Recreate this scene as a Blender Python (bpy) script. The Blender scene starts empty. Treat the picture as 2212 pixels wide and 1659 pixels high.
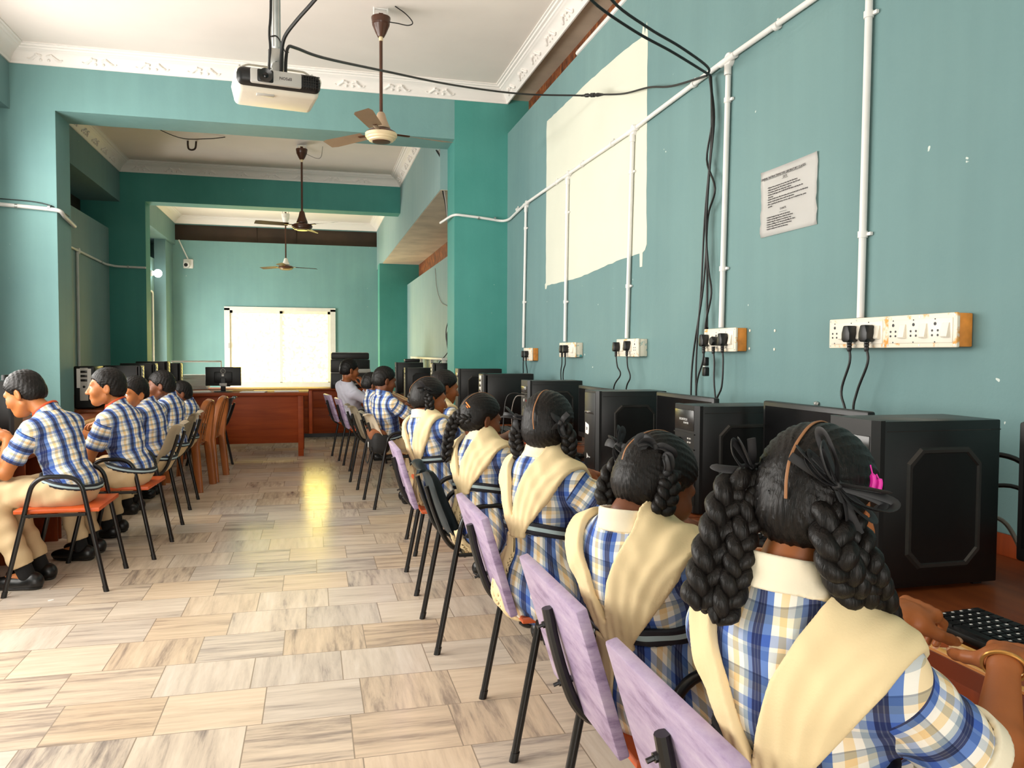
import bpy, bmesh, math, random
import numpy as np
from mathutils import Vector, Matrix
random.seed(7)
C = bpy.context.scene.collection
PI = math.pi

# ------------------------------------------------------------------ helpers
def lin(c):
    out = []
    for v in c[:3]:
        v = v / 255.0
        out.append(v / 12.92 if v <= 0.04045 else ((v + 0.055) / 1.055) ** 2.4)
    return (out[0], out[1], out[2], 1.0)

def bx(bm, c, s, rot=None, bev=0.0, seg=2):
    m = Matrix.Translation(Vector(c))
    if rot is not None:
        m = m @ rot.to_4x4()
    m = m @ Matrix.Diagonal((s[0], s[1], s[2], 1.0))
    r = bmesh.ops.create_cube(bm, size=1.0, matrix=m)
    if bev > 0:
        es = list({e for v in r['verts'] for e in v.link_edges})
        bmesh.ops.bevel(bm, geom=es, offset=bev, segments=seg, profile=0.5, affect='EDGES')
    return bm

def box2(bm, lo, hi, bev=0.0, seg=2):
    c = [(a + b) / 2 for a, b in zip(lo, hi)]
    s = [abs(b - a) for a, b in zip(lo, hi)]
    return bx(bm, c, s, None, bev, seg)

def catmull(pts, n=6, closed=False):
    P = [Vector(p) for p in pts]
    out = []
    m = len(P)
    rng = range(m) if closed else range(m - 1)
    for i in rng:
        if closed:
            a, b, c, d = P[(i - 1) % m], P[i], P[(i + 1) % m], P[(i + 2) % m]
        else:
            a = P[i - 1] if i > 0 else P[i] * 2 - P[i + 1]
            b, c = P[i], P[i + 1]
            d = P[i + 2] if i + 2 < m else P[i + 1] * 2 - P[i]
        for k in range(n):
            t = k / n
            out.append(0.5 * ((2 * b) + (c - a) * t + (2 * a - 5 * b + 4 * c - d) * t * t + (3 * b - a - 3 * c + d) * t ** 3))
    if not closed:
        out.append(P[-1].copy())
    return out

def fillet(pts, r, n=6):
    P = [Vector(p) for p in pts]
    out = [P[0]]
    for i in range(1, len(P) - 1):
        a, b, c = P[i - 1], P[i], P[i + 1]
        d1, d2 = (a - b), (c - b)
        rr = min(r, d1.length * 0.48, d2.length * 0.48)
        p0, p1 = b + d1.normalized() * rr, b + d2.normalized() * rr
        for k in range(n + 1):
            t = k / n
            out.append(p0 * (1 - t) ** 2 + b * 2 * t * (1 - t) + p1 * t * t)
    out.append(P[-1])
    return out

def tube(bm, pts, r, n=10, closed=False, flat=1.0, cap=True, up=None):
    """sweep a circle (or flat ellipse) of radius r (number or list) along pts"""
    P = [Vector(p) for p in pts]
    Q = [P[0]]
    for p in P[1:]:
        if (p - Q[-1]).length > 1e-6:
            Q.append(p)
    P = Q
    m = len(P)
    R = r if isinstance(r, (list, tuple)) else [r] * m
    if len(R) != m:
        R = [R[min(len(R) - 1, int(i * len(R) / m))] for i in range(m)]
    T = []
    for i in range(m):
        if closed:
            t = P[(i + 1) % m] - P[i - 1]
        else:
            t = P[min(i + 1, m - 1)] - P[max(i - 1, 0)]
        T.append(t.normalized() if t.length > 1e-9 else Vector((0, 0, 1)))
    ref = Vector(up) if up is not None else (Vector((0, 0, 1)) if abs(T[0].z) < 0.9 else Vector((1, 0, 0)))
    nrm = (ref - T[0] * ref.dot(T[0])).normalized()
    rings = []
    for i in range(m):
        nrm = (nrm - T[i] * nrm.dot(T[i]))
        if nrm.length < 1e-6:
            nrm = T[i].orthogonal()
        nrm.normalize()
        b = T[i].cross(nrm)
        ring = []
        for k in range(n):
            a = 2 * PI * k / n
            ring.append(bm.verts.new(P[i] + nrm * math.cos(a) * R[i] * flat + b * math.sin(a) * R[i]))
        rings.append(ring)
    for i in range(m if closed else m - 1):
        A, B = rings[i], rings[(i + 1) % m]
        for k in range(n):
            bm.faces.new((A[k], A[(k + 1) % n], B[(k + 1) % n], B[k]))
    if cap and not closed:
        bm.faces.new(list(reversed(rings[0])))
        bm.faces.new(rings[-1])
    return bm

def lathe(bm, prof, n=24, origin=(0, 0, 0), axis='Z'):
    o = Vector(origin)
    rings = []
    for (r, z) in prof:
        ring = []
        for k in range(n):
            a = 2 * PI * k / n
            v = Vector((r * math.cos(a), r * math.sin(a), z))
            if axis == 'Y':
                v = Vector((v.x, v.z, -v.y))
            elif axis == 'X':
                v = Vector((v.z, v.x, v.y))
            ring.append(bm.verts.new(o + v))
        rings.append(ring)
    for A, B in zip(rings[:-1], rings[1:]):
        for k in range(n):
            bm.faces.new((A[k], A[(k + 1) % n], B[(k + 1) % n], B[k]))
    bm.faces.new(list(reversed(rings[0])))
    bm.faces.new(rings[-1])
    return bm

def prism(bm, poly, h0, h1, axis='Z'):
    """extrude a 2D polygon; axis Z:(x,y) X:(y,z) Y:(x,z)"""
    def mk(p, h):
        if axis == 'Z': return (p[0], p[1], h)
        if axis == 'X': return (h, p[0], p[1])
        return (p[0], h, p[1])
    a = [bm.verts.new(mk(p, h0)) for p in poly]
    b = [bm.verts.new(mk(p, h1)) for p in poly]
    n = len(poly)
    bm.faces.new(list(reversed(a)))
    bm.faces.new(b)
    for i in range(n):
        bm.faces.new((a[i], a[(i + 1) % n], b[(i + 1) % n], b[i]))
    return bm

def BM():
    return bmesh.new()

def finish(me, ang=35, smooth=True):
    if smooth:
        me.polygons.foreach_set('use_smooth', [True] * len(me.polygons))
        if ang is not None:
            me.set_sharp_from_angle(angle=math.radians(ang))
    me.update()

def obj(name, bm, mat, parent=None, ang=35, smooth=True):
    bmesh.ops.recalc_face_normals(bm, faces=bm.faces)
    me = bpy.data.meshes.new(name)
    bm.to_mesh(me)
    bm.free()
    finish(me, ang, smooth)
    me.materials.append(mat)
    o = bpy.data.objects.new(name, me)
    C.objects.link(o)
    if parent is not None:
        o.parent = parent
    return o

def tag(o, label, cat, group=None):
    o['label'] = label
    o['category'] = cat
    if group:
        o['group'] = group
    return o

def thing(name, label, cat, loc=(0, 0, 0), rotz=0.0, group=None):
    o = bpy.data.objects.new(name, None)
    o.empty_display_size = 0.1
    C.objects.link(o)
    o.location = loc
    o.rotation_euler = (0, 0, rotz)
    return tag(o, label, cat, group)

def struct(name, bm, mat, parent=None, ang=35, smooth=False):
    o = obj(name, bm, mat, parent, ang, smooth)
    if parent is None:
        o['kind'] = 'structure'
    return o

def copy_tree(o, parent=None):
    c = o.copy()
    C.objects.link(c)
    if parent is not None:
        c.parent = parent
    for ch in list(o.children):
        copy_tree(ch, c)
    return c

def dup(root, loc, rotz, label, group=None):
    r = copy_tree(root)
    r.location = loc
    r.rotation_euler = (0, 0, rotz)
    r['label'] = label
    if group:
        r['group'] = group
    return r

def text_mesh(name, lines, mat, parent, M4, ext=0.0004):
    """lines: (text, x, y, size, align); built flat in local XY, then placed by matrix M4 (one mesh)"""
    allv, allf = [], []
    for (t, x, y, s, al) in lines:
        cu = bpy.data.curves.new('txt', 'FONT')
        cu.body = t
        cu.size = s
        cu.align_x = al
        cu.extrude = ext
        cu.resolution_u = 2
        o = bpy.data.objects.new('txt', cu)
        C.objects.link(o)
        dg = bpy.context.evaluated_depsgraph_get()
        dg.update()
        me = bpy.data.meshes.new_from_object(o.evaluated_get(dg))
        base = len(allv)
        for v in me.vertices:
            allv.append(M4 @ Vector((v.co.x + x, v.co.y + y, v.co.z)))
        for p in me.polygons:
            allf.append([base + i for i in p.vertices])
        bpy.data.meshes.remove(me)
        bpy.data.objects.remove(o)
        bpy.data.curves.remove(cu)
    me = bpy.data.meshes.new(name)
    me.from_pydata([tuple(v) for v in allv], [], allf)
    me.update()
    me.materials.append(mat)
    o = bpy.data.objects.new(name, me)
    C.objects.link(o)
    if parent is not None:
        o.parent = parent
    return o

# ------------------------------------------------------------------ materials
class NT:
    def __init__(s, name):
        s.m = bpy.data.materials.new(name)
        s.m.use_nodes = True
        s.t = s.m.node_tree
        s.b = s.t.nodes['Principled BSDF']
    def n(s, typ, **kw):
        nd = s.t.nodes.new(typ)
        for k, v in kw.items():
            if k.startswith('i_'):
                nd.inputs[k[2:].replace('_', ' ')].default_value = v
            else:
                setattr(nd, k, v)
        return nd
    def l(s, a, b):
        s.t.links.new(a, b)
    def val(s, inp, v):
        s.b.inputs[inp].default_value = v
    def ramp(s, fac, stops, interp='LINEAR'):
        r = s.n('ShaderNodeValToRGB')
        cr = r.color_ramp
        cr.interpolation = interp
        while len(cr.elements) < len(stops):
            cr.elements.new(0.5)
        for e, (p, c) in zip(cr.elements, stops):
            e.position = p
            e.color = c if len(c) == 4 else lin(c)
        s.l(fac, r.inputs['Fac'])
        return r
    def noise(s, vec, scale, detail=3.0, rough=0.5, dist=0.0):
        nd = s.n('ShaderNodeTexNoise')
        nd.inputs['Scale'].default_value = scale
        nd.inputs['Detail'].default_value = detail
        nd.inputs['Roughness'].default_value = rough
        nd.inputs['Distortion'].default_value = dist
        if vec is not None:
            s.l(vec, nd.inputs['Vector'])
        return nd
    def mix(s, fac, a, b, typ='MIX'):
        nd = s.n('ShaderNodeMix', data_type='RGBA', blend_type=typ)
        for sock, v in (('Factor', fac), ('A', a), ('B', b)):
            i = [x for x in nd.inputs if x.name == sock and x.type == ('VALUE' if sock == 'Factor' else 'RGBA')][0]
            if hasattr(v, 'links'):
                s.l(v, i)
            else:
                i.default_value = v
        class R: pass
        r = R(); r.o = [x for x in nd.outputs if x.type == 'RGBA'][0]
        return r
    def bump(s, h, strength=0.2, dist=0.01):
        nd = s.n('ShaderNodeBump')
        nd.inputs['Strength'].default_value = strength
        nd.inputs['Distance'].default_value = dist
        s.l(h, nd.inputs['Height'])
        s.l(nd.outputs[0], s.b.inputs['Normal'])
        return nd
    def coord(s, which='Object'):
        return s.n('ShaderNodeTexCoord').outputs[which]
    def mapping(s, vec, scale=(1, 1, 1), rot=(0, 0, 0), loc=(0, 0, 0)):
        nd = s.n('ShaderNodeMapping')
        nd.inputs['Scale'].default_value = scale
        nd.inputs['Rotation'].default_value = rot
        nd.inputs['Location'].default_value = loc
        s.l(vec, nd.inputs['Vector'])
        return nd.outputs[0]
    def math(s, op, a, b=None):
        nd = s.n('ShaderNodeMath', operation=op)
        for i, v in enumerate((a, b)):
            if v is None: continue
            if hasattr(v, 'links'):
                s.l(v, nd.inputs[i])
            else:
                nd.inputs[i].default_value = v
        return nd.outputs[0]

def pm(name, col, rough=0.5, metal=0.0, var=0.12, vscale=8.0, bump=0.0, bscale=80.0, spec=0.5, stretch=(1, 1, 1)):
    t = NT(name)
    co = t.mapping(t.coord(), stretch)
    c = lin(col)
    if var > 0:
        nz = t.noise(co, vscale, 4.0)
        lo = tuple(v * (1 - var) for v in c[:3]) + (1,)
        hi = tuple(min(1, v * (1 + var)) for v in c[:3]) + (1,)
        r = t.ramp(nz.outputs['Fac'], [(0.3, lo), (0.7, hi)])
        t.l(r.outputs[0], t.b.inputs['Base Color'])
    else:
        t.val('Base Color', c)
    t.val('Roughness', rough)
    t.val('Metallic', metal)
    t.val('Specular IOR Level', spec)
    if bump > 0:
        nb = t.noise(co, bscale, 3.0)
        t.bump(nb.outputs['Fac'], bump, 0.003)
    return t.m

def wall_mat(name, col, col2, spots=True):
    t = NT(name)
    co = t.n('ShaderNodeNewGeometry').outputs['Position']
    n1 = t.noise(co, 0.9, 4.0, 0.55)
    r1 = t.ramp(n1.outputs['Fac'], [(0.32, lin(col)), (0.68, lin(col2))])
    st = t.mapping(co, (9, 9, 0.6))
    n2 = t.noise(st, 1.0, 3.0)
    r2 = t.ramp(n2.outputs['Fac'], [(0.25, (0.95, 0.95, 0.95, 1)), (0.75, (1.03, 1.03, 1.03, 1))])
    m = t.mix(1.0, r1.outputs[0], r2.outputs[0], 'MULTIPLY')
    out = m.o
    if spots:
        n3 = t.noise(co, 23.0, 2.0, 0.4)
        r3 = t.ramp(n3.outputs['Fac'], [(0.805, (0, 0, 0, 1)), (0.815, (1, 1, 1, 1))])
        m2 = t.mix(r3.outputs[0], out, lin((205, 215, 208)))
        out = m2.o
    t.l(out, t.b.inputs['Base Color'])
    t.val('Roughness', 0.62)
    t.val('Specular IOR Level', 0.3)
    nb = t.noise(co, 30.0, 5.0, 0.6)
    t.bump(nb.outputs['Fac'], 0.12, 0.01)
    return t.m

M = {}
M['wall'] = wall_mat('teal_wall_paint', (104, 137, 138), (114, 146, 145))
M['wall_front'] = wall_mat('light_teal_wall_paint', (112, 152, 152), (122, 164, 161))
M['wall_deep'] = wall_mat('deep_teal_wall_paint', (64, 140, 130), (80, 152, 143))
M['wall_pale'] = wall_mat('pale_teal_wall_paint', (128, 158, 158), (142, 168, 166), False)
M['ceil'] = pm('white_ceiling_paint', (232, 222, 214), 0.75, var=0.04, vscale=1.5, bump=0.08, bscale=40)
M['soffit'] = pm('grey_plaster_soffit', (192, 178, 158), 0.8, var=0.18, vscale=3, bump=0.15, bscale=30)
M['cream_soffit'] = pm('cream_soffit_paint', (226, 208, 178), 0.75, var=0.08, vscale=3, bump=0.1, bscale=30)

def cornice_mat():
    t = NT('plaster_cornice')
    t.val('Base Color', lin((238, 232, 226)))
    t.val('Roughness', 0.6)
    return t.m
M['cornice'] = cornice_mat()

def floor_mat():
    t = NT('veined_marble_tiles')
    co = t.n('ShaderNodeNewGeometry').outputs['Position']
    sx = t.n('ShaderNodeSeparateXYZ'); t.l(co, sx.inputs[0])
    S = 0.315
    ry = t.math('FLOOR', t.math('DIVIDE', sx.outputs[1], S))
    wn = t.n('ShaderNodeTexWhiteNoise', noise_dimensions='1D'); t.l(ry, wn.inputs['W'])
    xo = t.math('ADD', t.math('DIVIDE', sx.outputs[0], S * 1.12), t.math('MULTIPLY', wn.outputs['Value'], 1.0))
    rx = t.math('FLOOR', xo)
    cb = t.n('ShaderNodeCombineXYZ'); t.l(rx, cb.inputs[0]); t.l(ry, cb.inputs[1])
    w2 = t.n('ShaderNodeTexWhiteNoise', noise_dimensions='3D'); t.l(cb.outputs[0], w2.inputs['Vector'])
    sc = t.n('ShaderNodeSeparateColor'); t.l(w2.outputs['Color'], sc.inputs[0])
    # vein direction per tile
    dirn = t.math('GREATER_THAN', sc.outputs[0], 0.66)
    va = t.mapping(co, (1.3, 13.0, 1)); vb = t.mapping(co, (13.0, 1.3, 1))
    mv = t.n('ShaderNodeMix', data_type='VECTOR')
    t.l(dirn, mv.inputs[0]); t.l(va, mv.inputs[4]); t.l(vb, mv.inputs[5])
    off = t.n('ShaderNodeVectorMath', operation='SCALE'); t.l(w2.outputs['Color'], off.inputs[0]); off.inputs[3].default_value = 37.0
    ad = t.n('ShaderNodeVectorMath', operation='ADD'); t.l(mv.outputs[1], ad.inputs[0]); t.l(off.outputs[0], ad.inputs[1])
    n1 = t.noise(ad.outputs[0], 1.25, 6.0, 0.68, 0.35)
    n2 = t.noise(ad.outputs[0], 3.5, 4.0, 0.6, 0.2)
    v = t.math('ADD', t.math('MULTIPLY', n1.outputs['Fac'], 0.72), t.math('MULTIPLY', n2.outputs['Fac'], 0.28))
    v = t.math('ADD', v, t.math('MULTIPLY', t.math('SUBTRACT', sc.outputs[1], 0.5), 0.16))
    r = t.ramp(v, [(0.27, (128, 122, 120)), (0.36, (178, 166, 156)), (0.44, (214, 200, 184)), (0.55, (232, 218, 200)), (0.68, (242, 230, 214))])
    # tint some tiles
    tint = t.ramp(sc.outputs[2], [(0.0, (248, 232, 212)), (0.6, (255, 250, 244)), (1.0, (236, 236, 240))])
    mt = t.mix(0.8, r.outputs[0], tint.outputs[0], 'MULTIPLY')
    # grout
    fx = t.math('FRACT', xo); fy = t.math('FRACT', t.math('DIVIDE', sx.outputs[1], S))
    ex = t.math('MINIMUM', fx, t.math('SUBTRACT', 1.0, fx)); ey = t.math('MINIMUM', fy, t.math('SUBTRACT', 1.0, fy))
    g = t.math('LESS_THAN', t.math('MINIMUM', ex, ey), 0.006)
    mg = t.mix(g, mt.o, lin((160, 144, 126)))
    t.l(mg.o, t.b.inputs['Base Color'])
    rr = t.ramp(n2.outputs['Fac'], [(0.3, (0.16, 0.16, 0.16, 1)), (0.7, (0.26, 0.26, 0.26, 1))])
    t.l(rr.outputs[0], t.b.inputs['Roughness'])
    t.val('Specular IOR Level', 0.7)
    nb = t.noise(t.mapping(co, (1, 1, 1)), 6.0, 3.0)
    t.bump(nb.outputs['Fac'], 0.05, 0.02)
    return t.m
M['floor'] = floor_mat()

def wood_mat(name, dark, light, rough=0.35, axis=1, scale=1.0):
    t = NT(name)
    sc = [14 * scale, 14 * scale, 14 * scale]
    sc[axis] = 1.1 * scale
    co = t.mapping(t.coord(), tuple(sc))
    n1 = t.noise(co, 1.2, 5.0, 0.6, 0.6)
    r = t.ramp(n1.outputs['Fac'], [(0.25, lin(dark)), (0.7, lin(light))])
    t.l(r.outputs[0], t.b.inputs['Base Color'])
    t.val('Roughness', rough)
    t.val('Specular IOR Level', 0.25)
    t.bump(n1.outputs['Fac'], 0.06, 0.004)
    return t.m
M['desk_wood'] = wood_mat('reddish_laminate_wood', (128, 48, 12), (164, 72, 24), 0.5, 0)
M['table_wood'] = wood_mat('table_top_wood', (96, 46, 22), (136, 72, 36), 0.38, 1)
M['table_dark'] = wood_mat('table_panel_wood', (104, 40, 12), (146, 62, 20), 0.5, 2)
M['orange_seat'] = pm('orange_painted_plywood', (206, 88, 34), 0.4, var=0.2, vscale=6, bump=0.1, bscale=40)

def trim_mat():
    t = NT('carved_table_edge_wood')
    co = t.n('ShaderNodeNewGeometry').outputs['Position']
    sx = t.n('ShaderNodeSeparateXYZ'); t.l(co, sx.inputs[0])
    f = t.math('FRACT', t.math('DIVIDE', sx.outputs[1], 0.045))
    tri = t.math('ABSOLUTE', t.math('SUBTRACT', f, 0.5))
    fx = t.math('ABSOLUTE', t.math('SUBTRACT', t.math('FRACT', t.math('DIVIDE', t.math('SUBTRACT', sx.outputs[0], 1.132), 0.052)), 0.5))
    k = t.math('GREATER_THAN', t.math('ADD', t.math('MULTIPLY', tri, 0.62), fx), 0.27)
    k2 = t.math('GREATER_THAN', fx, 0.36)
    m0 = t.mix(k, lin((150, 70, 30)), lin((232, 200, 152)))
    m1 = t.mix(k2, m0.o, lin((196, 128, 66)))
    m = t.mix(t.math('GREATER_THAN', fx, 0.455), m1.o, lin((112, 46, 18)))
    t.l(m.o, t.b.inputs['Base Color'])
    t.val('Roughness', 0.35)
    return t.m
M['trim'] = trim_mat()

def purple_mat():
    t = NT('scuffed_purple_paint')
    co = t.coord()
    n1 = t.noise(t.mapping(co, (3, 3, 14)), 2.0, 6.0, 0.7)
    r = t.ramp(n1.outputs['Fac'], [(0.30, lin((128, 106, 142))), (0.46, lin((172, 152, 184))), (0.60, lin((188, 170, 196))), (0.72, lin((204, 192, 208)))])
    t.l(r.outputs[0], t.b.inputs['Base Color'])
    t.val('Roughness', 0.38)
    n2 = t.noise(co, 60.0, 4.0)
    t.bump(n2.outputs['Fac'], 0.25, 0.004)
    return t.m
M['purple'] = purple_mat()
M['black_metal'] = pm('black_enamelled_steel', (16, 15, 15), 0.28, var=0.2, vscale=20)
M['steel'] = pm('zinc_steel', (190, 190, 186), 0.3, 0.8, var=0.1, vscale=20)
M['grey_plastic'] = pm('blue_grey_moulded_plastic', (74, 88, 96), 0.3, var=0.08, vscale=6)
M['cream_plastic'] = pm('cream_moulded_plastic', (212, 198, 174), 0.35, var=0.1, vscale=6)
M['brown_plastic'] = pm('tan_brown_moulded_plastic', (160, 92, 44), 0.35, var=0.1, vscale=6)
M['pvc'] = pm('white_pvc_conduit', (228, 226, 222), 0.4, var=0.06, vscale=5)
M['white_plastic'] = pm('ivory_switch_plastic', (236, 228, 212), 0.4, var=0.04, vscale=10)
def board_mat(name, side):
    t = NT(name)
    co = t.n('ShaderNodeNewGeometry').outputs['Position']
    n1 = t.noise(co, 26.0, 3.0, 0.6)
    r = t.ramp(n1.outputs['Fac'], [(0.55, lin((236, 226, 206))), (0.66, lin(side))])
    t.l(r.outputs[0], t.b.inputs['Base Color'])
    t.val('Roughness', 0.5)
    return t.m
M['board'] = board_mat('stained_switchboard_box', (226, 160, 74))
M['board_side'] = pm('orange_stained_board_side', (224, 142, 58), 0.55, var=0.25, vscale=20)
M['board_teal'] = board_mat('paint_smeared_board_side', (78, 160, 160))
M['black_plastic'] = pm('black_plastic', (13, 12, 12), 0.42, var=0.15, vscale=10)
M['black_satin'] = pm('satin_black_case_steel', (10, 9, 9), 0.36, var=0.2, vscale=6)
M['case_trim'] = pm('grey_case_ridge', (40, 38, 36), 0.25, var=0.1, vscale=10)
M['screen'] = pm('dark_monitor_screen', (9, 9, 10), 0.18, var=0.0)
M['silver'] = pm('silver_plastic', (196, 192, 186), 0.35, var=0.06)
M['cable'] = pm('black_cable_rubber', (14, 12, 11), 0.5, var=0.0)
M['grey_cable'] = pm('grey_cable_rubber', (150, 142, 134), 0.5, var=0.0)
M['brown_enamel'] = pm('brown_fan_enamel', (74, 42, 26), 0.3, var=0.1)
M['fan_tan'] = pm('tan_fan_enamel', (172, 148, 122), 0.35, var=0.08)
M['fan_cream'] = pm('cream_fan_enamel', (226, 206, 168), 0.35, var=0.05)
M['fan_white'] = pm('white_fan_enamel', (230, 228, 224), 0.35, var=0.05)
M['paper'] = pm('white_paper', (244, 240, 236), 0.8, var=0.02, bump=0.1, bscale=9)
M['ink'] = pm('dark_print_ink', (58, 52, 54), 0.8, var=0.0)
M['white_ink'] = pm('white_printed_lettering', (230, 230, 228), 0.5, var=0.0)
M['screen_paint'] = pm('cream_white_projection_paint', (212, 214, 198), 0.6, var=0.03, vscale=2, bump=0.08, bscale=30)
M['brown_board'] = pm('dark_brown_panel', (62, 44, 30), 0.7, var=0.3, vscale=2)
def rust_mat():
    t = NT('rusty_brown_brick_lattice')
    co = t.n('ShaderNodeNewGeometry').outputs['Position']
    n1 = t.noise(t.mapping(co, (1, 9, 4)), 2.0, 5.0, 0.7)
    r = t.ramp(n1.outputs['Fac'], [(0.35, lin((60, 30, 12))), (0.55, lin((128, 68, 28))), (0.72, lin((196, 120, 56)))])
    t.l(r.outputs[0], t.b.inputs['Base Color'])
    t.val('Roughness', 0.7)
    t.bump(n1.outputs['Fac'], 0.5, 0.02)
    return t.m
M['rust'] = rust_mat()
def pane_mat():
    t = NT('frosted_patterned_glass')
    co = t.n('ShaderNodeNewGeometry').outputs['Position']
    v = t.n('ShaderNodeTexVoronoi'); v.inputs['Scale'].default_value = 21.0
    nz = t.noise(co, 7.0, 3.0)
    ad = t.n('ShaderNodeVectorMath', operation='ADD'); t.l(co, ad.inputs[0])
    s2 = t.n('ShaderNodeVectorMath', operation='SCALE'); t.l(nz.outputs['Color'], s2.inputs[0]); s2.inputs[3].default_value = 0.12
    t.l(s2.outputs[0], ad.inputs[1]); t.l(ad.outputs[0], v.inputs['Vector'])
    r = t.ramp(v.outputs['Distance'], [(0.10, (1.0, 0.96, 0.60, 1)), (0.30, (1.0, 0.86, 0.26, 1)), (0.50, (1.0, 0.76, 0.11, 1)), (0.80, (0.95, 0.62, 0.06, 1))])
    t.l(r.outputs[0], t.b.inputs['Emission Color'])
    t.val('Emission Strength', 6.0)
    t.val('Base Color', (0.4, 0.38, 0.3, 1))
    t.val('Roughness', 0.3)
    return t.m
M['pane'] = pane_mat()
M['frame_white'] = pm('white_window_frame', (222, 218, 208), 0.4, var=0.05)
M['daylight'] = None
def emit(name, col, st):
    t = NT(name)
    t.val('Base Color', (0.8, 0.8, 0.8, 1))
    t.val('Emission Color', col)
    t.val('Emission Strength', st)
    return t.m
M['daylight'] = emit('bright_daylit_glass', (1.0, 0.97, 0.9, 1), 2.2)
M['bulb'] = emit('glowing_bulb', (1.0, 0.97, 0.92, 1), 14.0)
M['bag_brown'] = pm('brown_bag_cloth', (132, 78, 44), 0.75, var=0.2, vscale=20, bump=0.2, bscale=60)
M['bag_black'] = pm('black_bag_cloth', (22, 20, 20), 0.7, var=0.2, vscale=20)
M['keys'] = pm('black_keycaps', (20, 20, 21), 0.4, var=0.0)
M['red'] = pm('red_mark', (190, 46, 30), 0.5, var=0.0)
M['yellow_ply'] = pm('yellow_board', (206, 160, 84), 0.6, var=0.1)
# ------------------------------------------------------------------ room shell
XW = 1.85          # right wall of the near bay
Y1, Y1b = 7.55, 7.95   # first cross frame
Y2, Y2b = 11.70, 12.0  # second cross frame
YF = 16.1          # far wall
ZC = 3.85          # ceiling
XL = -2.60         # left wall of the near bay
XL2 = -2.66        # left wall of middle bay
XR2 = 1.714        # right wall of middle and far bays
YB = -3.2

b = BM(); box2(b, (-4.2, YB - 0.2, -0.12), (3.4, YF + 0.2, 0.0)); struct('floor', b, M['floor'])
b = BM(); box2(b, (-4.2, YB - 0.2, ZC), (3.4, YF + 0.2, ZC + 0.15)); struct('ceiling', b, M['ceil'])
# right wall (near bay), open strip above it
b = BM(); box2(b, (XW, YB, 0), (XW + 0.22, Y1, 3.43)); struct('wall_right', b, M['wall'])
b = BM(); box2(b, (2.06, YB, 3.40), (2.10, Y1, 3.80)); struct('trim_1', b, M['rust'])          # lattice seen in the gap
b = BM(); box2(b, (XW, YB, 3.755), (2.25, Y1, ZC)); struct('trim_2', b, M['soffit'])
# first cross frame: right pillar, left pillar, beam
b = BM(); box2(b, (1.325, Y1, 0), (2.3, Y1b, ZC)); struct('wall_right_pillar', b, M['wall_deep'])
b = BM(); box2(b, (-4.0, Y1, 0), (-2.118, Y1b, ZC)); struct('wall_left_pillar', b, M['wall_front'])
b = BM(); box2(b, (-2.118, Y1, 3.34), (1.325, Y1b, ZC)); struct('trim_3', b, M['wall_front'])
# near-bay left beam and left wall with its long window
b = BM(); box2(b, (-2.80, YB, 3.33), (-2.46, Y1, ZC)); struct('trim_4', b, M['wall'])
b = BM()
WY0, WY1, WZ0, WZ1 = 1.2, 6.9, 0.95, 2.55
box2(b, (-2.80, YB, 0), (XL, Y1, WZ0)); box2(b, (-2.80, YB, WZ1), (XL, Y1, 3.33))
box2(b, (-2.80, YB, WZ0), (XL, WY0, WZ1)); box2(b, (-2.80, WY1, WZ0), (XL, Y1, WZ1))
struct('wall_left', b, M['wall'])
b = BM()
for y in (WY0, (WY0 * 2 + WY1) / 3, (WY0 + 2 * WY1) / 3, WY1):
    box2(b, (-2.75, y - 0.03, WZ0), (-2.66, y + 0.03, WZ1))
box2(b, (-2.75, WY0, WZ0), (-2.66, WY1, WZ0 + 0.05)); box2(b, (-2.75, WY0, WZ1 - 0.05), (-2.66, WY1, WZ1))
struct('window_2', b, M['frame_white'])
# rear wall with doorway
b = BM()
box2(b, (-2.8, YB - 0.2, 0), (-1.9, YB, ZC)); box2(b, (0.9, YB - 0.2, 0), (2.1, YB, ZC)); box2(b, (-1.9, YB - 0.2, 2.7), (0.9, YB, ZC))
struct('wall_back', b, M['wall'])
# middle bay
b = BM(); box2(b, (-2.82, Y1b, 0), (XL2, Y2, 2.95)); struct('wall_left', b, M['wall_pale'])
b = BM(); box2(b, (-2.86, Y1b, 3.31), (-2.515, YF, ZC)); box2(b, (-3.0, Y1b, 3.31), (-2.86, YF, 3.36)); struct('trim_5', b, M['wall'])
b = BM(); box2(b, (-3.05, Y1b, 2.6), (-3.0, Y2, 3.36)); struct('trim_6', b, M['brown_board'])
# second cross frame
b = BM(); box2(b, (-3.05, Y2, 0), (-2.2, Y2b, ZC)); struct('wall_left_pillar', b, M['wall_deep'])
b = BM(); box2(b, (-2.2, Y2, 3.33), (1.25, Y2b, ZC)); struct('trim_7', b, M['wall_deep'])
# right long beam of the middle and far bays
b = BM(); box2(b, (1.25, Y1b, 2.935), (2.1, YF, ZC)); o = struct('trim_8', b, M['wall_pale'])
b = BM(); box2(b, (1.256, Y1b, 2.931), (2.1, 14.8, 2.936)); struct('trim_9', b, M['soffit'])
b = BM(); box2(b, (XR2, Y1b, 0), (XR2 + 0.2, 14.82, 2.555)); struct('wall_right', b, M['wall_pale'])
b = BM(); box2(b, (1.93, Y1b, 2.5), (1.97, 14.82, 2.94)); struct('trim_10', b, M['rust'])
b = BM(); box2(b, (1.20, 14.82, 0), (2.1, 15.2, 2.935)); struct('wall_right_pillar', b, M['wall_deep'])
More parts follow.
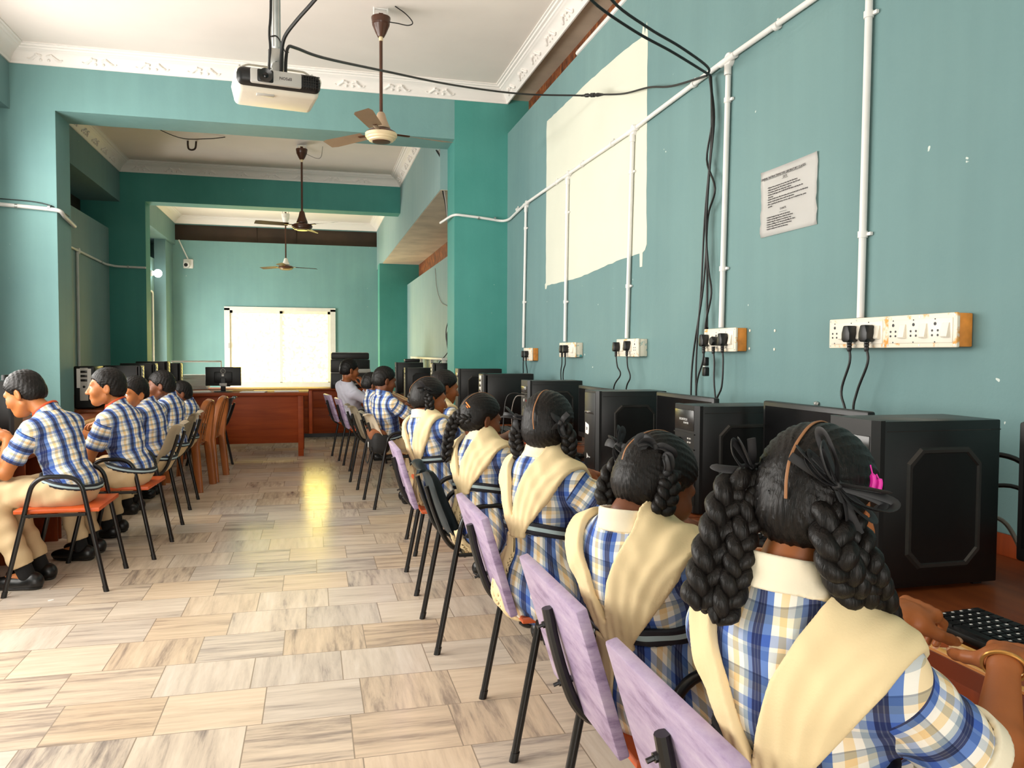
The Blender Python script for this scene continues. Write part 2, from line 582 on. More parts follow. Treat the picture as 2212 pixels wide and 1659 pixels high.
# far bay
b = BM(); box2(b, (1.27, 15.2, 0), (1.4, YF, 2.935)); struct('wall_right', b, M['wall_deep'])
WX0, WX1, WZ0f, WZ1f = -1.60, 0.385, 0.62, 2.13
b = BM()
box2(b, (-3.0, YF, 0), (WX0, YF + 0.2, 3.40)); box2(b, (WX1, YF, 0), (2.1, YF + 0.2, 3.40))
box2(b, (WX0, YF, 0), (WX1, YF + 0.2, WZ0f)); box2(b, (WX0, YF, WZ1f), (WX1, YF + 0.2, 3.40))
box2(b, (-3.0, YF, 3.71), (2.1, YF + 0.2, ZC))
struct('wall_far', b, M['wall_front'])
b = BM(); box2(b, (-2.95, YF + 0.14, 3.40), (1.3, YF + 0.18, 3.71))
for x in (-1.06, -0.32): box2(b, (x - 0.008, YF + 0.12, 3.40), (x + 0.008, YF + 0.14, 3.71))
struct('trim_11', b, M['brown_board'])
# left wall of the far bay with a bright doorway
b = BM()
box2(b, (-2.95, Y2b, 0), (-2.75, 13.2, 2.95)); box2(b, (-2.95, 14.9, 0), (-2.75, YF, 2.95)); box2(b, (-2.95, 13.2, 2.25), (-2.75, 14.9, 2.95))
struct('wall_left', b, M['wall'])
b = BM(); box2(b, (-2.75, 15.35, 0), (-2.56, YF, 3.31)); struct('wall_left_pillar', b, M['wall'])
b = BM(); box2(b, (-2.84, 13.2, 0), (-2.74, 13.27, 2.25)); box2(b, (-2.84, 14.83, 0), (-2.74, 14.9, 2.25)); box2(b, (-2.84, 13.2, 2.18), (-2.74, 14.9, 2.25))
struct('door_1', b, M['frame_white'])
b = BM(); box2(b, (-3.0, Y2b, 3.0), (-2.97, YF, 3.31)); struct('trim_12', b, M['brown_board'])
b = BM(); box2(b, (-2.97, 13.2, 0.02), (-2.955, 14.9, 2.22)); struct('window_3', b, M['daylight'])

# far window
wf = BM()
fy0, fy1 = YF - 0.03, YF + 0.05
box2(wf, (WX0 - 0.05, fy0, WZ0f - 0.04), (WX1 + 0.05, fy1, WZ0f + 0.07)); box2(wf, (WX0 - 0.05, fy0, WZ1f - 0.04), (WX1 + 0.05, fy1, WZ1f + 0.03))
box2(wf, (WX0 - 0.05, fy0, WZ0f), (WX0 + 0.05, fy1, WZ1f)); box2(wf, (WX1 - 0.05, fy0, WZ0f), (WX1 + 0.05, fy1, WZ1f))
win = struct('window_1', wf, M['frame_white'])
xm = (WX0 + WX1) / 2
for (x0, x1, dy) in ((WX0 + 0.05, xm + 0.03, 0.0), (xm - 0.03, WX1 - 0.05, 0.025)):
    s = BM()
    y0, y1 = YF + 0.005 + dy, YF + 0.025 + dy
    box2(s, (x0, y0, WZ0f + 0.03), (x0 + 0.05, y1, WZ1f - 0.04)); box2(s, (x1 - 0.05, y0, WZ0f + 0.03), (x1, y1, WZ1f - 0.04))
    box2(s, (x0, y0, WZ0f + 0.03), (x1, y1, WZ0f + 0.08)); box2(s, (x0, y0, WZ1f - 0.09), (x1, y1, WZ1f - 0.04))
    so = obj('sash', s, M['frame_white'], win, smooth=False)
    p = BM(); box2(p, (x0 + 0.04, y0 + 0.006, WZ0f + 0.06), (x1 - 0.04, y1 - 0.006, WZ1f - 0.07)); obj('pane', p, M['pane'], so, smooth=False)
b = BM(); box2(b, (WX0 + 0.02, YF - 0.045, 1.36), (WX0 + 0.05, YF - 0.03, 1.46)); obj('latch', b, M['steel'], win)

# cornices: moulded profile swept along, with relief scrolls
CP = [(0, 0), (0.012, 0), (0.016, 0.02), (0.022, 0.028), (0.03, 0.05), (0.055, 0.095), (0.075, 0.115), (0.082, 0.118), (0.09, 0.13), (0.105, 0.135), (0.112, 0.15), (0.13, 0.155), (0.135, 0.17), (0.15, 0.172), (0.15, 0.185), (0, 0.185)]
CZ0 = ZC - 0.14
def cornice(name, p0, p1, nx, ny, relief=True, k=1.0, m0=0.15, m1=0.15):
    """p0->p1 along the wall foot line, (nx,ny) points into the room"""
    b = BM()
    d = Vector((p1[0] - p0[0], p1[1] - p0[1])); L = d.length; d.normalize()
    rows = []
    for (o, z) in CP:
        z = min(ZC, CZ0 + z * 0.14 / 0.185)
        a = (p0[0] + nx * o + d.x * o * (m0 / 0.15), p0[1] + ny * o + d.y * o * (m0 / 0.15), z)
        c = (p1[0] + nx * o - d.x * o * (m1 / 0.15), p1[1] + ny * o - d.y * o * (m1 / 0.15), z)
        rows.append((b.verts.new(a), b.verts.new(c)))
    for A, B in zip(rows[:-1], rows[1:]):
        b.faces.new((A[0], A[1], B[1], B[0]))
    if relief:
        # scroll motifs on the cove
        step = 0.42
        n = int((L - 0.3) / step)
        for i in range(n):
            s0 = 0.28 + i * step
            for q in range(2):
                sg = -1 if q else 1
                pts = []
                for j in range(15):
                    a = j / 14
                    u = s0 + sg * (0.02 + 0.115 * a)
                    w = 0.052 + 0.022 * math.sin(a * 5.2 + 0.6) * (0.6 + a * 0.6)
                    o = 0.030 + (w - 0.03) * 0.62 + 0.004
                    pts.append((p0[0] + d.x * u + nx * o, p0[1] + d.y * u + ny * o, CZ0 + w * 0.757 + 0.012))
                tube(b, pts, [0.011, 0.009, 0.012, 0.010, 0.013, 0.009, 0.006], 6)
                for (du, dw) in ((0.03, 0.03), (0.055, 0.075), (0.09, 0.04)):
                    u = s0 + sg * du
                    o = 0.030 + (dw - 0.03) * 0.62 + 0.003
                    bmesh.ops.create_icosphere(b, subdivisions=1, radius=0.013, matrix=Matrix.Translation((p0[0] + d.x * u + nx * o, p0[1] + d.y * u + ny * o, CZ0 + dw * 0.757 + 0.012)))
    return struct(name, b, M['cornice'], smooth=True)
cornice('trim_13', (-2.46, Y1), (XW, Y1), 0, -1)
cornice('trim_14', (XW + 0.0, Y1), (XW + 0.0, YB), -1, 0)
cornice('trim_15', (-2.46, YB), (-2.46, Y1), 1, 0)
cornice('trim_16', (-2.515, Y2), (1.25, Y2), 0, -1)
cornice('trim_17', (1.25, Y2), (1.25, Y1b), -1, 0)
cornice('trim_18', (-2.515, Y1b), (-2.515, Y2), 1, 0)
cornice('trim_19', (-2.515, YF), (1.25, YF), 0, -1, False)
cornice('trim_20', (1.25, YF), (1.25, Y2b), -1, 0, False)
cornice('trim_21', (-2.515, Y2b), (-2.515, YF), 1, 0, False)
# ------------------------------------------------------------------ right wall: conduit, boards, plugs
def pipe(bm, pts, r, n=12, fr=0.0):
    tube(bm, fillet(pts, fr, 6) if fr else pts, r, n)
PX = XW - 0.016
def clip_bm(y, z, vert=True, x=PX):
    b = BM()
    if vert:
        tube(b, [(x, y, z - 0.011), (x, y, z + 0.011)], 0.0165, 12)
        bx(b, (x + 0.008, y - 0.022, z), (0.012, 0.026, 0.012), None, 0.002)
    else:
        tube(b, [(x, y - 0.011, z), (x, y + 0.011, z)], 0.0165, 12)
        bx(b, (x + 0.008, y, z + 0.02), (0.012, 0.012, 0.022), None, 0.002)
    return b
run = thing('conduit_pipe', 'long white conduit running along the teal wall with round junction boxes', 'electrical conduit', (XW, 4.4, 2.62))
def loc(bm_obj, root):
    bm_obj.matrix_parent_inverse = Matrix.Translation(-Vector(root.location))
    return bm_obj
b = BM()
pipe(b, [(1.25, 7.93, 2.60), (1.30, 7.60, 2.615), (1.335, 7.53, 2.62), (1.60, 7.53, 2.60), (1.80, 7.53, 2.575), (PX, 7.40, 2.575), (PX, 7.00, 2.605), (PX, 6.797, 2.617)], 0.0125, 12, 0.12)
pipe(b, [(PX, 6.797, 2.617), (PX, 5.636, 2.619), (PX, 4.393, 2.614), (PX, 3.296, 2.638), (PX, 2.30, 2.634), (PX, -1.0, 2.634)], 0.0125, 12)
loc(obj('pipe', b, M['pvc'], run), run)
for (y, z) in ((6.797, 2.612), (5.62, 2.614), (4.393, 2.612), (3.29, 2.632)):
    b = BM()
    lathe(b, [(0.0, -0.022), (0.030, -0.022), (0.033, -0.018), (0.033, 0.004), (0.030, 0.009), (0.0, 0.011)], 22, (XW - 0.012, y, z), 'X')
    for v in b.verts: v.co.x = 2 * (XW - 0.012) - v.co.x
    tube(b, [(PX, y, z - 0.025), (PX, y, z - 0.068)], 0.0165, 12)
    tube(b, [(PX, y - 0.065, z + 0.001), (PX, y + 0.065, z + 0.001)], 0.0160, 12)
    loc(obj('junction_box', b, M['pvc'], run), run)
for y in (7.1, 5.9, 5.3, 4.72, 3.62, 2.9):
    loc(obj('clip', clip_bm(y, 2.617 if y > 4 else 2.63, False), M['pvc'], run), run)
for (x, y) in ((1.56, 7.533), (1.72, 7.533)):
    b = BM(); tube(b, [(x - 0.008, y, 2.600), (x + 0.008, y, 2.598)], 0.017, 10)
    loc(obj('clip', b, M['steel'], run), run)

def drop(y0, z0, y1, z1, clips, label):
    t = thing('conduit_pipe', label, 'electrical conduit', (XW, y1, z1), 0, 'vertical conduit drops on the right wall')
    b = BM(); tube(b, [(PX, y0, z0), (PX, y1, z1)], 0.0125, 12)
    loc(obj('pipe', b, M['pvc'], t), t)
    for z in clips:
        k = (z - z1) / (z0 - z1)
        loc(obj('clip', clip_bm(y1 + (y0 - y1) * k, z), M['pvc'], t), t)
drop(6.797, 2.55, 6.86, 1.345, (2.40, 1.75), 'vertical white conduit down to the farthest switchboard beside the pillar')
drop(5.62, 2.55, 5.655, 1.385, (2.34, 1.68), 'vertical white conduit on left part of the cream painted rectangle')
drop(4.393, 2.55, 4.45, 1.39, (2.37, 1.70), 'vertical white conduit along right edge of the cream painted rectangle')
drop(3.285, 2.56, 3.315, 1.42, (2.45, 1.69), 'vertical white conduit just right of the hanging black cables')
drop(2.34, 3.30, 2.356, 1.425, (2.45, 1.71), 'tall vertical white conduit right of the paper notice')

def plate(bm, lo, hi): box2(bm, lo, hi, 0.003, 2)
def switchboard(y0, y1, z0, z1, nmod, label, side, halves=1):
    """y0 far end, y1 near end (y0 > y1)"""
    t = thing('switchboard', label, 'electrical switchboard', (XW, (y0 + y1) / 2, z0), 0, 'white switchboards on the right wall')
    xf = XW - 0.058
    b = BM(); box2(b, (xf + 0.012, y1, z0), (XW - 0.001, y0, z1), 0.004); loc(obj('box', b, side, t), t)
    b = BM(); box2(b, (xf, y1 - 0.002, z0 - 0.002), (xf + 0.012, y0 + 0.002, z1 + 0.002), 0.004)
    if halves == 2:
        for v in b.verts: pass
    loc(obj('faceplate', b, M['board'], t), t)
    rim = 0.012
    spans = [(y0, y1)] if halves == 1 else [(y0, (y0 + y1) / 2 + 0.002), ((y0 + y1) / 2 - 0.002, y1)]
    for (a, c) in spans:
        b = BM(); box2(b, (xf - 0.003, c + rim, z0 + rim), (xf + 0.002, a - rim, z1 - rim), 0.002); loc(obj('module_plate', b, M['white_plastic'], t), t)
        W = (a - c) - 2 * rim; mw_ = W / nmod
        for i in range(nmod):
            yc = a - rim - mw_ * (i + 0.5); zc = (z0 + z1) / 2; xs = xf - 0.003
            if i % 2 == 0:      # socket with five pin holes
                s = BM()
                for (dy, dz, rr) in ((0, 0.020, 0.0052), (-0.011, 0.000, 0.0036), (0.011, 0.000, 0.0036), (-0.011, -0.014, 0.0036), (0.011, -0.014, 0.0036), (0, 0.034, 0.0022), (0, -0.034, 0.0022)):
                    lathe(s, [(0, 0.0), (rr, 0.0), (rr, 0.0012), (0, 0.0012)], 10, (xs - 0.0008, yc + dy * min(1, mw_ / 0.04), zc + dz), 'X')
                loc(obj('socket', s, M['black_plastic'], t), t)
            else:
                s = BM()
                prism(s, [(xs, zc + 0.022), (xs - 0.003, zc + 0.021), (xs - 0.011, zc - 0.018), (xs - 0.008, zc - 0.022), (xs, zc - 0.022)], yc - mw_ * 0.27, yc + mw_ * 0.27, 'Y')
                loc(obj('switch', s, M['white_plastic'], t), t)
        s = BM()
        for (yy, zz) in ((a - 0.006, z1 - 0.006), (c + 0.006, z1 - 0.006), (a - 0.006, z0 + 0.006), (c + 0.006, z0 + 0.006), ((a + c) / 2, z1 - 0.006), ((a + c) / 2, z0 + 0.006)):
            lathe(s, [(0, 0), (0.003, 0), (0.003, 0.001), (0, 0.001)], 8, (xf - 0.001, yy, zz), 'X')
        loc(obj('screw', s, M['steel'], t), t)
    return t
switchboard(6.70, 6.43, 1.232, 1.338, 4, 'small switchboard with orange stained side, farthest along by the pillar', M['board_side'])
switchboard(5.66, 5.29, 1.270, 1.372, 4, 'switchboard with teal paint on its side and two plugs close together', M['board_teal'])
switchboard(4.51, 4.18, 1.281, 1.381, 5, 'switchboard below the right edge of the cream painted rectangle', M['board_teal'])
switchboard(3.40, 3.115, 1.310, 1.412, 6, 'orange sided switchboard with three plugs under the hanging cables', M['board_side'])
switchboard(2.465, 1.890, 1.322, 1.420, 6, 'long double switchboard nearest the camera with two plugs', M['board_side'], 2)

def plug(y, z, path, label, round_=False):
    t = thing('power_plug', label, 'power plug', (XW - 0.06, y, z), 0, 'black power plugs in the wall sockets')
    b = BM()
    xs = XW - 0.061
    if round_:
        lathe(b, [(0, 0), (0.019, 0), (0.021, 0.006), (0.021, 0.026), (0.017, 0.032), (0, 0.033)], 18, (xs, y, z), 'X')
        for v in b.verts: v.co.x = 2 * xs - v.co.x
    else:
        poly = [(y - 0.012, z + 0.030), (y + 0.012, z + 0.030), (y + 0.021, z + 0.004), (y + 0.021, z - 0.018), (y + 0.012, z - 0.026), (y - 0.012, z - 0.026), (y - 0.021, z - 0.018), (y - 0.021, z + 0.004)]
        prism(b, poly, xs - 0.036, xs, 'X')
        es = [e for e in b.edges]
        bmesh.ops.bevel(b, geom=es, offset=0.004, segments=2, profile=0.5, affect='EDGES')
    loc(obj('plug_body', b, M['black_plastic'], t), t)
    b = BM()
    zz = z - 0.024
    lathe(b, [(0.0, 0.0), (0.0085, 0.0), (0.0085, -0.006), (0.007, -0.008), (0.0085, -0.010), (0.0085, -0.015), (0.0068, -0.017), (0.008, -0.019), (0.008, -0.026), (0.006, -0.034), (0, -0.034)], 12, (xs - 0.018, y, zz), 'Z')
    loc(obj('strain_relief', b, M['black_plastic'], t), t)
    b = BM()
    pts = [(xs - 0.018, y, zz - 0.02)] + path
    tube(b, catmull(pts, 6), 0.0042, 8)
    loc(obj('cable', b, M['cable'], t), t)
cx = XW - 0.079
PLUGL = 'black plug and cable in the '
plug(6.62, 1.285, [(cx, 6.63, 1.20), (cx + 0.02, 6.70, 1.10), (1.80, 6.72, 0.80)], PLUGL + 'farthest switchboard, left of its pair')
plug(6.535, 1.285, [(cx, 6.53, 1.20), (cx + 0.02, 6.56, 1.10), (1.80, 6.58, 0.80)], PLUGL + 'farthest switchboard, right of its pair')
plug(5.53, 1.325, [(cx, 5.53, 1.22), (cx, 5.55, 1.12), (1.80, 5.55, 0.80)], PLUGL + 'teal smeared switchboard, left of its pair')
plug(5.455, 1.325, [(cx, 5.45, 1.22), (cx, 5.50, 1.12), (1.80, 5.50, 0.80)], PLUGL + 'teal smeared switchboard, right of its pair')
plug(4.465, 1.335, [(cx, 4.44, 1.22), (cx, 4.39, 1.17), (cx, 4.50, 1.07), (1.80, 4.5, 0.80)], PLUGL + 'board under the painted rectangle, left one')
plug(4.295, 1.340, [(cx, 4.28, 1.22), (cx, 4.24, 1.16), (cx, 4.30, 1.07), (1.80, 4.3, 0.80)], PLUGL + 'board under the painted rectangle, right one')
plug(3.362, 1.358, [(cx, 3.37, 1.26), (cx, 3.43, 1.12), (1.80, 3.44, 0.80)], PLUGL + 'three plug switchboard, leftmost')
plug(3.270, 1.356, [(cx, 3.26, 1.26), (cx, 3.25, 1.12), (1.80, 3.2, 0.80)], 'round black plug and cable in the middle of the three plug switchboard', True)
plug(3.188, 1.360, [(cx, 3.18, 1.26), (cx, 3.19, 1.15), (cx, 3.24, 1.05), (1.80, 3.2, 0.80)], PLUGL + 'three plug switchboard, rightmost')
plug(2.328, 1.366, [(cx, 2.325, 1.27), (cx, 2.365, 1.17), (cx, 2.335, 1.08), (1.80, 2.33, 0.80)], PLUGL + 'long double switchboard, left one')
plug(2.242, 1.366, [(cx, 2.235, 1.27), (cx, 2.285, 1.17), (cx, 2.30, 1.08), (1.80, 2.30, 0.80)], PLUGL + 'long double switchboard, right one')

# hanging black cables
def cable(label, pts, r=0.0045, mat='cable', group=None, n=6, name='cable'):
    b = BM(); tube(b, catmull(pts, n), r, 8)
    return tag(obj(name, b, M[mat]), label, 'cable', group)
hx = XW - 0.03
HG = 'black cables hanging down the wall'
cable('black hanging cable that kinks out furthest right, falling behind the three plug board', [(hx, 3.42, 2.60), (hx, 3.40, 2.40), (hx, 3.45, 2.22), (hx - .02, 3.33, 2.06), (hx, 3.43, 1.95), (hx, 3.45, 1.74), (hx, 3.48, 1.57), (hx, 3.56, 1.30), (hx, 3.58, 1.10), (hx + .01, 3.58, 0.78)], 0.0050, group=HG)
cable('thin black hanging cable that runs straightest behind the three plug board', [(hx + .004, 3.44, 2.60), (hx, 3.385, 2.40), (hx, 3.42, 2.18), (hx, 3.445, 1.92), (hx, 3.43, 1.66), (hx, 3.425, 1.44), (hx, 3.42, 1.42)], 0.0055, group=HG)
cable('black hanging cable looping right then left near its foot above the board', [(hx - .008, 3.415, 2.60), (hx - .01, 3.375, 2.35), (hx - .01, 3.405, 2.15), (hx - .01, 3.43, 1.90), (hx - .01, 3.40, 1.70), (hx - .015, 3.36, 1.58), (hx - .01, 3.42, 1.44), (hx - .01, 3.435, 1.30), (hx - 0.02, 3.41, 1.25)], 0.0048, group=HG)
cable('black hanging cable reaching the monitors left of the three plug board', [(hx + .006, 3.43, 2.60), (hx, 3.41, 2.30), (hx + .004, 3.47, 1.95), (hx, 3.49, 1.60), (hx, 3.52, 1.38), (hx, 3.53, 1.15), (hx + .005, 3.50, 0.78)], 0.0048, group=HG)
cp_ = thing('cable_connector', 'black cable connector block hanging below the three plug switchboard', 'cable connector', (XW - 0.05, 3.40, 1.22))
b = BM(); bx(b, (hx - 0.025, 3.385, 1.262), (0.022, 0.026, 0.04), None, 0.004); loc(obj('upper_half', b, M['black_plastic'], cp_), cp_)
b = BM(); bx(b, (hx - 0.025, 3.385, 1.214), (0.024, 0.030, 0.042), None, 0.004); loc(obj('lower_half', b, M['black_plastic'], cp_), cp_)
b = BM(); bx(b, (hx - 0.025, 3.385, 1.239), (0.018, 0.022, 0.006)); loc(obj('metal_band', b, M['steel'], cp_), cp_)
for i, (pts) in enumerate(([(0.90, 2.70, 2.66), (1.034, 2.891, 2.64), (1.27, 3.036, 2.605), (1.482, 3.137, 2.580), (1.70, 3.28, 2.57), (XW - 0.035, 3.42, 2.605)],
                           [(0.98, 2.66, 2.665), (1.109, 2.872, 2.641), (1.325, 3.023, 2.618), (1.52, 3.13, 2.60), (1.72, 3.27, 2.585), (XW - 0.04, 3.43, 2.61)])):
    cable(('lower' if i == 0 else 'upper') + ' of two black cables swooping from the ceiling to the conduit', pts, 0.0058, group='black cables swooping to the conduit')
pc = thing('projector_cable', 'long black cable sagging from the projector to the right wall with inline connector', 'cable', (-0.08, 2.98, 2.38))
b = BM(); tube(b, catmull([(-0.09, 2.97, 2.27), (-0.088, 2.97, 2.34), (-0.08, 2.985, 2.39), (-0.054, 3.052, 2.414), (0.05, 3.339, 2.490), (0.342, 4.0, 2.690), (0.80, 4.60, 2.853), (1.30, 4.94, 2.950), (1.70, 4.90, 2.960)], 6), 0.0058, 8); loc(obj('cable', b, M['cable'], pc), pc)
b = BM(); tube(b, catmull([(1.768, 4.75, 2.925), (1.80, 4.45, 2.84), (1.805, 4.10, 2.765), (1.80, 3.80, 2.675), (XW - 0.04, 3.44, 2.61)], 6), 0.0055, 8); loc(obj('cable', b, M['cable'], pc), pc)
b = BM()
p0, p1 = Vector((1.70, 4.90, 2.960)), Vector((1.768, 4.75, 2.925))
q = [p0.lerp(p1, k) for k in (-0.1, 0.1, 0.14, 0.28, 0.32, 0.42, 0.46, 0.64, 0.68, 0.82, 0.86, 1.1)]
tube(b, q, [0.006, 0.008, 0.012, 0.013, 0.009, 0.009, 0.014, 0.014, 0.009, 0.013, 0.012, 0.007], 10)
loc(obj('inline_connector', b, M['black_plastic'], pc), pc)
cable('black cable rising from the projector bracket to the ceiling', [(-0.105, 2.96, 2.27), (-0.102, 2.96, 2.36), (-0.09, 2.93, 2.405), (-0.049, 2.846, 2.431), (0.012, 2.728, 2.458), (0.08, 2.60, 2.50), (0.2, 2.3, 2.7), (0.3, 2.1, 3.3), (0.32, 2.05, ZC - 0.002)], 0.0065)
cable('thin brown pipe lying in the gap above the teal wall', [(1.90, 5.6, 3.50), (1.90, 4.0, 3.50), (1.90, 2.0, 3.50)], 0.018, 'pvc', name='pipe')['category'] = 'pipe'

# cream painted rectangle with ragged brush edges
b = BM()
random.seed(3)
edge = [(6.21, 3.173), (5.6, 3.168), (4.961, 3.160), (4.50, 3.135), (4.31, 3.12), (4.285, 3.20), (4.262, 3.12), (4.235, 3.18), (4.222, 3.11), (4.222, 2.8), (4.218, 2.4), (4.214, 2.1), (4.205, 2.02), (4.205, 1.92), (4.23, 1.89), (4.262, 1.88), (4.265, 1.80), (4.30, 1.80), (4.305, 1.88), (4.6, 1.878), (4.95, 1.86), (5.396, 1.838), (5.8, 1.842), (6.18, 1.846), (6.20, 1.82), (6.235, 1.82), (6.24, 1.86), (6.215, 1.87), (6.221, 2.4), (6.215, 2.8), (6.225, 3.10)]
pts = []
for i in range(len(edge)):
    a, c = edge[i], edge[(i + 1) % len(edge)]
    L = math.hypot(a[0] - c[0], a[1] - c[1]); n = max(1, int(L / 0.06))
    for k in range(n):
        t = k / n
        j = 0.0035 if k else 0
        pts.append((a[0] + (c[0] - a[0]) * t + random.uniform(-j, j), a[1] + (c[1] - a[1]) * t + random.uniform(-j, j)))
prism(b, pts, XW - 0.0016, XW - 0.0002, 'X')
tag(obj('painted_panel', b, M['screen_paint'], smooth=False), 'large cream white painted rectangle on the teal right wall', 'projection area')

# notice
nt = thing('paper_notice', 'white printed instruction notice stuck on the teal wall', 'notice', (XW, 2.82, 1.78))
b = BM()
yy0, yy1, zz0, zz1 = 3.012, 2.628, 1.789, 2.063
nx_, nz_ = 16, 14
vs = []
for j in range(nz_ + 1):
    row = []
    for i in range(nx_ + 1):
        u, v = i / nx_, j / nz_
        e = 0.0025 + (0.004 * abs(math.sin(v * 14.0)) if i in (0, nx_) else 0.0) + 0.0018 * (1 + math.sin(v * 9 + u * 4))
        w_ = 0.0015 * math.sin(v * 21) if i in (0, nx_) else 0
        row.append(b.verts.new((XW - e, yy0 + (yy1 - yy0) * u + w_, zz0 + (zz1 - zz0) * v)))
    vs.append(row)
for j in range(nz_):
    for i in range(nx_):
        b.faces.new((vs[j][i], vs[j][i + 1], vs[j + 1][i + 1], vs[j + 1][i]))
bmesh.ops.solidify(b, geom=b.faces[:], thickness=0.0006)
loc(obj('sheet', b, M['paper'], nt, None), nt)
Lw = yy0 - yy1
lines = [('GENERAL INSTRUCTIONS FOR LABORATORY CLASSES', 0.155, 0.237, 0.0128, 'CENTER'), ("DO'S", 0.175, 0.221, 0.0125, 'CENTER')]
do = ['Without Prior permission do not enter into the Laboratory.', 'While entering into the LAB students should wear their ID cards.', 'The Students should come with proper uniform.',
      'Students should sign in the LOGIN REGISTER before entering into the', 'laboratory.', 'Students should come with observation and record note book to the laboratory.', 'Students should maintain silence inside the laboratory.',
      'After completing the laboratory exercise, make sure to shutdown the system', 'properly.']
dont = ['Students bringing the bags inside the laboratory.', 'Students wearing slippers/shoes inside the laboratory.', 'Students using the computers in an improper way.',
        'Students scribbling on the desk and mishandling the chairs.', 'Students using mobile phones inside the laboratory.', 'Students making noise inside the laboratory.']
y_ = 0.196
for s_ in do:
    lines.append((('\u2022 ' if s_[0].isupper() else '   ') + s_, 0.050, y_, 0.0084, 'LEFT')); y_ -= 0.0098
lines.append(("DONT'S", 0.165, y_ - 0.012, 0.0115, 'CENTER')); y_ -= 0.034
for s_ in dont:
    lines.append(('\u2022 ' + s_, 0.046, y_, 0.0084, 'LEFT')); y_ -= 0.0096
# local (x right, y up) -> wall: right = -Y, up = Z
M4 = Matrix(((0, 0, -1, XW - 0.0078), (-1, 0, 0, yy0), (0, 1, 0, zz0), (0, 0, 0, 1)))
loc(text_mesh('printed_text', lines, M['ink'], nt, M4), nt)
b = BM()
for (a, c, z_) in ((0.02, 0.29, 0.2345), (0.155, 0.195, 0.2185), (0.14, 0.19, 0.0865)):
    box2(b, (XW - 0.0082, yy0 - c, zz0 + z_ - 0.0005), (XW - 0.0076, yy0 - a, zz0 + z_ + 0.0005))
loc(obj('underline', b, M['ink'], nt, smooth=False), nt)
# wall screws / plugs
random.seed(5)
for i, (y, z, l) in enumerate(((3.090, 1.400, 'upper left'), (2.898, 1.395, 'upper right'), (3.092, 1.322, 'lower left'), (2.900, 1.318, 'lower right'))):
    b = BM(); lathe(b, [(0, 0), (0.006, 0), (0.005, 0.003), (0, 0.003)], 8, (XW - 0.003, y, z), 'X')
    tag(obj('wall_plug', b, M['white_plastic'], smooth=False), 'small white wall plug, ' + l + ' of four right of the three plug board', 'wall plug', 'leftover wall plugs')
b = BM(); bmesh.ops.create_icosphere(b, subdivisions=1, radius=0.011, matrix=Matrix.Translation((XW - 0.008, 2.605, 1.112)) @ Matrix.Diagonal((0.8, 1.3, 0.9, 1)))
tag(obj('plaster_lump', b, M['steel'], smooth=False), 'tiny pale lump on the teal wall above the monitor edge', 'plaster lump')

# ------------------------------------------------------------------ left pillar + middle bay conduits
t = thing('conduit_pipe', 'white conduit bending around the left pillar with a thin wire on it', 'electrical conduit', (-2.3, Y1, 2.5))
b = BM(); tube(b, fillet([(-2.60, Y1 - 0.02, 2.528), (-2.20, Y1 - 0.02, 2.505), (-2.085, Y1 - 0.02, 2.495), (-2.09, Y1 + 0.10, 2.465), (-2.10, Y1b + 0.05, 2.43)], 0.05, 6), 0.017, 12); loc(obj('pipe', b, M['pvc'], t), t)
for x in (-2.42, -2.17):
    b = BM(); tube(b, [(x - 0.01, Y1 - 0.02, 2.517), (x + 0.01, Y1 - 0.02, 2.516)], 0.021, 10); loc(obj('clip', b, M['steel'], t), t)
b = BM(); tube(b, catmull([(-2.6, Y1 - 0.012, 2.575), (-2.3, Y1 - 0.012, 2.562), (-2.15, Y1 - 0.012, 2.53), (-2.10, Y1 + .12, 2.50), (-2.105, Y1 + 0.30, 2.495)], 5), 0.004, 6); loc(obj('wire', b, M['cable'], t), t)
t = thing('conduit_pipe', 'white conduit with junction box on the dim left wall of the middle bay', 'electrical conduit', (XL2, 10.2, 2.4))
xp = XL2 + 0.016
b = BM(); tube(b, fillet([(xp, 8.3, 2.50), (xp, 10.15, 2.464), (xp, 11.45, 2.44), (xp + 0.08, Y2 - 0.018, 2.438), (-2.20, Y2 - 0.018, 2.43)], 0.06, 5), 0.015, 10); loc(obj('pipe', b, M['pvc'], t), t)
b = BM(); lathe(b, [(0, 0), (0.036, 0), (0.036, 0.03), (0, 0.032)], 18, (XL2, 10.2, 2.46), 'X'); loc(obj('junction_box', b, M['pvc'], t), t)
b = BM(); tube(b, [(xp, 10.15, 2.44), (xp, 10.15, 0.9)], 0.015, 10); loc(obj('downpipe', b, M['pvc'], t), t)
for (p) in ((xp, 11.2, 2.445), (-2.42, Y2 - 0.018, 2.434)):
    b = BM(); bx(b, p, (0.036, 0.02, 0.036) if p[0] < -2.5 else (0.02, 0.036, 0.036)); loc(obj('clip', b, M['steel'], t), t)
t = thing('conduit_pipe', 'bright white conduit elbow beside the lit doorway in the far bay', 'electrical conduit', (-2.72, 15.0, 2.2))
b = BM(); tube(b, fillet([(-2.73, 14.2, 2.36), (-2.73, 15.05, 2.34), (-2.73, 15.06, 2.05), (-2.73, 15.06, 0.5)], 0.06, 5), 0.017, 10); loc(obj('pipe', b, M['pvc'], t), t)
t = thing('cable_bundle', 'bundle of grey cables tied along the right jamb of the first beam opening', 'cables', (1.30, Y1b, 2.9))
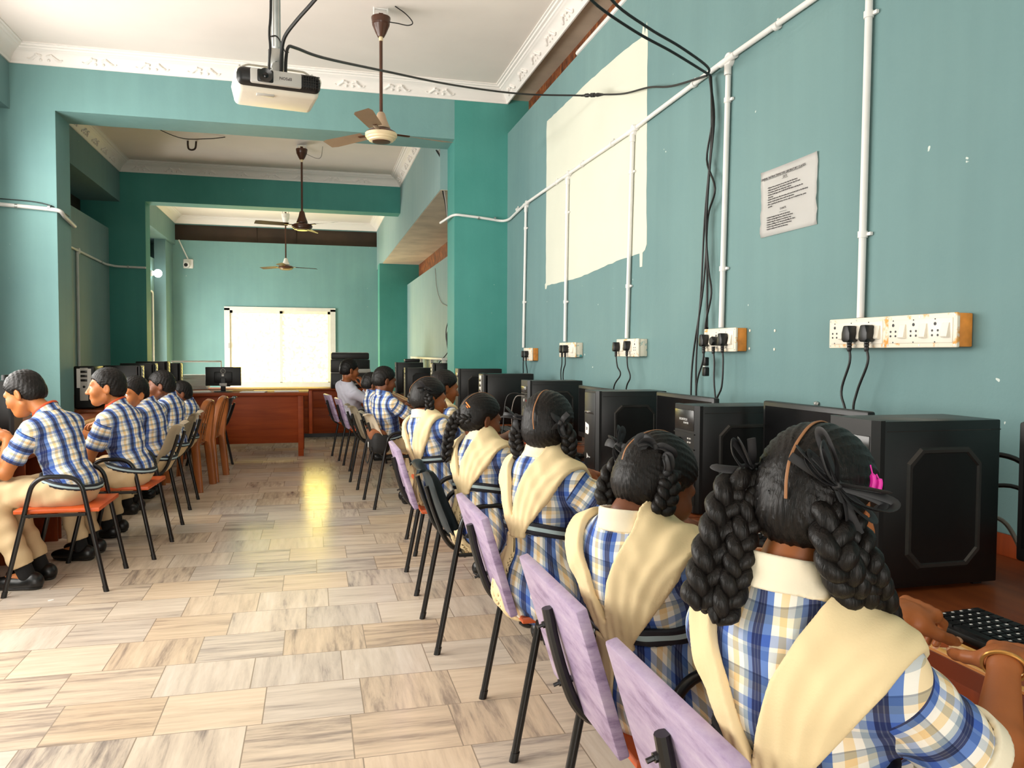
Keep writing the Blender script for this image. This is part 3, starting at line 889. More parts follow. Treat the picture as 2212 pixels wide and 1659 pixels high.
for i, (dx, dy, m) in enumerate(((0.0, 0.0, 'grey_cable'), (-0.014, 0.01, 'cable'), (-0.006, 0.02, 'grey_cable'))):
    b = BM(); tube(b, catmull([(1.24 + dx * 2, Y1b + .02 + dy, 3.335), (1.285 + dx, Y1b + .02 + dy, 3.23), (1.30 + dx, Y1b + .02 + dy, 3.06), (1.295 + dx, Y1b + .02 + dy, 2.93), (1.315 + dx * .5, Y1b + .02 + dy, 2.80), (1.33, Y1b + .02 + dy, 2.62)], 5), 0.007, 6); loc(obj('cable', b, M[m], t), t)
b = BM(); bx(b, (1.294, Y1b + .03, 3.06), (0.045, 0.045, 0.018)); loc(obj('tie', b, M['white_plastic'], t), t)
cable('thin black coil of wire hanging at the pale wall edge beyond the right pillar', [(1.69, 10.05, 1.72), (1.68, 10.17, 1.60), (1.68, 10.18, 1.48), (1.69, 10.08, 1.36), (1.69, 10.05, 1.30), (1.68, 10.12, 1.42), (1.68, 10.06, 1.56), (1.68, 10.14, 1.50), (1.69, 10.06, 1.32), (1.60, 10.3, 1.15), (1.55, 10.4, 1.0), (1.53, 10.45, 0.85)], 0.006, name='wire')
cable('thin pale wire dangling on the pale right wall of the middle bay', [(1.705, 11.3, 2.5), (1.70, 11.1, 2.2), (1.70, 10.7, 1.98), (1.70, 10.2, 1.90)], 0.004, 'grey_cable', name='wire')
b = BM(); tube(b, catmull([(-1.46, 10.36, ZC), (-1.46, 10.36, 3.80), (-1.45, 10.36, 3.755), (-1.41, 10.36, 3.745), (-1.375, 10.36, 3.77), (-1.365, 10.36, ZC)], 5), 0.011, 8)
tag(obj('ceiling_hook', b, M['brown_board']), 'bare iron hook hanging from the middle bay ceiling', 'hook')
cable('thin dark wire sagging across the middle bay ceiling', [(-2.0, 8.4, ZC - 0.01), (-1.8, 9.3, 3.80), (-1.5, 9.9, 3.77), (-1.2, 10.0, 3.80), (-1.0, 10.05, ZC - .005)], 0.005, name='wire')

# CCTV camera + its cable, wall lamp in the far bay
t = thing('security_camera', 'small white security camera on the far wall left of the window', 'security camera', (-2.28, YF, 2.96))
b = BM(); box2(b, (-2.375, YF - 0.035, 2.865), (-2.195, YF, 3.045), 0.02, 3); loc(obj('base_plate', b, M['pvc'], t), t)
b = BM(); lathe(b, [(0, 0), (0.06, 0), (0.062, 0.05), (0.055, 0.10), (0, 0.10)], 20, (-2.305, YF - 0.03, 2.925), 'Y'); loc(obj('camera_head', b, M['pvc'], t), t)
for v in t.children[-1].data.vertices: v.co.y = 2 * (YF - 0.03) - v.co.y
t.children[-1].data.flip_normals()
b = BM(); lathe(b, [(0, 0), (0.034, 0), (0.030, 0.012), (0, 0.012)], 18, (-2.31, YF - 0.142, 2.92), 'Y'); loc(obj('lens', b, M['black_plastic'], t), t)
cable('thin white cable slanting from the dark top opening to the security camera', [(-2.45, YF - 0.01, 3.40), (-2.37, YF - 0.012, 3.22), (-2.29, YF - 0.012, 3.045)], 0.013, 'pvc')
t = thing('wall_lamp', 'glowing white bulb on the left wall of the far bay', 'lamp', (-2.75, 15.0, 2.6))
b = BM(); lathe(b, [(0, 0), (0.05, 0), (0.05, 0.03), (0.03, 0.06), (0, 0.06)], 16, (-2.75, 15.0, 2.66), 'X'); loc(obj('holder', b, M['pvc'], t), t)
b = BM(); bmesh.ops.create_uvsphere(b, u_segments=16, v_segments=10, radius=0.07, matrix=Matrix.Translation((-2.63, 15.0, 2.66))); loc(obj('bulb', b, M['bulb'], t), t)

# ------------------------------------------------------------------ projector
pr = thing('projector', 'white and black ceiling projector hanging upside down from a steel pole', 'projector', (-0.125, 3.05, 2.215), math.radians(9))
W_, D_, H_ = 0.300, 0.235, 0.083
b = BM(); box2(b, (-W_ / 2, -D_ / 2 + 0.02, 0.0), (W_ / 2, D_ / 2, H_), 0.022, 4)
for v in b.verts:
    if v.co.z < 0.03: v.co.x *= 0.94; v.co.y = v.co.y * 0.93 + 0.005
obj('body', b, M['white_plastic'], pr)
b = BM(); box2(b, (-W_ / 2 + 0.006, -D_ / 2 + 0.008, 0.016), (W_ / 2 - 0.006, -D_ / 2 + 0.05, H_ - 0.004), 0.022, 4); obj('front_fascia', b, M['black_plastic'], pr)
b = BM(); box2(b, (-0.100, -D_ / 2 + 0.002, 0.022), (0.075, -D_ / 2 + 0.02, H_ - 0.010), 0.006, 2); obj('silver_panel', b, M['silver'], pr)
b = BM(); box2(b, (-0.078, -D_ / 2 - 0.002, 0.026), (-0.022, -D_ / 2 + 0.01, H_ - 0.012), 0.006, 2); obj('lens_recess', b, M['black_plastic'], pr)
b = BM(); lathe(b, [(0.012, 0), (0.022, 0), (0.024, 0.006), (0.024, 0.010), (0.012, 0.006)], 24, (-0.050, -D_ / 2 + 0.0, 0.048), 'Y')
for v in b.verts: v.co.y = 2 * (-D_ / 2) - v.co.y
obj('lens_ring', b, M['case_trim'], pr)
b = BM(); bmesh.ops.create_uvsphere(b, u_segments=18, v_segments=10, radius=0.013, matrix=Matrix.Translation((-0.05, -D_ / 2 - 0.002, 0.048)) @ Matrix.Diagonal((1, 0.5, 1, 1))); obj('lens', b, M['screen'], pr)
b = BM()
for i in range(7): box2(b, (0.080 + i * 0.0085, -D_ / 2 + 0.004, 0.024), (0.082 + i * 0.0085, -D_ / 2 + 0.010, H_ - 0.012))
for i in range(5): box2(b, (0.079, -D_ / 2 + 0.004, 0.028 + i * 0.010), (0.138, -D_ / 2 + 0.010, 0.0295 + i * 0.010))
obj('vent_grille', b, M['case_trim'], pr, smooth=False)
# brand lettering, upside down because the unit hangs inverted
M4 = Matrix(((-1, 0, 0, 0.040), (0, 0, -1, -D_ / 2 + 0.0005), (0, -1, 0, 0.052), (0, 0, 0, 1)))
M4 = Matrix(((-1, 0, 0, 0.040), (0, 0, 1, -D_ / 2 + 0.0012), (0, -1, 0, 0.052), (0, 0, 0, 1)))
text_mesh('lettering', [('EPSON', 0, 0, 0.014, 'LEFT')], M['ink'], pr, M4)
b = BM(); box2(b, (-0.075, -0.07, -0.004), (-0.015, -0.045, 0.004), 0.002); obj('foot_latch', b, M['silver'], pr)
for x in (-0.128, 0.128):
    b = BM(); tube(b, [(x, 0.0, H_ - 0.002), (x, 0.0, H_ + 0.022)], 0.008, 10); tube(b, [(x, 0, H_ + 0.022), (x, 0, H_ + 0.030)], 0.004, 8); obj('foot', b, M['silver'], pr)
b = BM(); tube(b, fillet([(-0.128, 0, H_ + 0.020), (-0.100, 0, H_ + 0.036), (0.100, 0, H_ + 0.036), (0.128, 0, H_ + 0.020)], 0.01, 4), 0.006, 8, flat=0.6); tube(b, [(0, -0.03, H_ + 0.03), (0, 0.03, H_ + 0.03)], 0.02, 8); obj('mount_bar', b, M['steel'], pr)
b = BM(); box2(b, (-0.022, -0.012, H_ + 0.03), (0.022, 0.012, H_ + 0.105), 0.003); box2(b, (-0.028, -0.002, H_ + 0.03), (-0.022, 0.02, H_ + 0.10)); box2(b, (0.022, -0.002, H_ + 0.03), (0.028, 0.02, H_ + 0.10)); obj('bracket', b, M['steel'], pr)
b = BM(); lathe(b, [(0, 0), (0.006, 0), (0.006, 0.004), (0, 0.004)], 10, (0, -0.016, H_ + 0.05), 'Y'); obj('bolt', b, M['black_metal'], pr)
b = BM(); box2(b, (-0.016, -0.010, H_ + 0.09), (0.016, 0.010, ZC - 2.215), 0.002)
for x in (-0.009, 0.009): box2(b, (x - 0.002, -0.0115, H_ + 0.11), (x + 0.002, -0.009, ZC - 2.225))
obj('mount_pole', b, M['steel'], pr)
b = BM(); tube(b, catmull([(-0.026, 0.0, H_ + 0.02), (-0.022, -0.014, H_ + 0.10), (-0.024, -0.012, H_ + 0.16), (-0.018, -0.013, H_ + 0.30), (-0.018, -0.013, 1.0), (-0.018, -0.013, ZC - 2.22)], 5), 0.0045, 6); obj('power_lead', b, M['cable'], pr)
b = BM(); tube(b, catmull([(-0.024, -0.015, H_ + 0.14), (0.0, -0.016, H_ + 0.146), (0.02, -0.015, H_ + 0.12), (0.03, -0.010, H_ + 0.098), (0.045, 0, H_ + 0.10)], 5), 0.002, 6); obj('wire_tie', b, M['cable'], pr)

# ------------------------------------------------------------------ ceiling fans (blades at rest)
def fan(loc_, label, mcup, mrod, mcone, mbody, mband, mblade, ang, cup_z, rod_z, cone_z, bot_z, rb=0.118, hook=True):
    t = thing('ceiling_fan', label, 'ceiling fan', loc_)
    if hook:
        b = BM()
        tube(b, fillet([(-0.05, 0, 0), (-0.05, 0, cup_z - 0.005), (-0.028, 0, cup_z - 0.035)], 0.01, 3), 0.007, 8)
        tube(b, fillet([(0.05, 0, 0), (0.05, 0, cup_z - 0.005), (0.028, 0, cup_z - 0.035)], 0.01, 3), 0.007, 8)
        box2(b, (-0.05, -0.006, -0.012), (0.05, 0.006, -0.002)); obj('hook', b, M['pvc'], t)
    b = BM(); r = 0.070; h = cup_z - rod_z[0]
    lathe(b, [(0, 0), (r, 0), (r * 1.02, -0.008), (r * 0.93, -h * 0.28), (r * 0.95, -h * 0.30), (r * 0.90, -h * 0.38), (r * 0.92, -h * 0.40), (r * 0.55, -h * 0.82), (r * 0.35, -h), (0, -h)], 28, (0, 0, cup_z)); obj('canopy', b, mcup, t)
    b = BM(); box2(b, (-0.016, -0.012, cup_z - 0.002), (0.016, 0.012, cup_z + 0.03), 0.002); obj('shackle', b, M['brown_enamel'], t)
    b = BM(); tube(b, [(0, 0, rod_z[0] + 0.002), (0, 0, rod_z[0] - 0.03)], 0.015, 12); obj('collar', b, M['fan_cream'] if mrod != M['fan_white'] else mrod, t)
    b = BM(); tube(b, [(0, 0, rod_z[0]), (0, 0, cone_z[0] - 0.01)], 0.0125, 12); obj('rod', b, mrod, t)
    c0, c1 = cone_z
    b = BM(); lathe(b, [(0, 0), (0.020, 0), (0.030, -0.012), (0.042, (c1 - c0) * 0.45), (0.060, (c1 - c0) * 0.80), (0.068, (c1 - c0) * 0.92), (0.066, c1 - c0), (0, c1 - c0)], 28, (0, 0, c0)); obj('lower_canopy', b, mcone, t)
    b = BM(); tube(b, [(0, 0, c1 + 0.02), (0, 0, c1 - 0.03)], 0.03, 14); obj('shaft', b, M['brown_enamel'], t)
    zt = c1 - 0.012; hh = zt - bot_z
    b = BM(); lathe(b, [(0, 0), (rb * 0.75, -0.002), (rb * 0.94, -hh * 0.18), (rb * 0.99, -hh * 0.30), (0, -hh * 0.30)], 36, (0, 0, zt)); obj('motor_top', b, mbody, t)
    b = BM(); lathe(b, [(0, -hh * 0.28), (rb, -hh * 0.28), (rb * 1.0, -hh * 0.52), (rb * 0.93, -hh * 0.56), (rb * 0.91, -hh * 0.70), (rb * 0.80, -hh * 0.76), (rb * 0.78, -hh * 0.86), (rb * 0.62, -hh * 0.92), (0, -hh * 0.92)], 36, (0, 0, zt)); obj('motor_housing', b, mband, t)
    b = BM(); lathe(b, [(0, -hh * 0.90), (rb * 0.60, -hh * 0.90), (rb * 0.55, -hh * 0.98), (0, -hh * 1.0)], 30, (0, 0, zt)); obj('bottom_cap', b, M['brown_enamel'], t)
    zb = zt - hh * 0.22
    for k in range(3):
        a = ang + k * 2 * PI / 3
        R = Matrix.Rotation(a, 3, 'Z')
        bl = BM()
        rows = []
        for i in range(9):
            u = i / 8
            x = 0.17 + u * 0.40
            w2 = 0.048 + 0.020 * u
            if i == 8: w2 *= 0.7
            for s in (-1, 1):
                pass
            rows.append([bl.verts.new(R @ Vector((x, s * w2, zb + s * 0.013 - 0.004 * u))) for s in (-1, -0.4, 0.4, 1)])
        for A, B in zip(rows[:-1], rows[1:]):
            for q in range(3): bl.faces.new((A[q], A[q + 1], B[q + 1], B[q]))
        bmesh.ops.solidify(bl, geom=bl.faces[:], thickness=0.003)
        bo = obj('blade', bl, mblade, t)
        ar = BM(); tube(ar, [R @ Vector((rb * 0.8, 0, zb)), R @ Vector((0.15, 0, zb)), R @ Vector((0.22, 0, zb))], 0.022, 8, flat=0.25); obj('blade_arm', ar, mbody, bo)
    return t
fan((0.502, 6.02, ZC), 'brown and cream ceiling fan nearest the camera, in front of the first beam', M['brown_enamel'], M['brown_enamel'], M['fan_tan'], M['brown_enamel'], M['fan_cream'], M['fan_tan'], math.radians(12), -0.07, (-0.213, 0), (-0.765, -0.885), -0.988)
wf_ = cable('thin looped fan wire from the near fan cup to the ceiling', [(0.56, 6.0, 3.745), (0.62, 6.0, 3.742), (0.70, 6.0, 3.735), (0.735, 6.0, 3.76), (0.68, 5.98, 3.81), (0.60, 5.96, ZC - 0.002)], 0.004, name='wire')
fan((-0.123, 10.2, ZC), 'all brown ceiling fan in the dim middle bay', M['brown_enamel'], M['brown_enamel'], M['brown_enamel'], M['brown_enamel'], M['brown_enamel'], M['brown_enamel'], math.radians(75), -0.05, (-0.18, 0), (-0.81, -0.955), -1.05, 0.125)
cable('two strand pale wire beside the middle bay fan cup', [(-0.06, 10.2, 3.74), (0.05, 10.2, 3.70), (0.11, 10.2, 3.72), (0.13, 10.2, ZC - .002)], 0.004, 'grey_cable', name='wire')
fan((-0.458, 14.6, ZC), 'white cupped ceiling fan in the bright far bay', M['fan_white'], M['brown_enamel'], M['fan_white'], M['brown_enamel'], M['brown_enamel'], M['brown_enamel'], math.radians(20), -0.12, (-0.30, 0), (-0.90, -1.02), -1.11, 0.13)
# ------------------------------------------------------------------ long computer tables
def long_table(label, x_front, x_back, y0, y1, sgn, zt=0.75, trim='trim'):
    """sgn +1: the sitters' side is at x_front < x_back (right row); -1: mirrored (left row)"""
    t = thing('computer_table', label, 'table', ((x_front + x_back) / 2, (y0 + y1) / 2, 0))
    def P(name, lo, hi, mat, bev=0.002):
        b = BM(); box2(b, lo, hi, bev); return loc(obj(name, b, M[mat], t), t)
    a, c = sorted((x_front, x_back))
    P('table_top', (a + (0.05 if sgn > 0 else 0), y0, zt - 0.028), (c - (0.05 if sgn < 0 else 0), y1, zt), 'table_wood')
    b = BM()
    xf = x_front; xi = x_front + sgn * 0.052
    prism(b, [(xf, zt - 0.045), (xi, zt - 0.045), (xi, zt + 0.001), (xi - sgn * 0.006, zt + 0.004), (xf + sgn * 0.012, zt - 0.006), (xf, zt - 0.012)], y0, y1, 'Y')
    loc(obj('carved_edge', b, M[trim], t, smooth=False), t)
    b = BM()
    for k in (0.010, 0.046):
        tube(b, [(xf + sgn * k, y0, zt - 0.007 + k * 0.24), (xf + sgn * k, y1, zt - 0.007 + k * 0.24)], 0.0035, 6)
    loc(obj('edge_bead', b, M['yellow_ply'], t), t)
    P('apron', (min(xf + sgn * 0.015, xf + sgn * 0.035), y0 + 0.02, zt - 0.115), (max(xf + sgn * 0.015, xf + sgn * 0.035), y1 - 0.02, zt - 0.045), 'table_dark')
    for y in (y0 + 0.012, (y0 + y1) / 2, y1 - 0.012):
        P('side_panel', (a + 0.02, y - 0.010, 0.0), (c - 0.02, y + 0.010, zt - 0.028), 'table_dark')
    xb = x_back - sgn * 0.30
    P('back_panel', (min(xb, xb + 0.02), y0 + 0.03, 0.05), (max(xb, xb + 0.02), y1 - 0.03, zt - 0.028), 'table_dark')
    xl = x_back - sgn * 0.012
    P('rear_ledge', (min(xl, xl + sgn * 0.01), y0, zt - 0.0), (max(xl, xl + sgn * 0.01), y1, zt + 0.06), 'table_dark')
    return t
long_table('carved edge computer table nearest the camera along the right wall', 1.132, XW - 0.01, 0.30, 2.39, 1)
long_table('second carved edge computer table from the camera along the right wall', 1.132, XW - 0.01, 2.415, 4.36, 1)
long_table('third computer table along the right wall, behind the braided girls', 1.132, XW - 0.01, 4.385, 6.33, 1)
long_table('short computer table at the right wall touching the pillar', 1.132, XW - 0.01, 6.355, 7.53, 1)
long_table('computer table along the pale right wall beyond the pillar', 1.028, 1.585, 8.0, 11.2, 1)
long_table('computer table on the left side in front of the near boys', -1.676, XL + 0.10, 4.72, 5.95, -1)
long_table('computer table on the left side ending at the left pillar', -1.676, XL + 0.10, 6.0, 7.53, -1)
long_table('computer table on the left side beyond the left pillar', -1.676, XL2 + 0.09, 8.0, 11.5, -1)

# ------------------------------------------------------------------ chairs
def chair_frame(t, arms=True, arm_drop=0.0):
    for sx in (-1, 1):
        x = 0.235 * sx
        zt = 0.632 - arm_drop
        pts = fillet([(x, 0.247, 0.0), (x * 0.97, 0.098, zt), (x * 0.97, -0.125, zt - 0.004), (x, -0.247, 0.0)], 0.085, 8)
        i0 = 9; i1 = len(pts) - 10
        b = BM(); tube(b, pts[:2], 0.0125, 12); obj('leg', b, M['black_metal'], t)
        b = BM(); tube(b, pts[-2:], 0.0125, 12); obj('leg', b, M['black_metal'], t)
        b = BM(); tube(b, pts[1:-1], 0.0125, 12, cap=False); obj('armrest', b, M['black_metal'], t)
        b = BM(); tube(b, [(x, 0.145, 0.425), (x, -0.152, 0.425)], 0.009, 10); obj('seat_rail', b, M['black_metal'], t)
        for y, z in ((0.247, 0.0), (-0.247, 0.0)):
            b = BM(); lathe(b, [(0, 0), (0.0145, 0), (0.0145, 0.03), (0, 0.031)], 12, (x, y, 0)); 
            for v in b.verts: v.co.y += -(y / 0.247) * v.co.z * 0.23
            obj('foot_cap', b, M['black_plastic'], t)
    b = BM()
    for y in (0.12, -0.125): tube(b, [(-0.235, y, 0.422), (0.235, y, 0.422)], 0.009, 10)
    obj('cross_rail', b, M['black_metal'], t)

def wood_seat(t, mat='orange_seat'):
    b = BM(); box2(b, (-0.222, -0.215, 0.434), (0.222, 0.200, 0.456), 0.004); obj('seat', b, M[mat], t)

def plank_chair(label, group, back=True):
    t = thing('plank_back_chair' if back else 'backless_chair', label, 'chair', (0, 0, 0), 0, group)
    chair_frame(t); wood_seat(t)
    if back:
        R = Matrix.Rotation(math.radians(-17), 3, 'X')
        R = Matrix.Rotation(math.radians(17), 3, 'X')
        b = BM(); bx(b, (0, -0.292, 0.622), (0.455, 0.026, 0.335), R, 0.005); obj('backrest', b, M['purple'], t)
        sp = catmull([(0, -0.344, 0.715), (0, -0.328, 0.64), (0, -0.300, 0.545), (0, -0.268, 0.475), (0, -0.215, 0.435), (0, -0.13, 0.424), (0, 0.10, 0.420)], 7)
        b = BM(); tube(b, sp, 0.0135, 10, flat=1.0); obj('back_spine', b, M['black_metal'], t)
        for (y, z) in ((-0.340, 0.675), (-0.300, 0.535)):
            b = BM(); tube(b, [(0, y + 0.02, z + .004), (0, y - 0.012, z - 0.004)], 0.0085, 8); tube(b, [(0, y - 0.012, z - 0.004), (0, y - 0.024, z - 0.008)], 0.0045, 8)
            for v in b.verts: v.co.x += -0.012
            obj('bolt', b, M['black_metal'], t)
    return t

def shell_chair(label, mat, group):
    t = thing('shell_chair', label, 'chair', (0, 0, 0), 0, group)
    chair_frame(t)
    prof = catmull([(0, 0.235, 0.425), (0, 0.205, 0.452), (0, 0.10, 0.452), (0, -0.03, 0.440), (0, -0.12, 0.447), (0, -0.178, 0.49), (0, -0.212, 0.57), (0, -0.245, 0.655), (0, -0.270, 0.735), (0, -0.290, 0.772), (0, -0.318, 0.784)], 4)
    n = len(prof); b = BM(); rows = []
    nx = 18
    for i, p in enumerate(prof):
        u = i / (n - 1)
        t_ = (prof[min(i + 1, n - 1)] - prof[max(0, i - 1)]).normalized()
        nr = Vector((0, t_.z, -t_.y))
        if nr.z < 0 and u < 0.5: nr = -nr
        if u >= 0.5 and nr.y < 0: nr = -nr
        half = 0.205 + 0.025 * math.sin(u * PI)
        if u > 0.86: half *= 1 - 0.35 * ((u - 0.86) / 0.14) ** 2
        row = []
        for k in range(nx + 1):
            v = -1 + 2 * k / nx
            lift = (0.040 + 0.030 * math.sin(u * PI)) * abs(v) ** 3.2 * (1 - max(0, (u - 0.88) / 0.12))
            edge = 0.018 * max(0, (abs(v) - 0.85) / 0.15) ** 2
            q = p + nr * (lift - edge)
            row.append(b.verts.new((half * v, q.y, q.z)))
        rows.append(row)
    for A, B in zip(rows[:-1], rows[1:]):
        for k in range(nx): b.faces.new((A[k], A[k + 1], B[k + 1], B[k]))
    bmesh.ops.solidify(b, geom=b.faces[:], thickness=0.006)
    obj('shell_seat', b, M[mat], t, 60)
    for sx in (-1, 1):
        sp = catmull([(0.15 * sx, -0.282, 0.715), (0.15 * sx, -0.260, 0.64), (0.15 * sx, -0.232, 0.56), (0.15 * sx, -0.200, 0.485), (0.15 * sx, -0.15, 0.435), (0.15 * sx, -0.05, 0.424), (0.15 * sx, 0.12, 0.422)], 6)
        b = BM(); tube(b, sp, 0.0115, 10); obj('back_upright', b, M['black_metal'], t)
    return t

def mono_chair(label, mat, group):
    t = thing('moulded_plastic_chair', label, 'chair', (0, 0, 0), 0, group)
    b = BM()
    nx, ny = 10, 10; rows = []
    for j in range(ny + 1):
        row = []
        for i in range(nx + 1):
            u, v = -1 + 2 * i / nx, -1 + 2 * j / ny
            row.append(b.verts.new((0.215 * u * (1 - 0.06 * v), 0.0 + 0.21 * v, 0.43 - 0.012 * (1 - u * u) - 0.03 * max(0, v - 0.7) / 0.3)))
        rows.append(row)
    for j in range(ny):
        for i in range(nx): b.faces.new((rows[j][i], rows[j][i + 1], rows[j + 1][i + 1], rows[j + 1][i]))
    bmesh.ops.solidify(b, geom=b.faces[:], thickness=0.012)
    obj('seat', b, M[mat], t)
    for sx in (-1, 1):
        b = BM(); prism(b, [(0.205 * sx, 0.19), (0.165 * sx, 0.19), (0.165 * sx, 0.20), (0.195 * sx, 0.20), (0.195 * sx, 0.15), (0.205 * sx, 0.15)], 0, 0.425)
        for v in b.verts: v.co.x += sx * 0.02 * (1 - v.co.z / 0.425); v.co.y += 0.03 * (1 - v.co.z / 0.425)
        obj('leg', b, M[mat], t)
        b = BM(); tube(b, [(0.245 * sx, -0.255, 0.0), (0.225 * sx, -0.215, 0.43)], [0.034, 0.040], 8, flat=0.55, up=(1, 0, 0)); obj('leg', b, M[mat], t)
        b = BM(); tube(b, catmull([(0.222 * sx, -0.215, 0.42), (0.215 * sx, -0.235, 0.58), (0.190 * sx, -0.262, 0.72), (0.11 * sx, -0.285, 0.815), (0, -0.292, 0.838)], 6), [0.036, 0.034, 0.032, 0.030, 0.030], 8, flat=0.5, up=(1, 0, 0)); obj('back_post', b, M[mat], t)
        b = BM(); tube(b, catmull([(0.223 * sx, -0.22, 0.60), (0.245 * sx, -0.08, 0.635), (0.24 * sx, 0.10, 0.625), (0.215 * sx, 0.17, 0.56), (0.205 * sx, 0.185, 0.42)], 5), 0.022, 8, flat=0.5); obj('armrest', b, M[mat], t)
    for x in (-0.10, 0.0, 0.10):
        b = BM(); tube(b, catmull([(x, -0.205, 0.43), (x, -0.238, 0.60), (x * 0.9, -0.288, 0.80)], 5), 0.022, 8, flat=0.3, up=(0, 1, 0)); obj('back_slat', b, M[mat], t)
    return t

RR, LR = -PI / 2, PI / 2
GP = 'purple plank back chairs'
pc1 = plank_chair('purple plank back chair nearest the camera, cut off by the bottom edge', GP)
pc1.location = (0.862, 1.10, 0); pc1.rotation_euler.z = RR
dup(pc1, (0.862, 1.715, 0), RR, 'purple plank back chair second from the camera, with a chipped grey corner')
dup(pc1, (0.858, 2.62, 0), RR, 'purple plank back chair third from the camera, beside the blue grey chair')
dup(pc1, (0.775, 4.40, 0), RR, 'purple plank back chair just behind the blue grey shell chair')
dup(pc1, (0.60, 8.98, 0), RR + 0.1, 'purple plank back chair behind the cream shell chair on the right')
dup(pc1, (0.50, 9.85, 0), RR + 0.15, 'purple plank back chair of the man in the white shirt')
sc1 = shell_chair('blue grey shell chair on the right in front of the girl with one braid', 'grey_plastic', None)
sc1.location = (0.757, 3.56, 0); sc1.rotation_euler.z = RR
dup(sc1, (-1.15, 9.30, 0), LR, 'blue grey shell chair on the left beside the wooden desk')
cc1 = shell_chair('cream shell chair on the right holding a brown bag', 'cream_plastic', 'cream shell chairs')
cc1.location = (0.70, 6.80, 0); cc1.rotation_euler.z = RR + 0.12
dup(cc1, (0.62, 7.78, 0), RR + 0.1, 'cream shell chair of the boy hidden behind the boy in checks')
dup(cc1, (-1.20, 6.05, 0), LR, 'nearest cream shell chair on the left row')
dup(cc1, (-1.23, 7.10, 0), LR, 'second cream shell chair on the left row, by the brown chairs')
oc1 = plank_chair('backless chair with peeling orange seat, nearest on the left', 'backless orange seat chairs', False)
oc1.location = (-1.337, 4.86, 0); oc1.rotation_euler.z = LR
dup(oc1, (0.87, 5.22, 0), RR, 'backless chair of the girl half hidden on the right, black arms showing')
dup(oc1, (-1.20, 5.52, 0), LR - 0.06, 'backless chair with orange seat, second from the camera on the left')
mc1 = mono_chair('tan brown moulded chair with arched back, the nearer of two', 'brown_plastic', 'tan brown moulded chairs')
mc1.location = (-1.24, 7.95, 0); mc1.rotation_euler.z = LR - 0.12
dup(mc1, (-1.17, 8.52, 0), LR - 0.1, 'tan brown moulded chair with arched back, the farther of two')

# ------------------------------------------------------------------ desk, cabinet, printer, papers
t = thing('wooden_desk', 'reddish wooden desk with a plain front panel facing the aisle', 'desk', (-0.8, 10.5, 0))
dk = dict(table_top=((-1.62, 10.11, 0.755), (-0.06, 10.98, 0.790)), front_panel=((-1.56, 10.16, 0.165), (-0.12, 10.185, 0.755)))
for n_, (lo, hi) in dk.items():
    b = BM(); box2(b, lo, hi, 0.003); loc(obj(n_, b, M['desk_wood'], t), t)
for x in (-1.56, -0.185):
    for y in (10.13, 10.88):
        b = BM(); box2(b, (x, y, 0), (x + 0.065, y + 0.065, 0.755), 0.003); loc(obj('leg', b, M['desk_wood'], t), t)
b = BM(); box2(b, (-0.16, 10.2, 0.25), (-0.13, 10.9, 0.755), 0.003); loc(obj('side_panel', b, M['desk_wood'], t), t)

t = thing('low_cabinet', 'long low wooden cabinet under the far window behind the desk', 'cabinet', (-0.5, 12.6, 0))
b = BM(); box2(b, (-2.15, 12.30, 0.06), (1.10, 12.95, 0.715), 0.003); loc(obj('carcass', b, M['desk_wood'], t), t)
b = BM(); box2(b, (-2.17, 12.26, 0.715), (1.12, 12.97, 0.738), 0.003); loc(obj('cabinet_top', b, M['desk_wood'], t), t)
b = BM(); box2(b, (-2.13, 12.36, 0.0), (1.08, 12.9, 0.06)); loc(obj('plinth', b, M['black_plastic'], t), t)
for (x0, x1) in ((-2.12, -1.46), (-1.40, -0.74), (-0.68, -0.08), (0.0, 0.52), (0.58, 1.06)):
    b = BM(); box2(b, (x0, 12.286, 0.46), (x1, 12.30, 0.70), 0.003); loc(obj('drawer', b, M['desk_wood'], t), t)
    b = BM(); box2(b, (x0, 12.286, 0.09), (x1, 12.30, 0.44), 0.003); loc(obj('door', b, M['desk_wood'], t), t)
b = BM(); box2(b, (-0.065, 12.28, 0.06), (-0.015, 12.30, 0.715), 0.002); loc(obj('stile', b, M['orange_seat'], t), t)

t = thing('photocopier', 'large dark grey photocopier on the cabinet right of the window', 'photocopier', (0.56, 12.6, 0.738))
dg_ = pm('charcoal_printer_plastic', (38, 36, 36), 0.45, var=0.1)
for (n_, lo, hi, m_, bv) in (('lower_body', (-0.30, -0.25, 0), (0.30, 0.22, 0.235), dg_, 0.012), ('upper_body', (-0.30, -0.25, 0.245), (0.29, 0.22, 0.44), dg_, 0.012), ('document_lid', (-0.295, -0.25, 0.445), (0.28, 0.22, 0.545), dg_, 0.02),
                             ('lid_edge', (-0.28, -0.24, 0.545), (0.27, 0.2, 0.553), M['silver'], 0.002), ('output_recess', (-0.17, -0.256, 0.27), (0.27, -0.24, 0.42), M['black_plastic'], 0.004), ('control_panel', (0.11, -0.285, 0.245), (0.30, -0.24, 0.300), M['silver'], 0.006),
                             ('tray_line', (-0.30, -0.254, 0.235), (0.30, -0.2, 0.243), M['silver'], 0.001), ('paper_tray', (-0.27, -0.258, 0.03), (0.27, -0.24, 0.11), M['black_plastic'], 0.003), ('tray_handle', (-0.05, -0.262, 0.062), (0.20, -0.25, 0.074), M['silver'], 0.002)):
    b = BM(); box2(b, lo, hi, bv); obj(n_, b, m_, t)

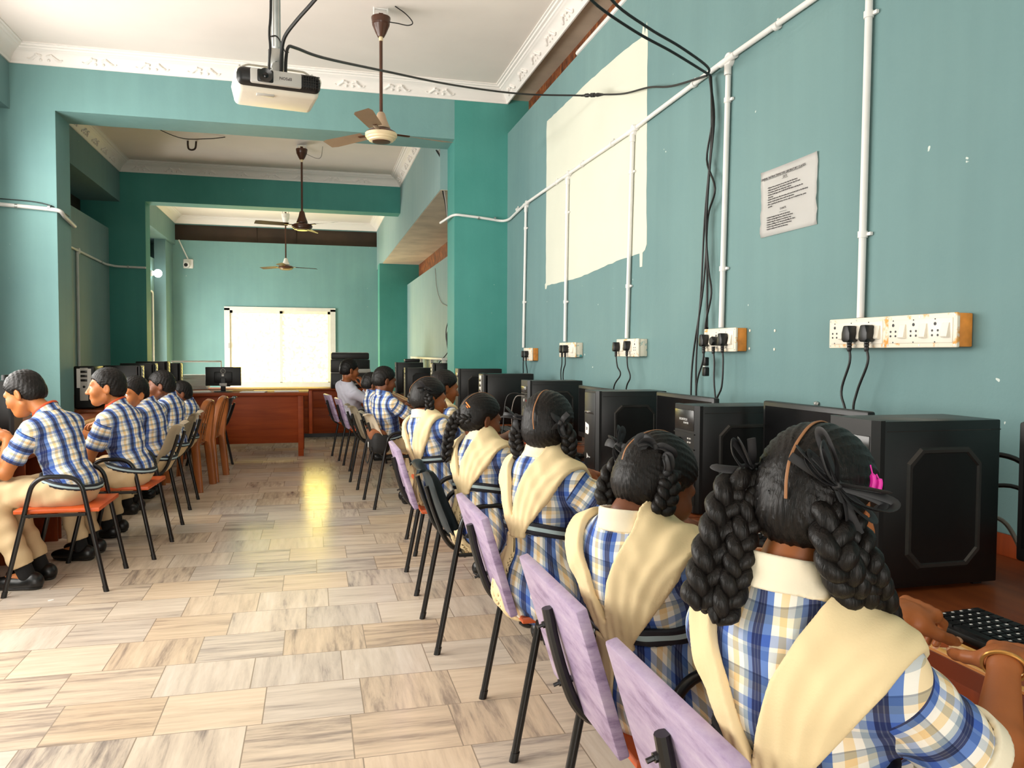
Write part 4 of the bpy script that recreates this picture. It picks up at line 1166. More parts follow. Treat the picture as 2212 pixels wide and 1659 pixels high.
random.seed(11)
for i in range(9):
    z = 0.7385 + i * 0.024
    b = BM(); w_, d_ = random.uniform(0.32, 0.36), random.uniform(0.24, 0.28)
    bx(b, (0, 0, 0), (w_, d_, 0.0225), Matrix.Rotation(random.uniform(-0.12, 0.12), 3, 'Z'), 0.003)
    for v in b.verts: v.co.z += 0.004 * math.sin(v.co.x * 14 + i) * (1 if v.co.z > 0 else 0) * 0.3
    o = obj('paper_bundle', b, M['paper'], None)
    o.location = (-1.68 + random.uniform(-0.02, 0.02), 12.45, z + 0.0115)
    tag(o, ('topmost' if i == 8 else 'lowest' if i == 0 else 'bundle number %s from the bottom' % ['', 'two', 'three', 'four', 'five', 'six', 'seven', 'eight'][i]) + ' of the pile of white papers left of the window', 'papers', 'pile of white paper bundles')
for i, (x, y, rz, w_, d_) in enumerate(((-1.35, 10.45, 0.2, 0.21, 0.297), (-0.72, 10.30, -0.1, 0.297, 0.21), (-0.33, 10.42, 0.05, 0.297, 0.21))):
    b = BM(); bx(b, (0, 0, 0), (w_, d_, 0.012), None, 0.002); o = obj('paper_sheaf', b, M['paper']); o.location = (x, y, 0.797); o.rotation_euler.z = rz
    tag(o, ['white papers on the desk left of the monitor', 'white papers on the desk just right of the monitor', 'white papers at the right end of the desk'][i], 'papers', 'papers lying on the desk')
b = BM(); bx(b, (0, 0, 0), (0.30, 0.16, 0.016), None, 0.006); o = obj('folder', b, M['yellow_ply']); o.location = (-0.90, 10.62, 0.799); tag(o, 'tan folder lying behind the monitor foot on the desk', 'folder')
t = thing('metal_frame_rack', 'thin white metal rail frame standing on the cabinet left of the window', 'rail', (-1.7, 12.75, 0.738))
b = BM(); tube(b, [(-2.06, 12.75, 0.738), (-2.06, 12.75, 1.145), (-1.36, 12.75, 1.145), (-1.36, 12.75, 0.738)], 0.014, 8); loc(obj('frame', b, M['pvc'], t), t)
t = thing('wooden_rack', 'pale wooden rack frame against the pale right wall beyond the pillar', 'rack', (1.64, 11.8, 0.0))
b = BM(); box2(b, (1.60, 10.05, 1.195), (1.70, 13.4, 1.225), 0.003); loc(obj('top_rail', b, M['frame_white'], t), t)
for y in (10.1, 11.2, 12.3, 13.35):
    b = BM(); box2(b, (1.62, y - 0.02, 0), (1.66, y + 0.02, 1.195), 0.002); loc(obj('post', b, M['frame_white'], t), t)
# brown bag on the cream chair
t = thing('school_bag', 'brown and black school bag wedged on the cream chair behind the boy', 'bag', (0.53, 6.72, 0.456))
b = BM(); bx(b, (0, 0, 0.085), (0.15, 0.36, 0.17), None, 0.05, 4)
for v in b.verts: v.co.x += 0.012 * math.sin(v.co.y * 30) ; v.co.z += 0.01 * math.sin(v.co.y * 24 + v.co.x * 40) * (1 if v.co.z > 0.05 else 0)
obj('bag_body', b, M['bag_black'], t)
b = BM(); bx(b, (-0.01, 0.02, 0.15), (0.155, 0.33, 0.09), None, 0.04, 4)
for v in b.verts: v.co.z += 0.012 * math.sin(v.co.y * 34 + v.co.x * 30)
obj('flap', b, M['bag_brown'], t)
b = BM(); bx(b, (-0.085, -0.05, 0.07), (0.012, 0.02, 0.05), None, 0.004); obj('buckle', b, M['steel'], t)
b = BM(); tube(b, catmull([(-0.07, 0.12, 0.10), (-0.10, 0.08, -0.05), (-0.09, 0.0, -0.09), (-0.08, -0.12, -0.02), (-0.07, -0.15, 0.06)], 5), 0.008, 8, flat=0.5); obj('strap', b, M['bag_black'], t)
b = BM(); bx(b, (0, 0, 0), (0.026, 0.014, 0.003), Matrix.Rotation(0.6, 3, 'Z'), 0.001); o = obj('paper_scrap', b, M['paper']); o.location = (-1.33, 4.52, 0.0016); tag(o, 'tiny white paper scrap on the floor below the nearest left chair', 'paper scrap')

# ------------------------------------------------------------------ computers
def tower(label, depth=0.345, h=0.392, w=0.178, style='ridge', sticker=False, group='computer towers along the right wall'):
    """front faces +y, origin at foot centre of the footprint"""
    t = thing('computer_tower', label, 'computer tower', (0, 0, 0), 0, group)
    hy = depth / 2
    b = BM(); box2(b, (-w / 2, -hy, 0.008), (w / 2, hy - 0.022, h), 0.003); obj('case', b, M['black_satin'], t)
    b = BM()
    if style == 'silver':
        box2(b, (-w / 2, hy - 0.05, 0.004), (w / 2, hy, h + 0.003), 0.014, 3)
    else:
        prism(b, [(-w / 2 - 0.001, hy - 0.024), (w / 2 + 0.001, hy - 0.024), (w / 2 + 0.001, hy - 0.012), (w / 2 - 0.016, hy), (-w / 2 + 0.016, hy), (-w / 2 - 0.001, hy - 0.012)], 0.004, h + 0.002)
    obj('front_panel', b, M['black_plastic'], t, smooth=False)
    b = BM(); box2(b, (-w / 2 - 0.001, -hy, h - 0.024), (-w / 2 + 0.001, hy - 0.03, h - 0.022)); obj('panel_seam', b, M['case_trim'], t)
    if style in ('ridge', 'frontech', 'label'):
        for sx in (-1, 1):
            y0, y1, z0, z1, c = -hy + 0.055, hy - 0.085, 0.05, h - 0.062, 0.035
            poly = [(y0, z0 + c), (y0 + c, z0), (y1 - c, z0), (y1, z0 + c), (y1, z1 - c), (y1 - c, z1), (y0 + c, z1), (y0, z1 - c)]
            b = BM()
            ins = []
            for k, (a, q) in enumerate(poly):
                cy_, cz_ = (y0 + y1) / 2, (z0 + z1) / 2
                s1, s2, s3 = 1.0, 1 - 0.020 / ((y1 - y0) / 2), 1 - 0.022 / ((y1 - y0) / 2)
                x = sx * w / 2
                ins.append([(x, a, q), (x + sx * 0.007, cy_ + (a - cy_) * 0.965, cz_ + (q - cz_) * 0.965), (x + sx * 0.007, cy_ + (a - cy_) * 0.90, cz_ + (q - cz_) * 0.915), (x + sx * 0.001, cy_ + (a - cy_) * 0.875, cz_ + (q - cz_) * 0.895)])
            vs = [[b.verts.new(p) for p in row] for row in ins]
            for k in range(8):
                A, B = vs[k], vs[(k + 1) % 8]
                for j in range(3): b.faces.new((A[j], A[j + 1], B[j + 1], B[j]))
            obj('side_ridge', b, M['case_trim'], t, 30)
            b = BM(); prism(b, [((y0 + y1) / 2 + (a - (y0 + y1) / 2) * 0.88, (z0 + z1) / 2 + (q - (z0 + z1) / 2) * 0.90) for (a, q) in poly], sx * w / 2, sx * (w / 2 + 0.002), 'X'); obj('side_window', b, M['black_satin'], t, smooth=False)
    f = hy
    if style == 'frontech':
        b = BM(); box2(b, (-w / 2 + 0.018, f - 0.001, h - 0.085), (w / 2 - 0.018, f + 0.002, h - 0.014), 0.002); obj('brand_panel', b, M['case_trim'], t)
        b = BM(); box2(b, (-w / 2 + 0.012, f - 0.001, h - 0.098), (w / 2 - 0.012, f + 0.003, h - 0.094)); box2(b, (-w / 2 + 0.012, f - 0.001, h - 0.150), (w / 2 - 0.012, f + 0.004, h - 0.146)); obj('front_rail', b, M['black_plastic'], t)
        b = BM()
        for x in (-0.045, -0.03): box2(b, (x - 0.005, f, h - 0.128), (x + 0.005, f + 0.002, h - 0.123)); box2(b, (x - 0.005, f, h - 0.115), (x + 0.005, f + 0.002, h - 0.110))
        obj('usb_port', b, M['silver'], t)
        b = BM(); bx(b, (0.035, f + 0.015, h - 0.118), (0.012, 0.034, 0.010), None, 0.002); obj('usb_plug', b, M['black_plastic'], t)
        b = BM()
        for i in range(7): box2(b, (-w / 2 + 0.010 + i * 0.004, f - 0.001, 0.03), (-w / 2 + 0.012 + i * 0.004, f + 0.0015, h - 0.17))
        obj('vent_slots', b, M['case_trim'], t, smooth=False)
        M4 = Matrix(((-1, 0, 0, 0.035), (0, 0, 1, f + 0.0022), (0, 1, 0, h - 0.052), (0, 0, 0, 1)))
        text_mesh('lettering', [('FRONTECH', 0, 0, 0.0115, 'LEFT'), ('HUNTER', 0.032, -0.011, 0.0095, 'LEFT')], M['white_ink'], t, M4)
    elif style == 'label':
        b = BM(); box2(b, (-w / 2 + 0.018, f - 0.001, 0.018), (w / 2 - 0.018, f + 0.002, h - 0.008), 0.002); obj('front_plate', b, M['black_plastic'], t)
        b = BM(); box2(b, (-0.055, f + 0.001, h - 0.108), (0.06, f + 0.003, h - 0.094), 0.001); obj('port_strip', b, M['case_trim'], t)
        b = BM()
        for x in (0.058, 0.035, 0.025, 0.015): lathe(b, [(0, 0), (0.003, 0), (0.003, 0.0015), (0, 0.0015)], 8, (x, f + 0.003, h - 0.100), 'Y')
        obj('port', b, M['silver'], t)
        b = BM(); prism(b, [(0.057, 0.170), (0.02, 0.166), (0.010, 0.172), (0.008, 0.205), (0.012, 0.213), (0.057, 0.222)], f + 0.001, f + 0.0026, 'Y'); st_ = obj('sticker', b, M['paper'], t, smooth=False)
        M4 = Matrix(((-1, 0, 0, 0.047), (0, 0, 1, f + 0.0030), (0, 1, 0, 0.186), (0, 0, 0, 1)))
        text_mesh('handwritten_number', [('20', 0, 0, 0.02, 'LEFT')], M['ink'], st_, M4)
        b = BM(); prism(b, [(0.035, 0.052), (0.035, 0.078), (0.020, 0.068), (0.020, 0.060)], f + 0.0015, f + 0.0028, 'Y'); prism(b, [(0.0315, 0.058), (0.0315, 0.072), (0.024, 0.066)], f + 0.0027, f + 0.0032, 'Y'); obj('logo_mark', b, M['white_ink'], t, smooth=False)
        M4 = Matrix(((-1, 0, 0, 0.020), (0, 0, 1, f + 0.0025), (0, 1, 0, 0.059), (0, 0, 0, 1)))
        text_mesh('lettering', [('ebster', 0, 0, 0.0125, 'LEFT')], M['white_ink'], t, M4)
    elif style == 'silver':
        b = BM(); box2(b, (-0.035, f - 0.002, 0.08), (0.035, f + 0.004, h - 0.012), 0.006, 3); obj('silver_strip', b, M['silver'], t)
        b = BM()
        for z in (h - 0.06, h - 0.10, h - 0.14): box2(b, (-0.028, f + 0.003, z), (0.028, f + 0.006, z + 0.022), 0.002)
        obj('drive_bay', b, M['case_trim'], t)
        b = BM(); lathe(b, [(0, 0), (0.012, 0), (0.010, 0.004), (0, 0.004)], 14, (0, f + 0.004, h - 0.19), 'Y'); obj('power_button', b, M['black_plastic'], t)
    else:
        b = BM(); box2(b, (-w / 2 + 0.02, f - 0.001, h - 0.075), (w / 2 - 0.02, f + 0.002, h - 0.035), 0.002); obj('drive_bay', b, M['case_trim'], t)
        b = BM(); lathe(b, [(0, 0), (0.010, 0), (0.009, 0.004), (0, 0.004)], 14, (0, f, h - 0.12), 'Y'); obj('power_button', b, M['silver'], t)
        b = BM(); box2(b, (-0.02, f - 0.001, h - 0.165), (0.02, f + 0.0015, h - 0.160)); obj('usb_port', b, M['silver'], t)
    if sticker:
        b = BM(); box2(b, (-0.062, f + 0.001, h - 0.20), (0.062, f + 0.0035, h - 0.02)); obj('sticker', b, M['paper'], t, smooth=False)
    b = BM()
    for sx in (-1, 1):
        for y in (-hy + 0.04, hy - 0.05): box2(b, (sx * (w / 2 - 0.025) - 0.01, y - 0.012, 0), (sx * (w / 2 - 0.025) + 0.01, y + 0.012, 0.009))
    obj('foot', b, M['black_plastic'], t)
    return t
def put(t, x, y, z, rz):
    t.location = (x, y, z); t.rotation_euler.z = rz
    return t
TR, TL = PI / 2, -PI / 2
ZT = 0.7515
put(tower('black computer tower with ridged side, nearest the camera beside the front girl', 0.345, 0.395), 1.408, 1.615, ZT, TR)
put(tower('black computer tower with printed front panel and usb ports, second from camera', 0.345, 0.368, style='frontech'), 1.425, 2.51, ZT, TR)
put(tower('black computer tower with a white sticker reading 20 on its front', 0.345, 0.372, style='label'), 1.425, 3.475, ZT, TR)
put(tower('black computer tower with tiny red mark and looped cable at its front', 0.345, 0.378), 1.425, 4.66, ZT, TR)
put(tower('black computer tower with silver front strip and dusty side on the right', 0.40, 0.385, style='silver'), 1.45, 5.95, ZT, TR)
put(tower('grey sided computer tower closest to the right pillar', 0.40, 0.40), 1.46, 7.05, ZT, TR)
G2_ = 'computer towers beyond the right pillar'
put(tower('black computer tower with white front strip beside the jamb beyond the pillar', 0.36, 0.43, style='silver', group=G2_), 1.43, 8.55, ZT, TR)
put(tower('black computer tower, nearer of the pair left of the wire beyond the pillar', 0.36, 0.36, group=G2_), 1.25, 9.55, ZT, TR)
put(tower('black computer tower, farther and taller of the pair beyond the pillar', 0.36, 0.41, group=G2_), 1.24, 10.55, ZT, TR)
b = BM(); bx(b, (0, 0, 0), (0.20, 0.14, 0.045), None, 0.012, 3); o = obj('router', b, M['black_plastic']); o.location = (1.28, 10.55, ZT + 0.41 + 0.025); tag(o, 'small black box lying on the farther tower beyond the pillar', 'network box')
G3_ = 'computer towers on the left tables'
put(tower('black computer tower at the left picture edge in front of the nearest boy', 0.36, 0.36, group=G3_), -1.96, 5.50, ZT, TL)
put(tower('black computer tower facing the camera with paper strip, just beyond the left pillar', 0.33, 0.40, style='silver', sticker=True, group=G3_), -2.08, 8.30, ZT, PI)
put(tower('black computer tower with white front strip behind the second boy on the left', 0.36, 0.40, style='silver', sticker=True, group=G3_), -1.87, 8.75, ZT, TL)
put(tower('black computer tower behind the third boy on the left', 0.36, 0.41, style='silver', sticker=True, group=G3_), -1.89, 9.60, ZT, TL)
put(tower('black computer tower behind the fourth boy on the left', 0.36, 0.42, style='silver', group=G3_), -1.90, 10.45, ZT, TL)
put(tower('black computer tower with pale side, farthest on the left table', 0.36, 0.39, style='silver', group=G3_), -1.86, 11.15, ZT, TL)

def monitor(label, w=0.50, h=0.30, foot=0.095, group='monitors along the right wall', logo=False):
    t = thing('monitor', label, 'monitor', (0, 0, 0), 0, group)
    b = BM(); box2(b, (-w / 2, -0.026, foot), (w / 2, 0.0, foot + h), 0.006, 2); obj('bezel', b, M['black_plastic'], t)
    b = BM(); box2(b, (-w / 2 + 0.016, 0.0, foot + 0.03), (w / 2 - 0.016, 0.0015, foot + h - 0.016)); obj('screen', b, M['screen'], t, smooth=False)
    b = BM(); box2(b, (-w / 4, -0.052, foot + 0.04), (w / 4, -0.026, foot + h - 0.06), 0.01, 2); obj('back_cover', b, M['black_plastic'], t)
    b = BM(); box2(b, (-0.03, -0.062, 0.012), (0.03, -0.040, foot + 0.10), 0.004); obj('stand_neck', b, M['black_plastic'], t)
    b = BM(); lathe(b, [(0, 0), (0.11, 0), (0.108, 0.008), (0.05, 0.014), (0, 0.014)], 28, (0, -0.04, 0))
    for v in b.verts: v.co.x *= 1.05; v.co.y = -0.04 + (v.co.y + 0.04) * 0.8
    obj('stand_base', b, M['black_plastic'], t)
    if logo:
        b = BM(); c = [(0.028 * math.cos(a * PI / 16), -0.0535, foot + h - 0.05 + 0.028 * math.sin(a * PI / 16)) for a in range(32)]; tube(b, c, 0.0028, 6, closed=True)
        lo_ = obj('logo_ring', b, M['silver'], t)
        M4 = Matrix(((-1, 0, 0, 0), (0, 0, 1, -0.0532), (0, 1, 0, foot + h - 0.055), (0, 0, 0, 1)))
        M4 = Matrix(((1, 0, 0, 0), (0, 0, -1, -0.0535), (0, 1, 0, foot + h - 0.0555), (0, 0, 0, 1)))
        text_mesh('lettering', [('DELL', 0, 0, 0.0175, 'CENTER')], M['silver'], t, M4)
        b = BM(); box2(b, (-0.016, -0.0545, foot + h - 0.115), (0.010, -0.052, foot + h - 0.09)); obj('sticker', b, M['paper'], t, smooth=False)
        for v in t.children[3].data.vertices: pass
        b = BM(); box2(b, (-0.045, -0.064, foot - 0.005), (0.045, -0.03, foot + 0.035), 0.006); obj('hinge_cover', b, M['silver'], t)
    return t
MR = PI / 2
put(monitor('dark monitor edge at the right picture border beyond the front keyboard', 0.50, 0.31, 0.09), 1.52, 1.17, ZT, MR)
put(monitor('black monitor between the ridged tower and the printed front tower', 0.515, 0.31, 0.082), 1.46, 2.095, ZT, MR)
put(monitor('black monitor right of the tower with sticker 20', 0.515, 0.30, 0.08), 1.46, 2.945, ZT, MR)
put(monitor('black monitor left of the tower with sticker 20, mostly hidden', 0.50, 0.29, 0.075), 1.46, 4.00, ZT, MR)
put(monitor('black monitor far along the right wall between silver and red marked towers', 0.50, 0.29, 0.06), 1.50, 5.35, ZT, MR)
put(monitor('black monitor far along the right wall by the tower closest to the pillar', 0.50, 0.29, 0.06), 1.50, 6.50, ZT, MR)
put(monitor('black monitor seen from behind on the wooden desk, logo on its back', 0.425, 0.235, 0.075, None, True), -1.095, 10.52, 0.7915, 0.0)
GLM = 'monitors on the left tables'
put(monitor('black monitor in front of the nearest boy on the left', 0.50, 0.30, 0.08, GLM), -2.05, 5.02, ZT, -MR)
put(monitor('black monitor in front of the second and third boys on the left', 0.50, 0.30, 0.08, GLM), -2.05, 6.35, ZT, -MR)

def keyboard(label, group):
    t = thing('keyboard', label, 'keyboard', (0, 0, 0), 0, group)
    b = BM(); box2(b, (-0.22, -0.072, 0.004), (0.22, 0.072, 0.020), 0.005)
    for v in b.verts: v.co.z += 0.006 * (v.co.y + 0.07) / 0.14
    obj('keyboard_body', b, M['black_plastic'], t)
    k = BM()
    for r_ in range(6):
        y = 0.052 - r_ * 0.0205 - (0.004 if r_ else 0)
        n_ = 19
        for c_ in range(n_):
            if r_ == 5 and 4 <= c_ <= 9: continue
            x = -0.2 + c_ * (0.4 / (n_ - 1))
            bx(k, (x, y, 0.0205 + 0.006 * (y + 0.07) / 0.14), (0.0185, 0.0165, 0.007), None, 0.0)
        if r_ == 5: bx(k, (-0.065, y, 0.0215), (0.125, 0.0165, 0.007))
    ko = obj('keys', k, M['keys'], t, smooth=False); ko['kind'] = 'stuff'
    l = BM()
    random.seed(2)
    for r_ in range(1, 5):
        y = 0.052 - r_ * 0.0205
        for c_ in range(14):
            x = -0.2 + c_ * (0.4 / 18)
            bx(l, (x - 0.003, y + 0.002, 0.0243 + 0.006 * (y + 0.07) / 0.14), (0.004, 0.005, 0.0006))
    lo_ = obj('key_legends', l, M['white_ink'], t, smooth=False); lo_['kind'] = 'stuff'
    return t
GK = 'black keyboards on the right tables'
kb = put(keyboard('black keyboard under the hands of the front girl', GK), 1.262, 1.11, ZT, -MR)
def kdup(x, y, label, rz=-MR, group=GK): return dup(kb, (x, y, ZT), rz, label, group)
kdup(1.285, 1.985, 'black keyboard left of the front girl, used by the girl with folded braids')
kdup(1.28, 2.93, 'black keyboard used by the girl with the striped belt')
kdup(1.28, 4.02, 'black keyboard behind the girl with two ribboned braids')
kdup(1.285, 5.22, 'black keyboard used by the girl with an orange hair clip')
kdup(1.22, 9.02, 'black keyboard on the table beyond the right pillar')
GKL = 'black keyboards on the left tables'
kdup(-1.84, 5.02, 'black keyboard in front of the nearest boy on the left', MR, GKL)
kdup(-1.82, 6.45, 'black keyboard on the left table near the pillar', MR, GKL)
def mouse(label, x, y, rz):
    t = thing('computer_mouse', label, 'mouse', (x, y, ZT), rz, 'black computer mice on the right tables')
    b = BM(); bmesh.ops.create_uvsphere(b, u_segments=20, v_segments=12, radius=1.0, matrix=Matrix.Translation((0, 0, 0.002)) @ Matrix.Diagonal((0.030, 0.052, 0.034, 1)))
    bmesh.ops.bisect_plane(b, geom=b.verts[:] + b.edges[:] + b.faces[:], plane_co=(0, 0, 0.001), plane_no=(0, 0, -1), clear_outer=True)
    bmesh.ops.holes_fill(b, edges=b.edges[:])
    obj('mouse_body', b, M['black_plastic'], t)
    b = BM(); tube(b, [(0, 0.026, 0.028), (0, 0.036, 0.024)], 0.004, 8); obj('scroll_wheel', b, M['case_trim'], t)
    b = BM(); tube(b, catmull([(0, 0.05, 0.01), (0.02, 0.12, 0.005), (0.0, 0.22, 0.005), (0.02, 0.32, 0.006)], 5), 0.0022, 6); obj('mouse_cable', b, M['cable'], t)
mouse('black mouse on the table left of the tower with sticker 20', 1.24, 3.70, -MR)
mouse('black mouse beside the red marked tower on the right', 1.24, 4.47, -MR - 0.2)
# small loose sheets, mouse pad and cables on the right tables
b = BM(); bx(b, (0, 0, 0), (0.20, 0.17, 0.004), None, 0.001); o = obj('mouse_pad', b, pm('blue_mouse_pad', (34, 44, 84), 0.7)); o.location = (1.30, 3.68, ZT + 0.001); tag(o, 'dark blue mouse pad left of the tower with sticker 20', 'mouse pad')
o.location.z = ZT - 0.0005
for i, (x, y, rz, l) in enumerate(((1.40, 3.30, 0.3, 'right of the tower with sticker 20'), (1.30, 4.32, -0.2, 'near the red marked tower'))):
    b = BM(); bx(b, (0, 0, 0), (0.21, 0.15, 0.003), None, 0.0005); o = obj('paper_sheet', b, M['paper']); o.location = (x, y, ZT + 0.0005); o.rotation_euler.z = rz; tag(o, 'white sheet lying on the table ' + l, 'paper', 'loose sheets on the right tables')
cable('black headphone cable looping from the red marked tower front', [(1.25, 4.64, 1.045), (1.17, 4.66, 1.05), (1.14, 4.68, 1.0), (1.125, 4.68, 0.85), (1.10, 4.66, 0.72), (1.09, 4.63, 0.60)], 0.0035)
cable('grey cable drooping from the red marked tower front to the table', [(1.25, 4.645, 1.035), (1.20, 4.66, 1.03), (1.185, 4.70, 0.95), (1.20, 4.75, 0.84), (1.22, 4.78, ZT + 0.004)], 0.003, 'grey_cable')
b = BM(); prism(b, [(4.60, 0.985), (4.615, 0.985), (4.615, 1.015)], 1.250, 1.253, 'X'); tag(obj('red_tag', b, M['red'], smooth=False), 'tiny red triangular sticker on the front of a far black tower', 'sticker')
cable('thin black wire dangling over the table edge below the girl with folded braids', [(1.22, 2.30, ZT + 0.005), (1.14, 2.22, ZT + 0.008), (1.115, 2.18, 0.70), (1.11, 2.12, 0.62), (1.11, 2.06, 0.53)], 0.003)
cable('thin black wire dangling over the table edge below tower with sticker 20', [(1.22, 3.60, ZT + 0.004), (1.135, 3.56, ZT + 0.004), (1.115, 3.54, 0.68), (1.12, 3.55, 0.60)], 0.003)
GRC = 'cables behind the nearest tower'
cable('thick black cable leaving the back of the nearest tower downwards', [(1.605, 1.60, 1.06), (1.66, 1.54, 1.04), (1.70, 1.47, 0.95), (1.71, 1.40, 0.85), (1.72, 1.36, 0.79), (1.74, 1.3, ZT + 0.006)], 0.0065, group=GRC)
cable('black cable looping low behind the nearest tower', [(1.605, 1.62, 0.97), (1.67, 1.56, 0.975), (1.70, 1.50, 0.92), (1.70, 1.49, 0.83), (1.72, 1.52, ZT + .006)], 0.0055, group=GRC)
cable('pale grey cable behind the nearest tower', [(1.605, 1.64, 0.90), (1.65, 1.58, 0.89), (1.67, 1.54, 0.82), (1.68, 1.50, ZT + .006)], 0.0055, 'grey_cable', group=GRC)
random.seed(9)
for i, (x, y, l) in enumerate(((1.33, 6.62, 'by the tower closest to the pillar'), (1.25, 9.15, 'beyond the right pillar'))):
    t = thing('cable_tangle', 'tangle of pale cables on the table ' + l, 'cables', (x, y, ZT))
    for k in range(5):
        pts = [(random.uniform(-0.14, 0.14), random.uniform(-0.22, 0.22), random.uniform(0.006, 0.10 if j % 2 else 0.02)) for j in range(6)]
        b = BM(); tube(b, catmull(pts, 5), 0.005, 6); obj('cable', b, M['grey_cable' if k % 2 else 'cable'], t)
b = BM(); bmesh.ops.create_uvsphere(b, u_segments=16, v_segments=10, radius=0.034, matrix=Matrix.Translation((1.18, 5.60, ZT + 0.034))); tag(obj('webcam', b, M['black_plastic']), 'round black webcam or speaker on the table beside the girl with hair clip', 'speaker')
# ------------------------------------------------------------------ implicit surfaces -> meshes (for the people and their clothes)
def A3(v): return np.array([float(v[0]), float(v[1]), float(v[2])])
def nrm(v):
    v = A3(v); return v / (np.linalg.norm(v) + 1e-12)
def d_cap(P, a, b, ra, rb):
    ba = b - a; L2 = max(1e-12, ba @ ba)
    t = np.clip(((P - a) @ ba) / L2, 0, 1)
    return np.linalg.norm(P - a - t[:, None] * ba, axis=1) - (ra + (rb - ra) * t)
def d_ell(P, c, r, R=None):
    q = P - c
    if R is not None: q = q @ R.T
    k0 = np.linalg.norm(q / r, axis=1); k1 = np.linalg.norm(q / (r * r), axis=1) + 1e-9
    return k0 * (k0 - 1.0) / k1
def d_box(P, c, h, rd, R=None):
    q = P - c
    if R is not None: q = q @ R.T
    q = np.abs(q) - (h - rd)
    return np.linalg.norm(np.maximum(q, 0), axis=1) + np.minimum(q.max(axis=1), 0) - rd
def smin(a, b, k):
    if k <= 1e-6: return np.minimum(a, b)
    h = np.maximum(k - np.abs(a - b), 0) / k
    return np.minimum(a, b) - h * h * k * 0.25
def smax(a, b, k): return -smin(-a, -b, k)

class SD:
    """ordered list of shapes joined by smooth union / subtraction / intersection"""
    def __init__(s): s.ops = []
    def cap(s, a, b, ra, rb=None, k=0.0, op='u'):
        a, b = A3(a), A3(b); rb = ra if rb is None else rb
        s.ops.append((lambda P: d_cap(P, a, b, ra, rb), k, op)); return s
    def ell(s, c, r, R=None, k=0.0, op='u'):
        c, r = A3(c), A3(r)
        s.ops.append((lambda P: d_ell(P, c, r, R), k, op)); return s
    def box(s, c, h, rd=0.005, R=None, k=0.0, op='u'):
        c, h = A3(c), A3(h)
        s.ops.append((lambda P: d_box(P, c, h, rd, R), k, op)); return s
    def fn(s, f, k=0.0, op='u'):
        s.ops.append((f, k, op)); return s
    def __call__(s, P):
        d = None
        for f, k, op in s.ops:
            v = f(P)
            if d is None: d = v
            elif op == 'u': d = smin(d, v, k)
            elif op == 's': d = smax(d, -v, k)
            else: d = smax(d, v, k)
        return d

